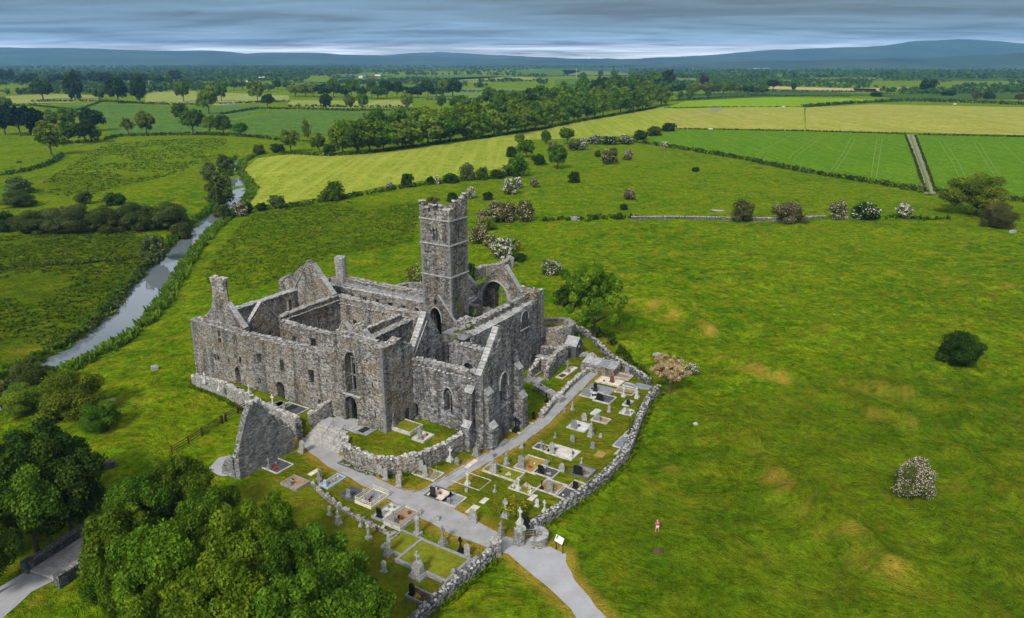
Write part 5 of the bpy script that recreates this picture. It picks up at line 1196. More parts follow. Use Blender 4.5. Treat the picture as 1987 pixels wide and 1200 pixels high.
parapet('a', S0-.06, S0+.55, T0-.02, T1+.02, [(0, 29.5), (.10, 29.4), (.12, 28.7), (.28, 28.5), (.30, 28.0), (.36, 28.0), (.38, 28.9), (.48, 29.1), (.50, 28.3), (.62, 28.2), (.64, 28.9), (.70, 29.2), (.72, 28.5), (.85, 28.7), (.88, 28.4), (1, 28.6)])
parapet('b', T1-.5, T1+.08, S0+.45, S1+.02, [(0, 28.6), (.2, 28.7), (.25, 29.6), (.42, 29.8), (.45, 28.8), (.6, 28.6), (.64, 29.6), (.8, 30.4), (1, 30.5)])
parapet('a', S1-.5, S1+.06, T0-.02, T1-.5, [(0, 28.8), (.15, 28.6), (.2, 28.2), (.42, 28.0), (.45, 28.7), (.6, 28.9), (.63, 28.0), (.78, 28.2), (.80, 29.3), (.9, 30.2), (1, 30.4)])
parapet('b', T0-.06, T0+.5, S0+.5, S1-.45, [(0, 29.4), (.15, 28.9), (.2, 28.2), (.4, 28.1), (.45, 29), (.6, 28.9), (.65, 28.2), (1, 28.5)])
mb = MB()
for f, z in [(.05, 29.5), (.2, 28.6), (.43, 29.05), (.67, 29.1), (.8, 28.6), (.95, 28.6)]:
    for _ in range(4): mb.box((T0+(T1-T0)*f+wr.uniform(-.3, .3), S0+.25+wr.uniform(-.2, .2), z+wr.uniform(-.02, .12)), (wr.uniform(.2, .55), wr.uniform(.3, .6), wr.uniform(.1, .2)), wr.uniform(0, 3), (.1, .1), .04)
for f, z in [(.33, 29.75), (.72, 30.0), (.9, 30.5), (.1, 28.7)]:
    for _ in range(4): mb.box((T1-.2+wr.uniform(-.2, .2), S0+(S1-S0)*f+wr.uniform(-.3, .3), z+wr.uniform(-.02, .12)), (wr.uniform(.2, .5), wr.uniform(.3, .6), wr.uniform(.1, .22)), wr.uniform(0, 3), (.1, .1), .04)
tag(mb.build('loose_stones', 'lichen_stone', abbey), kind='stuff')
# --- chancel
sw = wall('chancel_south_wall', 'b', 39.6, 43.0, [(14.7, -.6), (36.4, -.6), (36.4, 11.2), (28, 10.9), (17.5, 10.8), (17.4, 9.6), (14.7, 9.4)], [arch(24.0, 2.6, 3.5, 8.4, 9.8)], mat='grey_ashlar', label='thick chancel wall with slab covered wall walk')
wall('blind_arch', 'b', 42.0, 42.5, [(22.6, 3.4), (25.4, 3.4), (25.4, 9.9), (22.6, 9.9)], mat='dark_stone', parent=sw)
hood(sw, 'b', 43.05, 24.0, 2.6, 8.4, 9.8)
nic = MB(); A_ = arch(32.0, 2.2, 7.6, 9.4, 10.5); nic.add([(43.03, y, z) for y, z in A_], [tuple(range(len(A_)))]); nic.build('blocked_window', 'dark_stone', sw); hood(sw, 'b', 43.05, 32.0, 2.2, 9.4, 10.5, 7.5)
SL2 = [stone_me('walk_slab', (.95, .5, .09), 'cope_stone', .03, 40+i) for i in range(3)]
for i in range(34):
    y = 17.7+i*.545; place(wr.choice(SL2), 'walk_slab', sw, (42.55, y, 11.02+wr.uniform(-.03, .06)), (wr.uniform(-.05, .25), .35+wr.uniform(-.06, .06), wr.uniform(-.06, .06)), (1.05, wr.uniform(.7, .95), 1))
for i in range(26):
    y = 21.4+i*.56; place(wr.choice(SL2), 'walk_slab', sw, (40.0, y, 11.55+wr.uniform(-.03, .08)), (wr.uniform(-.05, .3), -.3, wr.uniform(-.08, .08)), (.9, wr.uniform(.7, .95), 1))
wall('walk_parapet', 'b', 40.3, 41.3, [(20.6, 10.6), (36, 10.6), (36, 12.2), (28, 11.8), (23, 11.6), (20.6, 11.0)], parent=sw, top=.2)
mb = MB()
for _ in range(420):
    y = wr.uniform(15, 36); x = wr.uniform(39.7, 42.6); z = 10.95 if not 40.3 < x < 41.3 else 11.75; z = z if y > 17.6 else 9.6
    d = wr.uniform(.15, .5); mb.box((x, y, z+wr.uniform(-.05, .1)), (d, d*.8, d*.35), wr.uniform(0, 3), (wr.uniform(-.3, .3), wr.uniform(-.3, .3)), .03)
tag(mb.build('loose_stones', 'lichen_stone', sw), kind='stuff')
mb = MB(); mb.box((39.9, 17.3, 10.75), (3.4, 2.9, .16), 0, (0, .05), .05); mb.box((41.6, 16.6, 10.62), (1.6, 2.2, .16), .1, (0, .05), .05); mb.build('roof_slab', 'slate_slab', sw)
mb = MB(); mb.box((38.6, 21.5, 10.3), (2.4, 3.6, 1.8), 0, (0, 0), .1); mb.build('stair_turret_stump', 'rubble_stone', abbey)
caps(sw, 'b', 37.6, 39.6, [(19.8, 11.3), (23.2, 11.25)], True)
SEB = wall('corner_block', 'b', 39.0, 42.8, [(36.2, -.6), (38.3, -.6), (38.3, 12.6), (37.3, 12.8), (36.2, 12.4)], mat='rubble_stone', top=.15); caps(SEB, 'b', 39.0, 42.8, [(36.3, 12.5), (38.2, 12.7)], False)
cg = wall('chancel_east_gable', 'a', 34.9, 36.2, [(31.0, -.6), (40.2, -.6), (40.2, 12.4), (37.2, 16.6), (36.5, 16.6), (35, 15.3), (33.2, 13.5), (31.0, 12.2)], [arch(36.6, 3.0, 6.0, 11.4, 13.4)], mat='rubble_stone', top=.1, label='chancel gable with a great traceried window')
slope(cg, 'a', 34.9, 36.2, (37.1, 16.8), (40.3, 12.4), .8); slope(cg, 'a', 34.9, 36.2, (33.2, 13.8), (36.6, 16.8), .5); tracery(cg, 'a', 35.7, 36.6, 3.0, 6.0, 10.9, 13.3, 2)
wall('chancel_arch', 'a', 33.2, 34.9, [(32.2, -.6), (41.0, -.6), (41.0, 11.6), (40.4, 12.2), (39.2, 13.9), (37.8, 15.2), (36.4, 15.5), (34.9, 15.0), (33.6, 13.6), (32.6, 11.6), (32.2, 9.8)], [arch(36.4, 5.3, -.4, 10.9, 14.3, 10)], mat='rubble_stone', parent=abbey, top=.06)
hood(abbey, 'a', 33.1, 36.4, 5.3, 10.9, 14.3, r=.16)
cnw = wall('chancel_north_wall', 'b', 30.9, 32.2, [(24.8, -.6), (35, -.6), (35, 10.4), (30, 10.0), (24.8, 9.6)], [arch(29, 1, 4, 7, 8)], mat='rubble_stone'); caps(cnw, 'b', 30.9, 32.2, [(25, 9.6), (35, 10.4)], False)
sg = wall('sacristy_gable', 'a', 34.6, 35.4, [(25.5, -.6), (31.6, -.6), (31.6, 12.0), (28.9, 14.4), (28.4, 14.2), (25.5, 11)], top=.1); slope(sg, 'a', 34.6, 35.4, (28.6, 14.5), (31.5, 12.1), .8)
# moss and small plants on the wall tops
bl = [(40.8+wr.uniform(-1, 1), wr.uniform(15, 24), 10.9, .28, wr.random()) for _ in range(16)]+[(41.2, 14.9, 10.9, .5, .5), (36.9, 21.7, 13.1, .45, .2), (36.9, 22.2, 12.4, .5, .3), (38.4, 24.5, 11.6, .5, .3), (39.9, 7.6, 12.9, .3, .8)]
V, F, T = leaves(900, .16, bl, 3, up=1.2, inner=.1); tag(link('wall_plants', np_mesh('wall_plants', V, F, 'leaf_olive', T), abbey), kind='stuff')
# --- stump of the round corner tower and the low terraces at its foot
RC = (41.2, 44.0)
mb = MB(); n = 40
for i in range(n+1):
    t = 2*math.pi*i/n; zt = 4.5+.5*math.sin(t*1.0+2.2)+wr.uniform(-.12, .12); ro, ri = 4.6+wr.uniform(-.05, .05), 3.4+wr.uniform(-.06, .06)
    mb.v += [(RC[0]+ro*1.03*math.cos(t), RC[1]+ro*1.03*math.sin(t), -.6), (RC[0]+ro*math.cos(t), RC[1]+ro*math.sin(t), zt), (RC[0]+ri*math.cos(t), RC[1]+ri*math.sin(t), zt-.05), (RC[0]+ri*math.cos(t), RC[1]+ri*math.sin(t), 2.5)]
for i in range(n):
    for j in range(3): k = 4*i+j; mb.f.append((k, k+4, k+5, k+1))
rtw = mb.build('round_tower_stump', 'rubble_stone', abbey)
mb = MB()
for _ in range(260):
    t = wr.uniform(0, 6.28); r = wr.uniform(3.5, 4.55); d = wr.uniform(.2, .5); mb.box((RC[0]+r*math.cos(t), RC[1]+r*math.sin(t), 4.5+.5*math.sin(t+2.2)), (d, d*.7, d*.4), t, (wr.uniform(-.2, .2), 0), .04)
tag(mb.build('loose_stones', 'lichen_stone', rtw), kind='stuff')
mb = MB(); mb.lathe([(0.4, 3.25), (1.5, 3.3), (1.6, 3.7), (3.5, 3.8)], (RC[0], RC[1], 0), 20, .06); mb.f[-1:] = []; mb.lathe([(3.5, 3.1), (.1, 3.12)], (RC[0], RC[1], 0), 16); mb.build('tower_infill', 'wood_floor_brown', rtw)

# dressed corner stones
def quoins(a, b, sa, sb, z0, z1, par=None, mat='grey_ashlar'):
    mb = MB(); z = z0; k = 0
    while z < z1-.2:
        h = wr.uniform(.26, .38); la, lb = (.62, .34) if k % 2 else (.34, .62); la *= wr.uniform(.85, 1.1); lb *= wr.uniform(.85, 1.1)
        mb.box((a+sa*(.045-la/2), b+sb*(.045-lb/2), z+h/2), (la, lb, h-.035), 0, (0, 0), .012); z += h; k += 1
    tag(mb.build('corner_stones', mat, par or abbey), kind='stuff')
simple('quoin_stone', (.20, .20, .20), .9, c2=(.09, .09, .092), scale=1.3)
quoins(T1, S0, 1, -1, 12, 26.8, None, 'quoin_stone'); quoins(T0, S0, -1, -1, 10, 26.8, None, 'quoin_stone'); quoins(T1, S1, 1, 1, 12, 26.8, None, 'quoin_stone')
quoins(40.65, -.15, 1, -1, 1.6, 13.8, nf, 'quoin_stone'); quoins(52.5, 5.78, 1, -1, 8.8, 10.8, None, 'quoin_stone'); quoins(-.1, 0, -1, -1, 5, 10.3, ww, 'quoin_stone'); quoins(52.5, 14.8, 1, 1, 9.8, 10.8, None, 'quoin_stone'); quoins(42.95, 38.3, 1, 1, 4, 12.5, SEB, 'quoin_stone')
# ------------------------------------------------------------------ walls of the churchyard
def low_wall(name, label, cat, pts, th, mat, group=None, cap='lichen_stone', stones=0, base=-.4, capn=0, st_mat='field_stone', one=False):
    """pts: [(x, y, z_top)] in world metres; core + cap rubble"""
    root = empty(name, (pts[0][0], pts[0][1], 0), 0, label, cat, group); ox, oy = pts[0][0], pts[0][1]
    P = []
    for (a, b) in zip(pts[:-1], pts[1:]):
        k = max(1, int(math.dist(a[:2], b[:2])/.8)); P += [tuple(a[q]+(b[q]-a[q])*i/k for q in range(3)) for i in range(k)]
    P.append(tuple(pts[-1])); mb = MB(); st = MB(); cp = MB(); rg = random.Random(len(label))
    N_ = []
    for i, p in enumerate(P):
        a, b = P[max(i-1, 0)], P[min(i+1, len(P)-1)]; dx, dy = b[0]-a[0], b[1]-a[1]; l = math.hypot(dx, dy) or 1; N_.append((-dy/l, dx/l))
        w = th/2*rg.uniform(.93, 1.07); zt = p[2]+rg.uniform(-.08, .08); g = min(hgt(p[0]+N_[-1][0]*w*1.6, p[1]+N_[-1][1]*w*1.6), hgt(p[0]-N_[-1][0]*w*1.6, p[1]-N_[-1][1]*w*1.6))+base
        x, y = p[0]-ox, p[1]-oy; nx, ny = N_[-1]
        mb.v += [(x+nx*w*1.1, y+ny*w*1.1, g), (x+nx*w, y+ny*w, zt), (x-nx*w, y-ny*w, zt), (x-nx*w*1.1, y-ny*w*1.1, g)]
    for i in range(len(P)-1):
        for j in range(3): k = 4*i+j; mb.f.append((k, k+1, k+5, k+4))
    mb.f.append((0, 3, 2, 1)); k = 4*(len(P)-1); mb.f.append((k, k+1, k+2, k+3))
    me = mb.mesh('wall_core', mat); fixn(me); link('wall_core', me, root)
    count = 0
    for i in range(len(P)-1):
        p, q = P[i], P[i+1]; ln = math.dist(p[:2], q[:2]); an = math.atan2(q[1]-p[1], q[0]-p[0]); nx, ny = N_[i]
        for _ in range(max(1, int(ln*th*7))):
            f = rg.random(); t = rg.uniform(-.5, .5)*th; d = rg.uniform(.2, .46); x = p[0]+(q[0]-p[0])*f-ox+nx*t; y = p[1]+(q[1]-p[1])*f-oy+ny*t; z = p[2]+(q[2]-p[2])*f
            if one and count < 290 and d > .3:
                count += 1; place(rg.choice(FST), 'coping_stone', root, (x, y, z+.05), (rg.uniform(-.3, .3), rg.uniform(-.3, .3), rg.uniform(0, 6)), (d/.4,)*3)
            else: cp.box((x, y, z+.03), (d, d*rg.uniform(.6, .9), d*rg.uniform(.35, .7)), rg.uniform(0, 3), (rg.uniform(-.3, .3), rg.uniform(-.3, .3)), .04)
        if stones:
            g = min(hgt(p[0]+nx, p[1]+ny), hgt(p[0]-nx, p[1]-ny))
            for s in (-1, 1):
                for _ in range(int(ln*(p[2]-g)*stones)):
                    f = rg.random(); z = rg.uniform(g, p[2]); d = rg.uniform(.2, .42)
                    st.box((p[0]+(q[0]-p[0])*f-ox+s*nx*th*.47, p[1]+(q[1]-p[1])*f-oy+s*ny*th*.47, z), (d, rg.uniform(.15, .25), d*rg.uniform(.4, .75)), an, (rg.uniform(-.1, .1), rg.uniform(-.3, .3)), .035)
    tag(cp.build('cap_stones', cap, root), kind='stuff')
    if st.v: tag(st.build('face_stones', st_mat, root), kind='stuff')
    return root
def rock_me(seed, mat):
    random.seed(seed); bm = bmesh.new(); bmesh.ops.create_icosphere(bm, subdivisions=1, radius=.22)
    for v in bm.verts: v.co = Vector((v.co.x*random.uniform(.8, 1.15), v.co.y*random.uniform(.65, 1.0), v.co.z*random.uniform(.5, .8)))
    me = bpy.data.meshes.new('coping_stone'); bm.to_mesh(me); bm.free(); me.materials.append(M[mat]); return me
FST = [rock_me(i, 'lichen_stone') for i in range(4)]; random.seed(31)
def WL(a, b, z): x, y = Wd(a, b); return (x, y, z)
low_wall('churchyard_wall', 'low rubble wall round the narrow garden below the west front', 'stone wall', [WL(.4, -.2, 1.2), WL(1.0, -1.6, 1.6), WL(5, -1.7, 2.2), WL(9, -1.8, 2.4), WL(15, -2.8, 2.5), WL(22, -3.9, 2.6), WL(28.4, -4.7, 2.7)], .75, 'field_stone', stones=5)
low_wall('churchyard_wall', 'short stone wall beside the steps, running towards the west front', 'stone wall', [WL(29.6, -3.6, 3.2), WL(30.1, -1.6, 3.9), WL(30.2, -.1, 4.1)], .8, 'rubble_stone', stones=3)
low_wall('churchyard_wall', 'broken stub of wall at the foot of the steps', 'stone wall', [WL(28.6, -4.9, 3.0), WL(29.7, -5.6, 1.6)], .7, 'rubble_stone', stones=3)
rwp = [(37.2, -4.3, 2.4), (38.6, -5.9, 2.35), (41.4, -6.4, 2.2), (44, -6.3, 2.2), (46.4, -5.3, 2.2), (48.5, -2.4, 2.3), (49.6, 1.4, 2.3), (49.9, 4.4, 2.5)]
low_wall('retaining_wall', 'curved rubble retaining wall holding up the grassy terrace before the nave', 'stone wall', [WL(*p) for p in rwp], .8, 'rubble_stone', stones=4)
bw1 = [(1000, 1042), (1040, 1018), (1085, 990), (1130, 960), (1175, 925), (1213, 885), (1228, 850), (1240, 815), (1256, 780), (1276, 755)]
low_wall('boundary_wall', 'long white and grey fieldstone wall from the gate to the tan bush', 'stone wall', [(*G(u, v+6)[:2], G(u, v+6)[2]+1.15) for u, v in [(1033, 1026)]+bw1[2:]], .75, 'dark_stone', stones=9, one=True, cap='lichen_stone')
low_wall('boundary_wall', 'fieldstone wall running from the left gate pillar to the bottom edge', 'stone wall', [(*G(u, v+6)[:2], G(u, v+6)[2]+1.15) for u, v in [(957, 1075), (925, 1103), (885, 1135), (840, 1176), (800, 1215), (740, 1270)]], .7, 'dark_stone', stones=9, one=True)
low_wall('boundary_wall', 'overgrown dark wall behind the airy tree', 'stone wall', [(*G(u, v)[:2], 1.2) for u, v in [(1103, 640), (1130, 645), (1158, 668), (1185, 700), (1225, 725), (1262, 748)]], .6, 'dark_stone', stones=4)
low_wall('field_wall', 'long pale dry stone wall crossing the pasture below the row of bushes', 'stone wall', [(*G(u, v)[:2], G(u, v)[2]+.85) for u, v in [(1225, 426), (1300, 425), (1380, 426), (1440, 428), (1530, 428), (1600, 424)]], .8, 'dark_stone', stones=3)
low_wall('field_wall', 'short pale piece of dry stone wall between green brambles', 'stone wall', [(*G(u, v)[:2], G(u, v)[2]+1.1) for u, v in [(1105, 427), (1125, 428)]], .9, 'field_stone', stones=2)
low_wall('field_wall', 'ruined wall in the grass behind the tower', 'stone wall', [(*Pz(u, v, 1.5)[:2], 2.6) for u, v in [(915, 533), (940, 524), (968, 521), (985, 512)]], 1.3, 'rubble_stone', stones=1)
low_wall('field_wall', 'low wall in the grass left of the tower', 'stone wall', [(*Pz(u, v, 1.0)[:2], 1.8) for u, v in [(765, 562), (790, 556), (820, 556)]], 1.0, 'rubble_stone', stones=1)
low_wall('churchyard_wall', 'low wall with rough top along the path below the chapel', 'stone wall', [(*G(u, v)[:2], .75) for u, v in [(1050, 812), (1068, 790), (1090, 768), (1112, 745), (1140, 722)]], .55, 'field_stone', stones=5)
low_wall('enclosure_wall', 'ruined wall enclosing the small yard right of the transept', 'stone wall', [(*Pz(u, v, 1.2)[:2], h_) for u, v, h_ in [(1028, 722, 1.4), (1048, 705, 2.2), (1068, 712, 2.4)]], .7, 'rubble_stone', stones=3)
low_wall('enclosure_wall', 'higher ruined wall between the small yard and the little gabled tomb', 'stone wall', [(*Pz(u, v, 1.0)[:2], h_) for u, v, h_ in [(1060, 728, 2.0), (1078, 705, 3.0), (1098, 690, 2.8)]], .8, 'rubble_stone', stones=3)
low_wall('terrace_wall', 'dark curved terrace wall at the foot of the round tower stump', 'stone wall', [(*Pz(u, v, 1.5)[:2], 2.3) for u, v in [(1008, 668), (1030, 674), (1055, 682), (1080, 684), (1103, 672)]], .8, 'dark_stone', stones=3)
P = [Pz(u, v, 2.1)[:2] for u, v in [(1030, 666), (1055, 676), (1080, 679), (1100, 668), (1104, 655), (1060, 650)]]
tag(drape('terrace_ground', P, 'wood_floor_brown', 2.0, .8, hf=lambda x, y: 0.0), kind='structure')

# old gabled wall standing alone at the left end of the path
og = empty('ruined_gable', (*Wd(31, -12), 0), ROT, 'tall freestanding triangular gable wall of coursed stone at the left end of the path', 'ruined gable')
def shifted(o, a, b):
    for v in o.data.vertices: v.co.x -= a; v.co.y -= b
gw = wall('gable_wall', 'b', 30.1, 31.0, [(-16.8, -.8), (-7.9, -.8), (-7.7, 3.0), (-9.2, 4.3), (-11, 6.4), (-12.4, 8.6), (-13.0, 9.4), (-13.8, 9.4), (-14.4, 8.6), (-15.6, 6.0), (-16.6, 3.6)], mat='coursed_stone', parent=og, top=.3); shifted(gw, 31, -12)
rw_ = wall('return_wall', 'a', -16.9, -16.1, [(27.6, -.8), (30.1, -.8), (30.1, 3.4), (28.8, 2.4), (27.6, .6)], mat='coursed_stone', parent=og, top=.3); shifted(rw_, 31, -12)
random.seed(12)
for i in range(7): f = i/6; place(SLABS[i % 3], 'coping_slab', og, (-.45, -4.7+f*3.0-.0, 3.5+f*5.3), (1.06, 0, 0), (.5, .85, 1))
mb = MB()
for i in range(70):
    f = wr.random(); b = -13+f*5.2; z = 9.3-f*6.2; d = wr.uniform(.2, .45); mb.box((-.45+wr.uniform(-.35, .35), b+12, z+wr.uniform(0, .15)), (d, d, d*.5), wr.random()*3, (.3*wr.random(), .2), .04)
for i in range(24): d = wr.uniform(.3, .6); mb.box((-.45+wr.uniform(-.4, .4), -1.4+wr.uniform(-.6, .6), 9.3+wr.uniform(0, .3)), (d, d, d*.6), wr.random()*3, (.2, .2), .05)
tag(mb.build('loose_stones', 'lichen_stone', og), kind='stuff')
bl = [(-.5, -4.7+i*.35, 3.6+i*.6, .25, wr.random()) for i in range(9)]+[(-.5, -1.2, 9.6, .35, .9), (-.5, -.9, 9.5, .3, .6)]
V, F, T = leaves(700, .15, bl, 8, up=1, inner=.1); tag(link('wall_plants', np_mesh('wall_plants', V, F, 'leaf_bright', T), og), kind='stuff')

# steps up to the terrace
st = empty('stone_steps', (*Wd(33, -4.8), 0), ROT, 'broad flight of pale stone steps from the path up to the nave door', 'steps')
for i in range(6):
    z = .30+i*.29; b = -5.1+i*.46; a0 = 29.9+i*.12; a1 = 36.9-i*.1-(0 if i < 3 else .5)
    mb = MB(); mb.box(((a0+a1)/2-33, b+4.8, z-.3), (a1-a0, .62, .62), 0, (0, 0), .02); mb.build('step', 'concrete', st)
for i, (a, b, w, l) in enumerate([(31.4, -1.6, 2.2, 1.7), (33.6, -1.5, 2.1, 1.9), (35.7, -1.4, 2.0, 1.7), (34.3, -.5, 2.4, .7), (32.2, -.55, 1.7, .7)]):
    mb = MB(); mb.box((a-33, b+4.8, 1.80+.004*i), (w, l, .14), 0, (0, 0), .02); mb.build('paving_slab', 'path_gravel', st)
mb = MB()
for a in (33.2, 35.4):
    mb.tube([(a-33, -.1, .3), (a-33, -.1, 1.35), (a-33, 2.2, 2.75), (a-33, 2.2, 1.7)], .03, 6); mb.tube([(a-33, 1.05, 1.0), (a-33, 1.05, 2.05)], .025, 6)
mb.build('handrail', 'black_iron', st)
# ------------------------------------------------------------------ graves
leaf_mat('red_flowers', (.30, .03, .02), (.62, .06, .05), .1)
gr = random.Random(4)
def profile_stone(mb, pts, th, z0=0, y0=0):
    """flat stone: outline (x,z) extruded along y"""
    n = len(pts); V = [(x, y0-th/2, z+z0) for x, z in pts]+[(x, y0+th/2, z+z0) for x, z in pts]
    mb.add(V, [tuple(range(n)), tuple(range(2*n-1, n-1, -1))]+[(i, i+n, (i+1) % n+n, (i+1) % n) for i in range(n)])
def arc(c, r, a0, a1, n=8): return [(c[0]+r*math.cos(a0+(a1-a0)*i/n), c[1]+r*math.sin(a0+(a1-a0)*i/n)) for i in range(n+1)]
HS = {}
def hs_meshes(kind, h):
    """list of (part name, MB) for a headstone of height h, standing on z=0, faces along y"""
    k = (kind, round(h, 1))
    if k in HS: return HS[k]
    P = []; s = h
    def part(n): m = MB(); P.append((n, m)); return m
    if kind == 'tablet':
        w = .26*s if s > 1.2 else .26; profile_stone(part('stone'), [(-w, 0), (w, 0), (w, s-w*.55)]+arc((0, s-w*.55), w, 0, math.pi, 10)[1:-1]+[(-w, s-w*.55)], .14)
        m = part('plinth'); m.box((0, 0, .07), (w*2.5, .4, .16))
    elif kind == 'square':
        w = .33*s; profile_stone(part('stone'), [(-w, 0), (w, 0), (w, s*.93), (w*.6, s), (-w*.6, s), (-w, s*.93)], .14); part('plinth').box((0, 0, .08), (w*2.4, .4, .18))
    elif kind == 'wide':
        w = .5*s; profile_stone(part('stone'), [(-w, 0), (w, 0), (w, s*.8)]+[(w*math.cos(t), s*.8+s*.2*math.sin(t)) for t in [i*math.pi/8 for i in range(1, 8)]]+[(-w, s*.8)], .14); part('plinth').box((0, 0, .08), (w*2.3, .42, .2))
    elif kind in ('cross', 'celtic'):
        b = part('base'); b.box((0, 0, .12*s*.6), (.46*s, .40*s, .15*s)); b.box((0, 0, .22*s*.75), (.34*s, .30*s, .14*s)); b.box((0, 0, .30*s*.9), (.24*s, .2*s, .14*s))
        c = part('cross'); y = .07*s; a = .055*s; cz = .80*s; ar = .17*s; z0 = .30*s
        profile_stone(c, [(-a*1.25, z0), (a*1.25, z0), (a, cz-a), (ar, cz-a), (ar, cz+a), (a, cz+a), (a, s), (-a, s), (-a, cz+a), (-ar, cz+a), (-ar, cz-a), (-a, cz-a)], y)
        if kind == 'celtic':
            r_ = part('ring'); R0, R1 = .15*s, .11*s; n = 20
            for i in range(n):
                t = 2*math.pi*i/n
                for rr, yy in ((R0, -y*.32), (R0, y*.32), (R1, y*.32), (R1, -y*.32)): r_.v.append((rr*math.cos(t), yy, cz+rr*math.sin(t)))
            for i in range(n):
                for j in range(4): q = 4*i; q2 = 4*((i+1) % n); r_.f.append((q+j, q2+j, q2+(j+1) % 4, q+(j+1) % 4))
    elif kind == 'figure':
        b = part('pedestal'); b.box((0, 0, .07*s), (.42*s, .42*s, .14*s)); b.box((0, 0, .20*s), (.32*s, .32*s, .14*s)); profile_stone(b, [(-.13*s, .26*s), (.13*s, .26*s), (.11*s, .52*s), (-.11*s, .52*s)], .24*s); b.box((0, 0, .54*s), (.27*s, .27*s, .05*s))
        f = part('statue'); f.lathe([(.10*s, .56*s), (.095*s, .66*s), (.07*s, .76*s), (.075*s, .83*s), (.055*s, .88*s), (.028*s, .90*s), (.04*s, .94*s), (.042*s, .97*s), (.02*s, 1.0*s)], (0, 0, 0), 10); f.box((-.06*s, -.05*s, .78*s), (.05*s, .1*s, .16*s), 0, (.5, .2)); f.box((.06*s, -.05*s, .78*s), (.05*s, .1*s, .16*s), 0, (.5, -.2))
    elif kind == 'obelisk':
        b = part('base'); b.box((0, 0, .06*s), (.36*s, .36*s, .12*s)); b.box((0, 0, .16*s), (.28*s, .28*s, .10*s)); o_ = part('shaft'); o_.lathe([(.145*s, .2*s), (.10*s, .9*s), (.0*s+.004, s)], (0, 0, 0), 4)
    elif kind == 'tomb':
        b = part('base'); b.box((0, 0, .05*s), (.62*s, .46*s, .10*s)); b.box((0, 0, .13*s), (.52*s, .38*s, .08*s)); bd = part('body'); profile_stone(bd, [(-.22*s, .16*s), (.22*s, .16*s), (.21*s, .48*s), (.14*s, .58*s), (0, .66*s), (-.14*s, .58*s), (-.21*s, .48*s)], .28*s)
        c = part('cross'); a = .035*s; profile_stone(c, [(-a, .6*s), (a, .6*s), (a, .80*s), (.13*s, .80*s), (.13*s, .87*s), (a, .87*s), (a, s), (-a, s), (-a, .87*s), (-.13*s, .87*s), (-.13*s, .80*s), (-a, .80*s)], .07*s)
    elif kind == 'pillar':
        b = part('base'); b.box((0, 0, .1*s), (.4*s, .36*s, .2*s)); m = part('shaft'); m.lathe([(.13*s, .18*s), (.11*s, .6*s), (.13*s, .8*s), (.16*s, .86*s), (.13*s, .95*s), (.05*s, s)], (0, 0, 0), 8, .05)
    elif kind == 'rough':
        profile_stone(part('stone'), [(-.32*s, 0), (.34*s, 0), (.36*s, .4*s), (.27*s, .78*s), (.08*s, s), (-.14*s, .95*s), (-.33*s, .65*s)], .2)
    elif kind == 'triple':
        b = part('base'); b.box((0, 0, .06*s), (.62*s, .34*s, .12*s)); m = part('stone')
        for x, hh in ((-.19, .72), (0, .9), (.19, .72)): profile_stone(m, [(x*s-.09*s, .1*s), (x*s+.09*s, .1*s), (x*s+.09*s, hh*s*.86), (x*s, hh*s), (x*s-.09*s, hh*s*.86)], .16*s)
        c = part('cross'); profile_stone(c, [(-.02*s, .88*s), (.02*s, .88*s), (.02*s, .93*s), (.05*s, .93*s), (.05*s, .96*s), (.02*s, .96*s), (.02*s, s), (-.02*s, s), (-.02*s, .96*s), (-.05*s, .96*s), (-.05*s, .93*s), (-.02*s, .93*s)], .04*s)
    out_ = []
    for n, m in P: me = m.mesh(n); fixn(me); out_.append((n, me))
    HS[k] = out_; return out_
HM = {}
def put_stone(kind, h, mat, parent, loc, rz, sub=False):
    """headstone as one part (its pieces sub-parts)"""
    first = None; thin = kind in ('cross', 'celtic', 'figure', 'obelisk', 'tomb', 'pillar', 'triple')
    for n, me in hs_meshes(kind, h):
        k = (me.name, mat)
        if k not in HM: m2 = me.copy(); m2.materials.append(M[mat]); HM[k] = m2
        if sub and first is not None: o = link(n, HM[k], first)
        else:
            o = link('headstone' if sub else n, HM[k], parent); o.location = loc; o.rotation_euler = (0, 0, rz)
            if thin: o.scale = (.76, .76, .93)
            elif kind != 'wide': o.scale = (.9, 1, .95)
            if sub: first = o
    return first
def gz(a, b): return hgt(*Wd(a, b))
def stone(u, v, kind, mat, h, label, lean=None, z=None):
    x, y, zz = G(u, v) if z is None else Pz(u, v, z)
    nm = {'tablet': 'headstone', 'square': 'headstone', 'wide': 'headstone', 'rough': 'rough_headstone', 'cross': 'cross_monument', 'celtic': 'celtic_cross', 'figure': 'statue_monument', 'obelisk': 'obelisk', 'tomb': 'tomb_monument', 'pillar': 'pillar_monument', 'triple': 'triple_headstone'}[kind]
    o = empty(nm, (x, y, zz-.02), ROT+gr.uniform(-.15, .15), label, 'gravestone')
    if lean: o.rotation_euler[0], o.rotation_euler[1] = lean
    else: o.rotation_euler[0], o.rotation_euler[1] = gr.uniform(-.05, .05), gr.uniform(-.05, .05)
    put_stone(kind, h, mat, o, (0, 0, 0), 0)
    return o
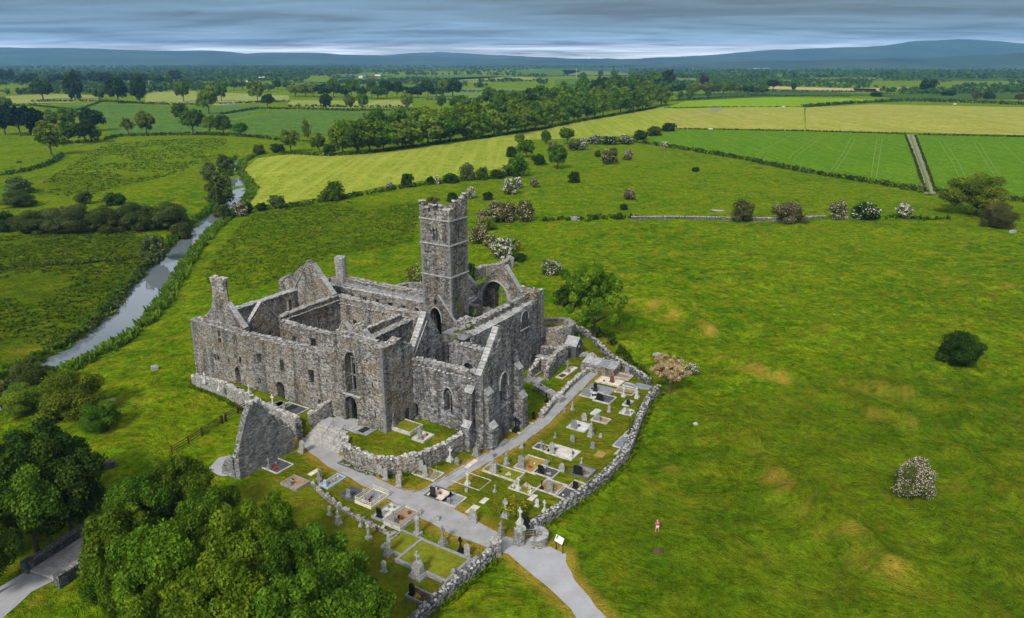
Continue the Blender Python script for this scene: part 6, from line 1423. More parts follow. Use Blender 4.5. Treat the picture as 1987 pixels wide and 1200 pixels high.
def plot(lf, rt_, kerb, fill, label, hs=(), kh=.16, kw=.16, z=None, rails=None, items=(), flip_=False):
    """grave plot from the pixels of its left and right corners"""
    z0 = z if z is not None else 0.
    def loc(px): 
        if z is not None: return LZ(*px, z)
        g_ = G(*px); return Lc(g_[0], g_[1])
    (a0, b0), (a1, b1) = loc(lf), loc(rt_)
    if a1 < a0: a0, a1 = a1, a0
    am, bm = (a0+a1)/2, (b0+b1)/2; W_, L_2 = max(.8, a1-a0), max(1.2, b1-b0); x, y = Wd(am, bm); g = z if z is not None else max(hgt(x, y), hgt(*Wd(a0, b0)), hgt(*Wd(a1, b1)))
    o = empty('grave_plot', (x, y, g), ROT, label, 'grave')
    for nm, c, d in (('kerb', (0, -L_2/2, kh/2-.1), (W_+kw, kw, kh+.2)), ('kerb', (0, L_2/2, kh/2-.1), (W_+kw, kw, kh+.2)), ('kerb', (-W_/2, 0, kh/2-.1), (kw, L_2-kw-.004, kh+.2)), ('kerb', (W_/2, 0, kh/2-.1), (kw, L_2-kw-.004, kh+.2))):
        mb = MB(); mb.box(c, d, jit=.008); mb.build(nm, kerb, o, bevel=.015)
    mb = MB(); mb.box((0, 0, kh*.5-.12), (W_-kw*.9, L_2-kw*.9, kh+.06-.02)); mb.build('grave_bed', fill, o)
    zt = kh*.5-.12+(kh+.04)/2
    if hs and not items and gr.random() < .75: items = [(gr.uniform(.3, .7), gr.uniform(.25, .5), 'flowers', gr.choice(['red_flowers', 'blossom_white', 'yellow_leaf', 'blossom_pink']), gr.uniform(.6, 1.)), (gr.uniform(.25, .75), gr.uniform(.3, .8), 'pot', gr.choice(['white_marble', 'earth', 'black_granite']), 1.)]
    for (fa, kind, mat, h) in hs: put_stone(kind, h, mat, o, ((fa-.5)*W_, -L_2/2+.28, kh-.06), gr.uniform(-.04, .04), True)
    for (fa, fb, kind, mat, h) in items:
        if kind == 'flowers':
            bl = [(gr.uniform(-.3, .3)*h, gr.uniform(-.3, .3)*h, .12*h, .18*h, gr.random()) for _ in range(6)]; V, F, T = leaves(160, .10, bl, 3, up=.8); q = link('flowers', np_mesh('flowers', V, F, mat, T), o); tag(q, kind='stuff')
        elif kind == 'pot': mb = MB(); mb.lathe([(.08*h, 0), (.14*h, .18*h), (.12*h, .26*h), (.02, .3*h)], (0, 0, 0), 8); q = mb.build('flower_pot', mat, o)
        elif kind == 'slab': mb = MB(); mb.box((0, 0, .04), (.9*h, 1.4*h, .12), gr.uniform(-.1, .1)); q = mb.build('slab', mat, o)
        else: put_stone(kind, h, mat, o, ((fa-.5)*W_, (fb-.5)*L_2, zt), gr.uniform(-.1, .1), True); continue
        q.location = ((fa-.5)*W_, (fb-.5)*L_2, zt)
    if rails:
        mat, rh = rails
        for sx in (-1, 0, 1):
            for sy in (-1, 0, 1):
                if sx == 0 and sy == 0: continue
                mb = MB(); mb.tube([(0, 0, 0), (0, 0, rh), (0, 0, rh+.08)], [.045, .04, .01], 6); p = mb.build('rail_post', mat, o); p.location = (sx*W_/2, sy*L_2/2, kh-.02)
        for sx, sy in ((0, -1), (0, 1), (-1, 0), (1, 0)):
            mb = MB()
            for zz in (rh*.45, rh*.9): mb.box((0, 0, zz), (W_ if sx == 0 else .05, L_2 if sy == 0 else .05, .05))
            p = mb.build('rail', mat, o); p.location = (sx*W_/2, sy*L_2/2, kh-.02)
    return o
def ledger(lf, rt_, mat, label, h=.12, z=None):
    f = (lambda p: LZ(*p, z)) if z is not None else (lambda p: Lc(*G(*p)[:2]))
    (a0, b0), (a1, b1) = f(lf), f(rt_); W_, L_3 = max(.7, abs(a1-a0)), max(.9, abs(b1-b0)); x, y = Wd((a0+a1)/2, (b0+b1)/2)
    mb = MB(); mb.box((0, 0, h/2-.05), (W_, L_3, h+.1), jit=.02); o = mb.build('grave_slab', mat, bevel=.02); o.location = (x, y, z if z is not None else hgt(x, y)); o.rotation_euler = (0, 0, ROT)
    return tag(o, label, 'grave slab')
WK, DK, GK = 'white_kerb', 'dark_kerb', 'grey_kerb'; BG, GG, WS, DW, WM = 'black_granite', 'grey_granite', 'weathered_stone', 'dark_weathered', 'white_marble'
fl = lambda a, b, m, s=1.: (a, b, 'flowers', m, s)
plot((546, 941), (601, 938), GK, 'gravel_brown', 'brown gravel grave with a raised stone kerb, leftmost on the lawn', [(.5, 'square', GG, .7)], kh=.35)
plot((620, 943), (671, 928), 'blue_granite', 'gravel_grey', 'narrow pale blue kerbed grave with pink flowers', [(.5, 'square', 'blue_granite', .8)], items=[fl(.4, .4, 'blossom_pink', .7), fl(.5, .6, 'blossom_pink', .7), (.5, .8, 'pot', 'white_marble', 1.)], kh=.22)
plot((504, 906.5), (569, 902.5), WK, 'gravel_dark', 'dark gravel grave at the foot of the old gable', [(.45, 'cross', DW, 1.7)])
plot((659, 962), (713, 957), DK, 'gravel_dark', 'dark gravel grave left of the railed one', [(.5, 'square', GG, 1.1)])
plot((690, 976), (754.5, 964), 'cream_paint', 'gravel_grey', 'grey gravel grave inside cream painted rails', [(.5, 'cross', WS, 2.1)], rails=('cream_paint', .55), kh=.35)
plot((722, 1005), (781, 987), GK, 'gravel_pale', 'pale gravel grave with a black headstone between two railed graves', [(.5, 'square', BG, 1.25)], items=[(.3, .7, 'pot', 'dark_weathered', 1.2), (.6, .8, 'pot', 'dark_weathered', 1.2), (.5, .5, 'pot', 'white_marble', 1.)], kh=.3)
plot((746, 1018), (816, 1000), WK, 'gravel_brown', 'brown bedded grave with white kerb and rails, last of the raised row', [(.5, 'tomb', DW, 1.8)], rails=('white_kerb', .4), kh=.45, items=[(.4, .4, 'pot', 'earth', 1.3), (.6, .4, 'pot', 'earth', 1.3), (.6, .75, 'pot', 'earth', 1.3)])
ledger((598, 922), (621, 913), 'gravel_pink', 'narrow pinkish slab beside the dark statue monument')
plot((661, 896.5), (708, 895), DK, 'gravel_grey', 'grey gravel grave with a flat black stone under the curved wall', items=[(.6, .5, 'slab', 'grey_granite', .7), fl(.8, .7, 'dead_leaf', .8)], kh=.1)
ledger((686, 909), (719.5, 903.5), 'concrete', 'flat white concrete slab beside the main path')
plot((800, 920), (861, 920), WK, 'gravel_grey', 'grey gravel grave with a yellow bush, in the corner of the paths', [(.55, 'tablet', WS, 1.5)], items=[fl(.6, .45, 'yellow_leaf', 3.2), fl(.7, .35, 'yellow_leaf', 2.6)])
ledger((824, 899), (856, 890.5), GG, 'long weathered grey slab on the lawn under the curved wall', .2)
plot((756, 830.5), (820, 828), WK, 'plot_grass', 'grassy white kerbed grave against the nave corner', [(.1, 'celtic', DW, 2.2)], z=2.0, kh=.35)
plot((800, 852), (842, 845.5), WK, 'gravel_pink', 'pink gravel grave on the terrace edge', [(.6, 'tablet', DW, 1.5)], z=1.9, kh=.2)
plot((682, 836), (731, 834), GK, 'gravel_grey', 'dark framed grave beside the nave door', items=[(.5, .5, 'slab', BG, 1.0)], z=1.8, kh=.12)
plot((537, 793), (600, 794), WK, 'gravel_dark', 'dark slate grave in the garden below the west front', items=[(.4, .5, 'slab', BG, 1.2)], z=1.8, kh=.12)
plot((513, 793), (566, 786), GK, 'gravel_brown', 'brown gravel grave in the garden below the west front', z=1.8, kh=.1)
plot((824.5, 962), (884, 958.5), DK, 'gravel_pink', 'pink gravel grave with black kerb where the paths fork', [(.35, 'square', BG, 1.35)], items=[(.5, .5, 'pot', 'brown_granite', 1.2), (.2, .8, 'pot', BG, 1.), (.85, .8, 'pot', BG, 1.)])
plot((854, 974), (904.5, 967.5), WK, 'gravel_grey', 'grey gravel grave right behind the pink one at the fork', [(.5, 'square', DW, .7)])
plot((936, 914.5), (1018, 921), WK, 'plot_grass', 'largest grassy white kerbed grave on the lawn', [(.3, 'triple', WS, 2.3)], kh=.25)
plot((875, 933), (953, 933), WK, 'plot_grass', 'grassy grave with a thin green kerb and a white cross', [(.55, 'cross', WM, 2.0)], kh=.08, kw=.07)
plot((997, 908), (1066, 897), WK, 'gravel_ochre', 'ochre bedded grave with a dark pointed headstone', [(.3, 'tablet', DW, 1.8)])
plot((1034, 918), (1087, 915), WK, 'gravel_dark', 'dark gravel grave with a black square headstone, middle of the lawn', [(.35, 'square', BG, 1.2)])
plot((987, 948), (1042, 950), WK, 'plot_grass', 'flowery grave with a white cross', [(.4, 'cross', WM, 1.9)], items=[fl(.8, .4, 'blossom_white', 1.8), fl(.3, .7, 'leaf_olive', 1.6), fl(.5, .85, 'blossom_pink', 1.2), fl(.2, .4, 'blossom_white', 1.)], kh=.14)
plot((1041, 950), (1101, 943.5), WK, 'gravel_brown', 'grave with yellow and orange flowers near the field wall', [(.2, 'cross', BG, 1.3), (.62, 'tablet', DW, 1.5)], items=[fl(.7, .45, 'yellow_leaf', 1.8), fl(.6, .35, 'dead_leaf', 1.3), fl(.5, .4, 'yellow_leaf', 1.4)])
plot((1075.5, 963), (1128, 956), WK, 'gravel_dark', 'nearly black gravel grave right against the field wall', items=[(.4, .2, 'pot', WM, 1.)])
plot((1101, 948), (1142, 942), WK, 'gravel_brown', 'brown gravel grave with a black headstone at the field wall', [(.5, 'square', BG, 1.15)])
plot((1105, 919), (1158, 913), DK, 'gravel_grey', 'black kerbed grave with a wide black headstone', [(.4, 'wide', BG, 1.25)], items=[fl(.7, .4, 'dead_leaf', .9), (.5, .4, 'pot', WM, 1.)])
plot((1033.5, 870), (1083, 872), WK, 'gravel_dark', 'dark half of the double grave in the middle of the lawn', [(.4, 'cross', DW, 1.5)])
plot((1056, 878.5), (1126, 878), WK, 'gravel_pale', 'pale half of the double grave in the middle of the lawn', [(.25, 'tablet', WS, 1.5)], items=[(.85, .3, 'square', WM, 1.1), fl(.8, .7, 'dead_leaf', .8)])
plot((1100, 830.5), (1149, 826), WK, 'gravel_white', 'white gravel grave with a grey headstone on the upper lawn', [(.35, 'square', GG, 1.45)], items=[(.5, .45, 'pot', 'earth', 1.3)])
stone(1134, 817, 'rough', WS, 1.4, 'broad grey headstone behind the white gravel grave')
ledger((1144, 804), (1168, 797.5), 'white_marble', 'flat white slab on the upper lawn', .15)
plot((1147, 816), (1185, 815.5), WK, 'gravel_brown', 'brown gravel grave on the upper lawn', [(.4, 'square', DW, 1.1)])
plot((1125, 768), (1169, 764), WK, 'gravel_white', 'white gravel grave with a large grey headstone beside the upper path', [(.35, 'wide', GG, 1.2)], items=[(.7, .3, 'pot', BG, 1.3), (.8, .4, 'pot', BG, 1.3)])
plot((1151, 778), (1196, 773), WK, 'gravel_dark', 'dark gravel grave with a black headstone beside the upper path', [(.35, 'wide', BG, 1.15)], items=[(.2, .7, 'pot', WM, .8)])
plot((1135.5, 757), (1194, 757), GK, 'gravel_grey', 'grey gravel grave in the crowded upper corner', [(.4, 'tablet', BG, 1.3)], items=[(.2, .3, 'pot', BG, 1.)])
plot((1155, 741), (1212, 741), WK, 'gravel_pink', 'pinkish grave with a brown headstone', items=[(.6, .45, 'square', 'brown_granite', 1.1), (.3, .3, 'pot', BG, 1.)])
plot((1189, 731.5), (1227, 730.5), 'concrete', 'gravel_brown', 'white bordered grave with a brown centre near the wall', kw=.5)
stone(1217, 724, 'square', DW, 1.3, 'dark headstone behind the white bordered grave')
plot((1192, 761), (1236, 759), WK, 'gravel_brown', 'brown gravel grave before two white monuments', kh=.12)
stone(1210, 770, 'cross', WM, 1.9, 'tall white monument left of its taller twin')
stone(1236, 773, 'figure', WM, 2.2, 'taller white statue monument near the top corner wall')
plot((1209, 749), (1240, 750), WK, 'gravel_blue', 'blue grey bedded grave behind the white monuments')
plot((1231, 753), (1264, 752.5), GK, 'gravel_blue', 'blue grey grave closest to the tan bush')
plot((1208, 787), (1229, 780), WK, 'gravel_grey', 'small grey grave with a black headstone under the field wall', [(.8, 'square', BG, .9)])
plot((1201.5, 802.5), (1234, 799), WK, 'gravel_pale', 'pale gravel grave with a dark headstone under the field wall', [(.6, 'square', DW, .9)], items=[(.8, .6, 'pot', BG, .9)])
plot((1211, 844.5), (1240, 838), WK, 'gravel_grey', 'kerbed grave with a black rounded headstone at the field wall', [(.7, 'tablet', BG, 1.3)])
plot((1189, 866), (1229, 855), WK, 'gravel_blue', 'wide slate blue grave at the field wall')
ledger((1191, 882), (1217, 872), 'concrete', 'pale flat slab below the slate blue grave')
ledger((1152, 884), (1178, 880), 'gravel_ochre', 'faded sunken slab on the lawn near the field wall', .06)
plot((1079, 733), (1121, 715), WK, 'gravel_pink', 'long grave with a dark hollow below the ruined yard wall', items=[(.5, .2, 'slab', 'earth', .9)])
stone(1101, 722, 'celtic', DW, 2.4, 'tall dark celtic cross below the ruined yard wall')
plot((982, 834.5), (1035, 824), WK, 'plot_grass', 'grassy kerbed grave at the foot of the transept gable', kh=.2)
stone(1001, 838, 'celtic', BG, 2.6, 'black celtic cross at the foot of the transept gable')
stone(1036, 813, 'tablet', BG, 1.2, 'small black headstone between buttress and path')
stone(1060.8, 781, 'cross', BG, 1.7, 'black cross between the stepped slabs and the path wall')
stone(1050, 759, 'tablet', BG, 1.1, 'black headstone under the stepped slabs')
stone(1110.6, 796, 'figure', WS, 1.6, 'small weathered monument beside the upper path')
stone(1146, 847, 'figure', WS, 2.5, 'tall weathered monument below the brown gravel grave')
stone(1077, 850, 'cross', WS, 1.0, 'small pale cross alone on the lawn above the double grave')
stone(1110.6, 857, 'rough', DW, 1.15, 'dark rounded headstone alone on the lawn')
stone(816.8, 900, 'tablet', WS, 1.6, 'narrow grey headstone left of the long slab')
stone(873, 895, 'cross', WM, 2.3, 'white cross on the lawn below the terrace corner')
stone(887, 902, 'rough', DW, 1.1, 'dark broken headstone beside the branch path')
stone(924, 884, 'tomb', DW, 2.3, 'black monument against the corner buttress')
stone(982.5, 902, 'figure', WS, 2.0, 'weathered statue monument behind the large grassy grave')
stone(1089.7, 916, 'rough', WS, 1.4, 'rounded speckled headstone left of the wide black one')
stone(917.5, 1013, 'rough', WS, 1.9, 'speckled round topped headstone by a bare pale patch')
stone(981.4, 1003, 'celtic', WS, 2.6, 'weathered celtic cross in front of the yellow bush')
stone(971.7, 1042, 'figure', DW, 2.3, 'dark statue monument beside the path near the gate')
stone(1009.6, 1017, 'cross', WM, 2.3, 'white cross left of the black headstone at the gate')
stone(1021.5, 1023, 'tablet', BG, 1.5, 'black round topped headstone right behind the gate pillar')
stone(1057, 993.5, 'cross', WM, 1.7, 'stocky white cross near the field wall')
stone(1042, 983, 'tablet', WM, 1.0, 'small white headstone left of the stocky cross')
stone(860, 1056, 'celtic', DW, 2.5, 'dark celtic cross on the lower lawn beside the path, left of a pair')
stone(894.8, 1073, 'celtic', BG, 2.2, 'black celtic cross of the pair on the lower lawn')
stone(906.7, 1079, 'tablet', WS, 1.5, 'grey headstone right next to the black celtic cross')
stone(584, 879, 'tablet', WS, 2.0, 'leaning pale stone at the bend of the path', lean=(0, .25))
stone(620, 930, 'figure', DW, 1.9, 'dark statue monument beside the pinkish slab')
stone(621, 938, 'tomb', DW, 1.4, 'lower dark monument at the head of the pale blue grave')
stone(736, 904, 'square', WS, 1.55, 'broad grey headstone under the curved retaining wall')
stone(748, 931, 'tablet', WS, 1.6, 'weathered headstone beside the path, left of two')
stone(774, 945, 'tablet', WS, 1.7, 'weathered rounded headstone beside the path, right of two')
stone(776, 907, 'rough', WS, .8, 'small low headstone on the lawn')
plot((717, 914.5), (732, 908), 'concrete', 'concrete', 'tiny white plinth grave with a brown urn', items=[(.5, .5, 'pot', 'brown_granite', 1.6)], kh=.12)
stone(669, 877, 'square', 'blue_granite', 1.7, 'bluish slab leaning on the end of the curved wall', lean=(-.1, .1))
stone(657, 1018, 'figure', WS, 2.2, 'pale statue monument rising from the tree tops, left one')
stone(716, 1046, 'pillar', WS, 2.0, 'pale pillar stone rising from the tree tops')
stone(753, 1077, 'obelisk', WS, 3.0, 'grey obelisk at the corner of the empty grassy plot')
stone(811, 1040, 'pillar', WS, 2.8, 'pale column monument right of the last railed grave')
stone(811, 1120, 'tomb', WS, 3.3, 'largest monument with a cross, in the big sunken grass plot')
stone(149/4+360+1, 743, 'cross', WM, 2.0, 'white cross at the left end of the west garden', z=1.6)
stone(427, 758, 'cross', WM, 2.2, 'white monument on the garden wall, second from the left', z=1.9)
stone(484, 764, 'cross', WM, 1.8, 'white cross behind the tip of the old gable', z=1.9)
stone(462, 762, 'tablet', BG, .9, 'small black stone in the west garden', z=1.8)
stone(530, 790, 'cross', WM, 2.2, 'white cross right of the old gable', z=1.8)
stone(552, 797, 'tablet', DW, 1.1, 'dark headstone on the slate grave in the west garden', z=1.8)
ledger((921, 800), (940, 792), 'concrete', 'dummy') if False else None
ledger((902, 908), (925, 893), 'gravel_pink', 'faded pinkish slab between lawn and branch path', .05)
ledger((966, 866), (988, 857), GG, 'grey slab beside the branch path under the buttress', .25)
ledger((932, 976), (948, 968), 'gravel_pale', 'small pale slab on the lawn left of the yellow bush', .08)
ledger((902, 994), (932, 984), 'gravel_pale', 'bare pale slab of ground behind the speckled headstone', .05)
ledger((1023, 970), (1044, 962), 'gravel_pale', 'pale slab right of the yellow bush', .05)
ledger((700, 836.5), (701, 836), GG, 'x') if False else None
plot((770.5, 1090.5), (912, 1090), GK, 'plot_grass', 'big sunken grass plot with thick kerbs near the bottom', kh=.4, kw=.35)
plot((741, 1064), (822, 1050), GK, 'plot_grass', 'empty grass plot next to the big sunken one', kh=.3, kw=.25)
plot((788, 1160), (849, 1163), GK, 'earth', 'dark earth grave half under the trees at the bottom', [(.2, 'tablet', BG, 1.4)], kh=.3)
for i, (u, v) in enumerate([(912, 1107), (921, 1101), (930, 1095)]):
    x, y, z = G(u, v); mb = MB(); mb.box((0, 0, .05+.12*i), (1.5, .8, .3+.1*i), 0, (0, 0), .03); o = mb.build('stone_step', 'grey_kerb'); o.location = (x, y, z); o.rotation_euler = (0, 0, ROT); tag(o, f"{['lowest', 'middle', 'top'][i]} of three weathered steps beside the big sunken plot", 'step')
for u, v, k_, m_, h_, l_ in [(640, 1000, 'tablet', WS, 1.2, 'pale headstone below the plinth wall, by the blue grey plot end'), (700, 1022, 'cross', WS, 1.3, 'small cross below the railed graves'), (850, 1010, 'rough', WS, .7, 'tiny stone on the verge of the main path'), (955, 890, 'tablet', WS, 1.2, 'headstone on the edge of the branch path above the grassy grave'), (1060, 905, 'tablet', DW, 1.0, 'small dark stone between ochre grave and rounded headstone'), (960, 955, 'cross', WS, 1.2, 'small cross between the thin kerbed grave and the flowery one'), (1150, 870, 'square', GG, 1.0, 'grey headstone between double grave and slate blue grave'), (1165, 850, 'rough', WS, .8, 'small rough stone right of the tall weathered monument'), (1182, 800, 'tablet', WS, 1.1, 'headstone right of the flat white slab'), (1095, 800, 'rough', DW, .8, 'small dark stone by the upper path kerb'), (905, 955, 'rough', WS, .6, 'tiny stone by the white cross of the thin kerbed grave'), (1012, 870, 'tablet', WS, 1.1, 'headstone left of the double grave'), (745, 1110, 'tablet', WS, 1.3, 'headstone at the left corner of the big sunken plot'), (1128, 900, 'cross', WS, 1.1, 'small cross above the wide black headstone'), (880, 1120, 'tablet', WS, 1.0, 'low headstone on the grass inside the bottom wall')]: stone(u, v, k_, m_, h_, l_)
# tiny mausoleums
def wl(a, b, z=0): x, y = Wd(a, b); return (x, y, z)
a_, b_ = Lc(*Pz(1113, 690, 0)[:2])
mz = empty('gabled_tomb', wl(a_, b_), ROT, 'little dark gabled tomb chapel with a cross, right of the ruined yard', 'tomb chapel')
mb = MB(); profile_stone(mb, [(-1.3, -.3), (1.3, -.3), (1.3, 2.2), (0, 3.5), (-1.3, 2.2)], 2.2); me = mb.mesh('body', 'dark_stone'); fixn(me); q = link('body', me, mz); q.rotation_euler = (0, 0, math.pi/2)
mb = MB(); mb.box((1.12, .1, .9), (.08, .7, 1.5)); mb.build('door', 'black_granite', mz); mb = MB(); mb.box((1.12, -.1, 2.0), (.06, .35, .45)); mb.build('plaque', 'white_marble', mz)
mb = MB()
for s_ in (-1, 1): mb.box((0, s_*.68, 2.92), (2.4, 1.95, .12), 0, (-s_*.785, 0))
mb.build('roof', 'slate_slab', mz); put_stone('cross', 1.0, WS, mz, (1.0, 0, 3.3), math.pi/2, True)
a_, b_ = Lc(*Pz(1165, 712, .8)[:2])
vt = empty('burial_vault', wl(a_, b_), ROT, 'long low burial vault of grey slabs at the top end of the path', 'burial vault')
mb = MB(); mb.box((0, 0, .5), (6.2, 2.6, 1.6), 0, (0, 0), .03); mb.build('body', 'rubble_stone', vt)
for i in range(4): mb = MB(); mb.box((-2.35+i*1.55, .1, 1.42+.02*i), (1.48, 2.5, .14), 0, (.22, 0), .02); mb.build('roof_slab', 'slate_slab', vt)
for i in range(5): mb = MB(); mb.lathe([(.16, 0), (.12, .2), (.17, .34), (.05, .5)], (0, 0, 0), 8); q = mb.build('urn', 'weathered_stone', vt); q.location = (-2.8+i*1.4, 1.2, 1.6)
for s_, l_, u, v in ((-1, 'x', 1128, 690), ):
    x, y, _ = Pz(u, v); mb = MB(); mb.box((0, 0, .2), (2.6, 1.3, .3), .2, (0, 0), .08); mb.box((1.6, -.3, .15), (1.6, 1.2, .25), .5, (0, 0), .08); o = mb.build('fallen_slabs', 'weathered_stone'); o.location = (x, y, 0); tag(o, 'pair of fallen grey slabs behind the vault', 'stone slab')
# slabs stepping down from the transept to the path
ss = empty('stepped_slab_wall', (*Pz(1062, 757)[:2], 0), ROT, 'low wall topped by a row of overlapping flat slabs right of the transept', 'stone wall')
p0, p1 = Lc(*Pz(1039, 745, .9)[:2]), Lc(*Pz(1090, 772, .9)[:2]); pm = Lc(*Pz(1062, 757)[:2]); an = math.atan2(p1[1]-p0[1], p1[0]-p0[0]); LL = math.dist(p0, p1)
mb = MB(); mb.box(((p0[0]+p1[0])/2-pm[0], (p0[1]+p1[1])/2-pm[1], .3), (LL, .7, 1.0), an, (0, 0), .03); mb.build('wall_core', 'field_stone', ss)
for i in range(9):
    f = (i+.5)/9; mb = MB(); mb.box((p0[0]+(p1[0]-p0[0])*f-pm[0], p0[1]+(p1[1]-p0[1])*f-pm[1], .88), (.5, 1.35, .12), an, (0, .15), .02); mb.build('slab', 'cope_stone', ss)
for i, (u, v, w, l, r_) in enumerate([(1037, 727, 1.4, 2.6, 0), (1045, 740, 1.2, 2.2, 0), (1028, 738, 1.5, 2.4, 0)]):
    x, y, _ = Pz(u, v); mb = MB(); mb.box((0, 0, .12), (w, l, .2), 0, (0, 0), .02); o = mb.build('grave_slab', 'slate_slab'); o.location = (x, y, 0); o.rotation_euler = (0, 0, ROT); tag(o, ['flat slab grave nearest the ruined yard wall', 'flat slab grave next to the stepped slabs', 'flat slab grave touching the transept buttress'][i], 'grave slab')
x, y, _ = Pz(1054, 692, 1.3); tb = empty('table_tomb', (x, y, 0), ROT, 'table tomb of two pale slabs inside the ruined yard', 'table tomb')
mb = MB(); mb.box((-.8, 0, 1.25), (1.7, 1.2, .12)); mb.box((1.0, .1, 1.32), (1.5, 1.3, .12), .1); mb.build('top_slab', 'cope_stone', tb)
for q in (-1.4, -.2, .5, 1.5): mb = MB(); mb.box((q, 0, .55), (.2, .9, 1.3)); mb.build('leg', 'dark_stone', tb)

# kerbs along the branch path
def kerb_line(px, label, mat='cope_stone'):
    P = [G(u, v) for u, v in px]; o = empty('path_kerb', P[0], 0, label, 'kerb'); P = resample(P, 1.6, False); k = 0
    for (a, b) in zip(P[:-1], P[1:]):
        l = math.dist(a, b); an = math.atan2(b[1]-a[1], b[0]-a[0]); m_x, m_y = (a[0]+b[0])/2, (a[1]+b[1])/2
        q = place(KM, 'kerb_stone', o, (m_x-o.location.x, m_y-o.location.y, hgt(m_x, m_y)-o.location.z+.05), (0, 0, an), (l*.985, 1, 1))
mb = MB(); mb.box((0, 0, 0), (1, .16, .24)); KM = mb.mesh('kerb_stone', 'cope_stone')
kerb_line([(1163, 722), (1110, 776), (1066, 822), (1021, 857), (972, 884), (930, 908)], 'long pale kerb along the lower side of the branch path')
kerb_line([(780, 951), (800, 956), (818, 955), (845, 938), (900, 905), (912, 896)], 'pale kerb rounding the corner below the yellow bush grave')
kerb_line([(1031, 823), (1008, 846), (960, 873), (925, 892)], 'short pale kerb below the transept gable')
# ------------------------------------------------------------------ raised edge wall under the row of graves left of the path
low_wall('plinth_wall', 'rough low wall carrying the raised row of graves', 'stone wall', [(*G(u, v)[:2], G(u, v)[2]+.35) for u, v in [(606, 942), (640, 972), (680, 1000), (720, 1020), (750, 1036), (772, 1044)]], .5, 'rubble_stone', stones=3)
# ------------------------------------------------------------------ gate
def pillar(u, v, r, h, label):
    x, y, z = G(u, v); o = empty('gate_pillar', (x, y, z), ROT, label, 'gate pillar')
    mb = MB(); mb.lathe([(r*1.05, -.3), (r, .3), (r*.97, h), (r*.2, h+.02)], (0, 0, 0), 14, .04); mb.build('shaft', 'field_stone', o)
    mb = MB()
    for _ in range(26):
        t = gr.uniform(0, 6.28); q = gr.uniform(0, r); d = gr.uniform(.2, .4); mb.box((q*math.cos(t), q*math.sin(t), h+.08), (d, d*.8, d*.4), t, (.2, .1), .03)
    tag(mb.build('cap_stones', 'lichen_stone', o), kind='stuff'); return o
pillar(963, 1076, .62, 1.75, 'round fieldstone gate pillar at the left end of the gate')
pillar(1008, 1056, .62, 1.9, 'taller round fieldstone gate pillar right of the gate')
gx0, gx1 = G(972, 1073), G(1000, 1057); gt = empty('field_gate', gx0, math.atan2(gx1[1]-gx0[1], gx1[0]-gx0[0]), 'grey galvanised gate between the two round pillars', 'gate'); gl = math.dist(gx0[:2], gx1[:2])
for i in range(2): mb = MB(); mb.tube([(i*gl, 0, .1), (i*gl, 0, 1.2)], .035, 6); mb.build('gate_post', 'galvanised', gt)
for i in range(6): mb = MB(); mb.tube([(0, 0, .18+i*.19), (gl, 0, .18+i*.19)], .022, 5); mb.build('bar', 'galvanised', gt)
for i in range(3): mb = MB(); mb.box((gl*(.25+.25*i), 0, .66), (.05, .03, 1.0)); mb.build('upright', 'galvanised', gt)
kx, ky, kz = G(1040, 1052)
kr = empty('kissing_gate', (kx, ky, kz), 0, 'horseshoe stone wall of the kissing gate right of the pillars', 'kissing gate')
mb = MB(); n = 18; ri, ro = .75, 1.35
for i in range(n+1):
    t = R(-115)+R(205)*i/n
    for r_, z in ((ro, -.3), (ro, 1.05+gr.uniform(-.04, .04)), (ri, 1.05), (ri, -.3)): mb.v.append((r_*math.cos(t), r_*math.sin(t), z))
for i in range(n):
    for j in range(3): k = 4*i+j; mb.f.append((k, k+4, k+5, k+1))
mb.f += [(0, 1, 2, 3), tuple(4*n+j for j in (3, 2, 1, 0))]; me = mb.mesh('curved_wall', 'field_stone'); fixn(me); link('curved_wall', me, kr)
for i in range(15):
    t = R(-112)+R(200)*i/14; mb = MB(); mb.box(((ri+ro)/2*math.cos(t), (ri+ro)/2*math.sin(t), 1.1), (.66, .36, .12), t, (0, 0), .02); mb.build('coping_stone', 'cope_stone', kr)
mb = MB()
for z in (.5, .8, 1.1): mb.tube([(-1.9, .55, z), (-.2, .75, z)], .025, 5)
mb.tube([(-.2, .75, .1), (-.2, .75, 1.2)], .03, 6); mb.tube([(-1.9, .55, .1), (-1.9, .55, 1.2)], .03, 6); mb.build('swing_gate', 'galvanised', kr)
# ------------------------------------------------------------------ information board
s0, s1 = G(1079, 1067), G(1092, 1075); an = math.atan2(s1[1]-s0[1], s1[0]-s0[0]); W_ = math.dist(s0[:2], s1[:2])
sg_ = empty('information_board', ((s0[0]+s1[0])/2, (s0[1]+s1[1])/2, s0[2]), an, 'white information board on two dark posts beside the gravel path', 'sign')
for s_ in (-1, 1): mb = MB(); mb.box((s_*W_/2, 0, .75), (.09, .09, 1.7)); mb.build('post', 'black_iron', sg_)
mb = MB(); mb.box((0, -.05, 1.55), (W_+.1, .05, .68), 0, (-.55, 0)); bd = mb.build('board', 'sign_board', sg_)
def on_board(x, z, w, h, nm): mb = MB(); c, s_ = math.cos(-.55), math.sin(-.55); mb.box((x, -.05-.03*c-z*s_*1.0, 1.55+z*c-.03*s_*1.0), (w, .012, h), 0, (-.55, 0)); return mb.build(nm, 'sign_ink', bd)
on_board(-.33, .2, .20, .22, 'emblem'); on_board(-.38, .0, .14, .14, 'emblem'); on_board(-.24, -.05, .08, .14, 'emblem'); on_board(.22, .22, .3, .035, 'text_line')
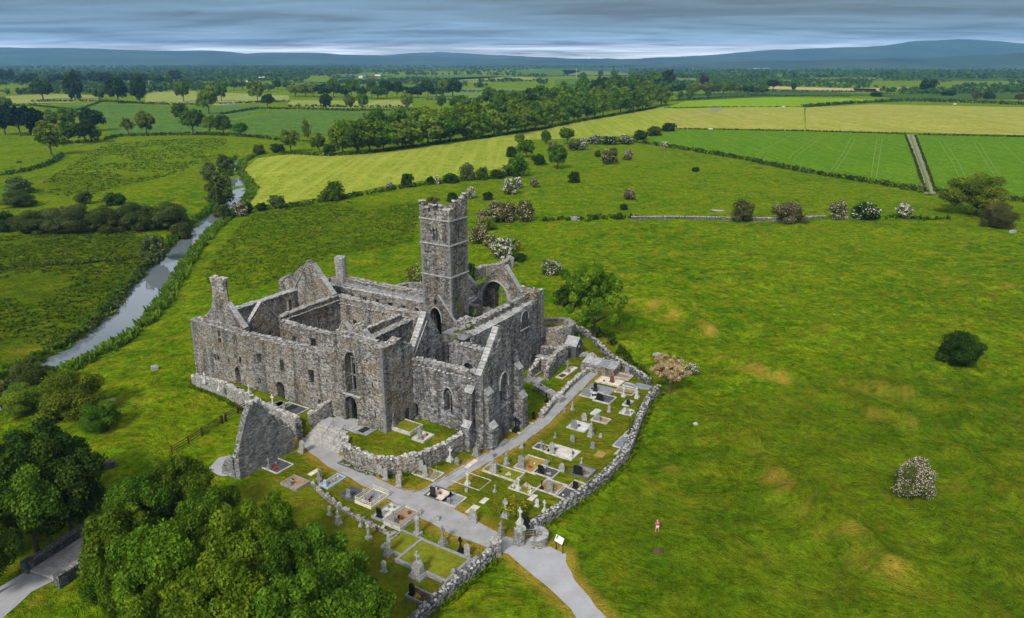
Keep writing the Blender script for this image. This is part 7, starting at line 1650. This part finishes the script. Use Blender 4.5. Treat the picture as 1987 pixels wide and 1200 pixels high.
# ------------------------------------------------------------------ the figure in the pasture
def person(u, v, H):
    x, y, z = G(u, v); o = empty('person', (x, y, z), R(190), 'person in a bright pink top and pale shorts standing in the near pasture', 'person')
    s_ = H/1.7
    J = {'pel': (0, 0, .92, .13), 'waist': (0, -.02, 1.08, .115), 'chest': (0, -.06, 1.28, .14), 'neck': (0, -.10, 1.45, .055), 'head0': (0, -.13, 1.54, .085), 'head': (0, -.15, 1.63, .09),
         'hl': (-.1, 0, .86, .10), 'kl': (-.17, -.03, .48, .06), 'al': (-.22, .02, .09, .04), 'fl': (-.24, -.13, .04, .035), 'hr': (.1, 0, .86, .10), 'kr': (.16, -.06, .48, .06), 'ar': (.2, .03, .09, .04), 'fr': (.22, -.12, .04, .035),
         'sl': (-.19, -.06, 1.38, .06), 'el': (-.27, -.12, 1.12, .045), 'wl': (-.20, -.30, .98, .03), 'dl': (-.18, -.37, .95, .035), 'sr': (.19, -.06, 1.38, .06), 'er': (.27, -.12, 1.12, .045), 'wr': (.20, -.30, .98, .03), 'dr': (.18, -.37, .95, .035)}
    E_ = [('pel', 'waist'), ('waist', 'chest'), ('chest', 'neck'), ('neck', 'head0'), ('head0', 'head'), ('pel', 'hl'), ('hl', 'kl'), ('kl', 'al'), ('al', 'fl'), ('pel', 'hr'), ('hr', 'kr'), ('kr', 'ar'), ('ar', 'fr'), ('chest', 'sl'), ('sl', 'el'), ('el', 'wl'), ('wl', 'dl'), ('chest', 'sr'), ('sr', 'er'), ('er', 'wr'), ('wr', 'dr')]
    def skin(name, keys, ed, mat, grow=0.):
        me = bpy.data.meshes.new(name); me.from_pydata([tuple(c*s_ for c in J[k][:3]) for k in keys], [(keys.index(a), keys.index(b)) for a, b in ed], []); me.materials.append(M[mat]); q = link(name, me, o)
        q.modifiers.new('skin', 'SKIN'); 
        for i, k in enumerate(keys): me.skin_vertices[0].data[i].radius = ((J[k][3]+grow)*s_,)*2; me.skin_vertices[0].data[i].use_root = (i == 0)
        q.modifiers.new('sub', 'SUBSURF').levels = 1; q.modifiers['sub'].render_levels = 2; return q
    skin('body', list(J), E_, 'skin')
    top = ['pel', 'waist', 'chest', 'sl', 'el', 'sr', 'er']; skin('top', top, [('pel', 'waist'), ('waist', 'chest'), ('chest', 'sl'), ('sl', 'el'), ('chest', 'sr'), ('sr', 'er')], 'pink_cloth', .022)
    sh = ['pel', 'hl', 'kl', 'hr', 'kr']; J['kl'] = (-.145, -.02, .58, .075); J['kr'] = (.14, -.04, .58, .075); skin('shorts', sh, [('pel', 'hl'), ('hl', 'kl'), ('pel', 'hr'), ('hr', 'kr')], 'pale_cloth', .015)
    mb = MB(); mb.lathe([(.09*s_, 1.53*s_), (.115*s_, 1.62*s_), (.10*s_, 1.71*s_), (.03*s_, 1.75*s_)], (0, -.13*s_, 0), 10); mb.build('hair', 'fair_hair', o)
person(1275, 1033, 1.5)
x, y, z = G(1278, 1071); mb = MB(); mb.lathe([(.62, -.1), (.5, .12), (.3, .26), (.05, .32)], (0, 0, 0), 14, .12); o = mb.build('earth_mound', 'earth'); o.location = (x, y, z); o.scale = (1.15, .8, 1); tag(o, 'small dark brown mound of bare earth below the pink figure', 'earth mound')
# ------------------------------------------------------------------ rusty fence and gate left of the old gable
F0, F1 = G(330, 884), G(480, 792); fe = empty('post_fence', F0, math.atan2(F1[1]-F0[1], F1[0]-F0[0]), 'rust brown post and rail fence with a gate, left of the old gable', 'fence'); fl_ = math.dist(F0[:2], F1[:2])
def fx(u): 
    lo = [(330, 0.), (365, None), (390, None), (435, None), (462, None), (480, 1.)]
    p = G(u, 884-(u-330)*92/150.); return math.dist(p[:2], F0[:2])
def fz(d): t = d/fl_; X = F0[0]+(F1[0]-F0[0])*t; Y = F0[1]+(F1[1]-F0[1])*t; return hgt(X, Y)-F0[2]
for u, r_ in ((334, .06), (366, .07), (392, .10), (431, .14), (438, .13), (462, .08), (478, .08)):
    d = fx(u); mb = MB(); mb.box((d, 0, fz(d)+.55), (r_*2, r_*2, 1.5)); mb.build('fence_post', 'old_wood', fe)
for d0, d1 in ((fx(334), fx(366)), (fx(366), fx(392)), (fx(438), fx(462)), (fx(462), fx(478))):
    for i in range(3): mb = MB(); mb.tube([(d0, 0, fz(d0)+.35+i*.36), (d1, 0, fz(d1)+.35+i*.36)], .06, 5); mb.build('rail', 'old_wood', fe)
d0, d1 = fx(392)+.15, fx(431)-.2; z0 = (fz(d0)+fz(d1))/2
gm = MB(); gm.tube([(d0, 0, z0+.15), (d0, 0, z0+1.3)], .04, 6); gm.tube([(d1, 0, z0+.15), (d1, 0, z0+1.3)], .04, 6); gm.tube([(d0, 0, z0+.2), ((d0+d1)/2, 0, z0+1.25), (d1, 0, z0+.2)], .03, 5); gf = gm.build('gate_frame', 'rust_iron', fe)
for i in range(6): mb = MB(); mb.tube([(d0, 0, z0+.2+i*.21), (d1, 0, z0+.2+i*.21)], .04, 5); mb.build('gate_bar', 'rust_iron', gf)
# ------------------------------------------------------------------ boulders and cut stones in the grass
def block(u, v, d, label, mat='dark_stone', rz=.5):
    x, y, z = G(u, v); mb = MB(); mb.box((0, 0, d[2]*.4), d, 0, (.06, .08), .07); mb.box((0, 0, d[2]*.92), (d[0]*.8, d[1]*.8, .1), .1, (.05, .08), .05); o = mb.build('stone_block', mat, bevel=.05); o.location = (x, y, z); o.rotation_euler = (0, 0, rz); tag(o, label, 'stone')
block(215, 907, (1.3, 1.0, .9), 'square dark block of masonry lying in the grass above the trees'); block(301, 718, (1.1, .9, .8), 'grey stone block on the slope left of the abbey corner', 'weathered_stone'); block(218, 784, (1.0, .8, .8), 'grey stone by the loose green bush', 'weathered_stone', 1.)
block(1396, 410, (5.5, 1.6, .25), 'patch of bare grey rock in the upper pasture', 'bare_rock', .1); block(1276, 690, (1.6, 1.0, .4), 'pale rock outcrop behind the tan bush', 'bare_rock', .7); block(1965, 452, (2.2, 1.2, .8), 'pale rocks at the right edge below the brown bush', 'bare_rock'); block(989, 520, (1.5, 1.4, 3.2), 'upright grey stump of masonry behind the chancel gable', 'weathered_stone'); block(1472, 327, (5, 1.6, .2), 'reddish bare patch at the foot of the long hedge', 'earth', .2); block(1350, 824, (.5, .4, .25), 'single white stone in the grass right of the field wall', 'white_marble')
# ------------------------------------------------------------------ footbridge at the lower left
br = empty('stone_bridge', (*Pz(108, 1060, .6)[:2], 0), 0, 'small stone bridge with a concrete deck at the lower left', 'bridge'); bx, by = br.location.x, br.location.y
def lin(u, v, z=.6): p = Pz(u, v, z); return (p[0]-bx, p[1]-by)
def bar(p, q, w, h, z0, mat, nm, jit=.02): mb = MB(); l = math.dist(p, q); mb.box(((p[0]+q[0])/2, (p[1]+q[1])/2, z0+h/2), (l, w, h), math.atan2(q[1]-p[1], q[0]-p[0]), (0, 0), jit); return mb.build(nm, mat, br)
A0, A1 = lin(54, 1098), lin(165, 1025); B0, B1 = lin(118, 1124), lin(215, 1060)
bar(((A0[0]+B0[0])/2, (A0[1]+B0[1])/2), ((A1[0]+B1[0])/2, (A1[1]+B1[1])/2), math.dist(A0, B0)*.86, .18, .04, 'concrete', 'deck')
for (p, q) in ((A0, A1), (B0, B1)):
    pr = bar(p, q, .45, 1.25, -.3, 'dark_stone', 'parapet')
    an = math.atan2(q[1]-p[1], q[0]-p[0]); l = math.dist(p, q); n = int(l/.28)
    for i in range(n): f = (i+.5)/n; mb = MB(); mb.box((p[0]+(q[0]-p[0])*f, p[1]+(q[1]-p[1])*f, 1.08+gr.uniform(-.02, .04)), (.16, .5, .3), an, (gr.uniform(-.05, .05), gr.uniform(-.15, .15)), .02); mb.build('coping_stone', 'dark_weathered', pr)
    mb = MB(); mb.box((p[0], p[1], .55), (.9, .8, 1.5), an, (0, 0), .04); mb.build('end_pier', 'dark_stone', br)
# stone wall glimpsed in the wood
# ------------------------------------------------------------------ gorse bush in the graveyard
tree(994, 996, 64, 34, 'bush', 'leaf_olive', 'low green bush with yellow tips among the graves near the gate', lod='mq', name='shrub', cat='bush', blossom=(.45, 'yellow_leaf'))
# ------------------------------------------------------------------ animals
def cow(u, v, rz, mat, label, lying=False, group='cattle'):
    x, y, z = G(u, v); o = empty('cow', (x, y, z), rz, label, 'cow', group)
    mb = MB(); bz = .95 if not lying else .5
    P = [(-.95, 0, bz), (-.5, 0, bz+.02), (.2, 0, bz-.03), (.7, 0, bz+.03), (1.0, 0, bz-.02), (1.35, 0, bz-.35), (1.62, 0, bz-.62)]
    mb.tube(P, [.22, .36, .40, .36, .24, .16, .08], 10)
    for lx in (-.75, .65):
        for ly in (-.2, .2): mb.tube([(lx, ly, bz-.15), (lx+.03, ly, bz*.5), (lx, ly, .02)], [.14, .07, .06], 6)
    mb.tube([(-.98, 0, bz+.15), (-1.12, 0, bz-.2), (-1.1, 0, bz-.6)], .03, 5); mb.build('body', mat, o)
    mb = MB(); mb.box((1.35, .15, bz-.2), (.05, .2, .1)); mb.box((1.35, -.15, bz-.2), (.05, .2, .1)); mb.build('ears', mat, o)
cow(37, 318, .3, 'cow_black', 'black cow grazing in the left edge field'); cow(181, 215, 2.8, 'cow_black', 'black cow standing in the far left pasture', group='cattle')
for i, (u, v) in enumerate([(78, 203), (84, 202.5), (90, 203), (96, 204)]): cow(u, v, .4*i, 'cow_brown', f'brown cow, {ORD[i]} from the left of the group below the dark hedge', group='brown cattle below the hedge')
# ------------------------------------------------------------------ houses and barns far off
def house(u, v, w, d, h, rz, wallm, roofm, label, name='house', cat='house', wings=(), nwin=4, chim=True):
    x, y, z = Pz(u, v); o = empty(name, (x, y, 0), rz, label, cat)
    def blk(w, d, h, ox=0, oy=0, rr=0.):
        mb = MB(); rh = d*.42; V = [(-w/2, -d/2, -.3), (w/2, -d/2, -.3), (w/2, d/2, -.3), (-w/2, d/2, -.3), (-w/2, -d/2, h), (w/2, -d/2, h), (w/2, d/2, h), (-w/2, d/2, h), (-w/2, 0, h+rh), (w/2, 0, h+rh)]
        mt = Matrix.Translation((ox, oy, 0)) @ Matrix.Rotation(rr, 4, 'Z')
        mb.add(V, [(0, 1, 5, 4), (2, 3, 7, 6), (1, 2, 6, 9, 5), (3, 0, 4, 8, 7)], mt); wl_ = mb.build('wall', wallm, o)
        mb = MB(); e = .35; mb.add([(-w/2-e, -d/2-e, h-.1), (w/2+e, -d/2-e, h-.1), (w/2+e, 0, h+rh+.12), (-w/2-e, 0, h+rh+.12), (-w/2-e, d/2+e, h-.1), (w/2+e, d/2+e, h-.1), (-w/2-e, -d/2-e, h-.3), (w/2+e, -d/2-e, h-.3), (w/2+e, d/2+e, h-.3), (-w/2-e, d/2+e, h-.3)], [(0, 1, 2, 3), (3, 2, 5, 4), (6, 7, 1, 0), (8, 9, 4, 5), (6, 0, 3, 4, 9), (1, 7, 8, 5, 2)], mt); rf = mb.build('roof', roofm, o)
        n = max(1, int(w/3))
        for i in range(n):
            for zz in ([h*.28, h*.72] if h > 4.5 else [h*.5]):
                mb = MB(); mb.box((0, 0, 0), (1.0, .1, 1.2)); wn = mb.build('window', 'window_dark', wl_); wn.matrix_local = mt @ Matrix.Translation((-w/2+(i+.5)*w/n, -d/2-.03, zz))
        if chim: mb = MB(); mb.box((0, 0, h+rh+.5), (.8, .8, 1.6)); cc = mb.build('chimney', wallm, rf); cc.matrix_local = mt @ Matrix.Translation((w*.38, 0, 0))
    blk(w, d, h)
    for q in wings: blk(*q)
house(509, 157, 16, 9, 5.2, -.25, 'white_wall', 'roof_pale', 'white house with pale gables among trees at the upper left', wings=[(10, 7, 5.0, 6, -5, 1.57)])
house(478, 159, 7, 5, 3, .2, 'white_wall', 'roof_slate', 'small white outbuilding left of the white gabled house', 'outbuilding', 'outbuilding')
house(676, 151, 18, 9, 4, .1, 'blue_plastic', 'roof_slate', 'blue grey farm shed with slate roof, left of the farmyard', 'farm_shed', 'shed', chim=False); house(700, 152, 9, 6, 4, .6, 'white_wall', 'roof_pale', 'white farmhouse in the distant farmyard'); house(708, 149, 14, 8, 4, -.3, 'grey_kerb', 'roof_slate', 'grey barn behind the white farmhouse', 'barn', 'barn', chim=False); house(722, 151.5, 7, 6, 5, 0, 'roof_red', 'roof_red', 'dark red barn right of the farmyard', 'barn', 'barn', chim=False); house(733, 150, 16, 8, 3.5, .1, 'roof_pale', 'roof_pale', 'long pale roofed shed right of the red barn', 'farm_shed', 'shed', chim=False)
house(1138, 165, 12, 7, 4, .3, 'white_wall', 'roof_slate', 'small white house left of the distant ruined house'); house(1202, 165, 14, 8, 4.5, -.5, 'white_wall', 'roof_pale', 'white cottage touching the distant ruined house')
house(1476, 138, 70, 14, 5, 0, 'white_wall', 'roof_pale', 'long white industrial shed on the far plain', 'long_shed', 'shed', chim=False, nwin=3)
for i, (u, v, w) in enumerate([(1690, 124, 20), (1763, 122, 16), (1856, 137, 30), (1890, 138, 18), (1940, 136, 22), (1952, 134, 16), (908, 131, 18), (372, 137, 20), (436, 136, 22), (850, 116.5, 26), (1218, 120, 30), (1488, 134, 18)]):
    house(u, v, w, 10, 5, .2*i, 'white_wall', 'roof_slate' if i % 2 else 'roof_pale', f'tiny white house on the horizon plain, {ORD[i]} of the twelve scattered ones', wings=())
rh = empty('ruined_house', (*Pz(1220, 168)[:2], 0), .1, 'distant dark ruined house with two pointed ivy covered gables', 'ruined house')
for i, s_ in enumerate((-1, 1)):
    mb = MB(); profile_stone(mb, [(-6, -.3), (6, -.3), (6, 10), (2.5, 13), (1.2, 19), (-1.2, 19), (-2.5, 13), (-6, 10)], 4); me = mb.mesh('gable', 'dark_stone'); fixn(me); q = link('gable', me, rh); q.location = (s_*9, i*2, 0)
    V, F, T = leaves(700, 1.0, [(s_*9+gr.uniform(-5, 5), -2+i*2, gr.uniform(1, 17), 1.6, gr.random()) for _ in range(14)], 4+i, up=0); tag(link('ivy', np_mesh('ivy', V, F, 'leaf_dark', T), rh), kind='stuff')
mb = MB(); mb.box((0, 3, 4), (14, .8, 8)); mb.build('wall', 'dark_stone', rh)
for i, (u, v, h) in enumerate([(1118, 152, 26), (1344, 142, 22), (290, 172, 12), (222, 172, 9)]):
    x, y, _ = Pz(u, v); mb = MB(); mb.tube([(0, 0, 0), (0, 0, h)], .35, 6); 
    if h > 20: mb.box((0, 0, h-2), (6, .3, .3)); mb.box((0, 0, h-5), (4.5, .3, .3))
    o = mb.build('power_pole', 'roof_pale'); o.location = (x, y, 0); tag(o, ['tall pale mast left of the pale distant field', 'thin mast on the far right plain', 'pole among the trees behind the yellow strip, right one', 'pole among the trees behind the yellow strip, left one'][i], 'pole')
x, y, _ = Pz(444, 206); mb = MB(); mb.box((0, 0, .5), (16, 2.2, 1.1), .05); o = mb.build('silage_wrap', 'blue_plastic'); o.location = (x, y, 0); tag(o, 'long blue wrapped row of bales behind the round trees', 'bale row')
for i, (u, v) in enumerate([(1378, 252), (1852, 203), (1520, 208)]):
    x, y, z = G(u, v); mb = MB(); mb.box((0, 0, .5), (2.6, 1.0, .9), .2, (0, 0), .08); mb.box((1.7, .2, .4), (.7, .8, .7), .1); o = mb.build('water_trough', 'white_wall'); o.location = (x, y, z); tag(o, ['pale trough at the hay field edge above the striped field', 'pale trough under the thick hedge at the right', 'pale trough on the bright green field edge'][i], 'trough')
x, y, _ = Pz(1385, 214); P = [Pz(u, v)[:2] for u, v in [(1380, 210), (1403, 209), (1400, 216), (1379, 218)]]
tag(drape('rough_patch', P, 'track_earth', .35, 4., hf=lambda x, y: 0.), kind='structure')

# ------------------------------------------------------------------ air
mb = MB(); mb.box((0, 5390, 183), (30000, 10980, 374)); hz_ = mb.build('haze', None) if False else None
me = mb.mesh('haze'); hz_ = link('haze', me)
hm = bpy.data.materials.new('haze_air'); hm.use_nodes = True; t = hm.node_tree; t.nodes.clear(); o_ = t.nodes.new('ShaderNodeOutputMaterial'); pv = t.nodes.new('ShaderNodeVolumePrincipled')
pv.inputs['Color'].default_value = (.26, .60, 1.0, 1); pv.inputs['Density'].default_value = 8.5e-5; pv.inputs['Anisotropy'].default_value = .2; t.links.new(pv.outputs[0], o_.inputs['Volume']); me.materials.append(hm); tag(hz_, kind='stuff')
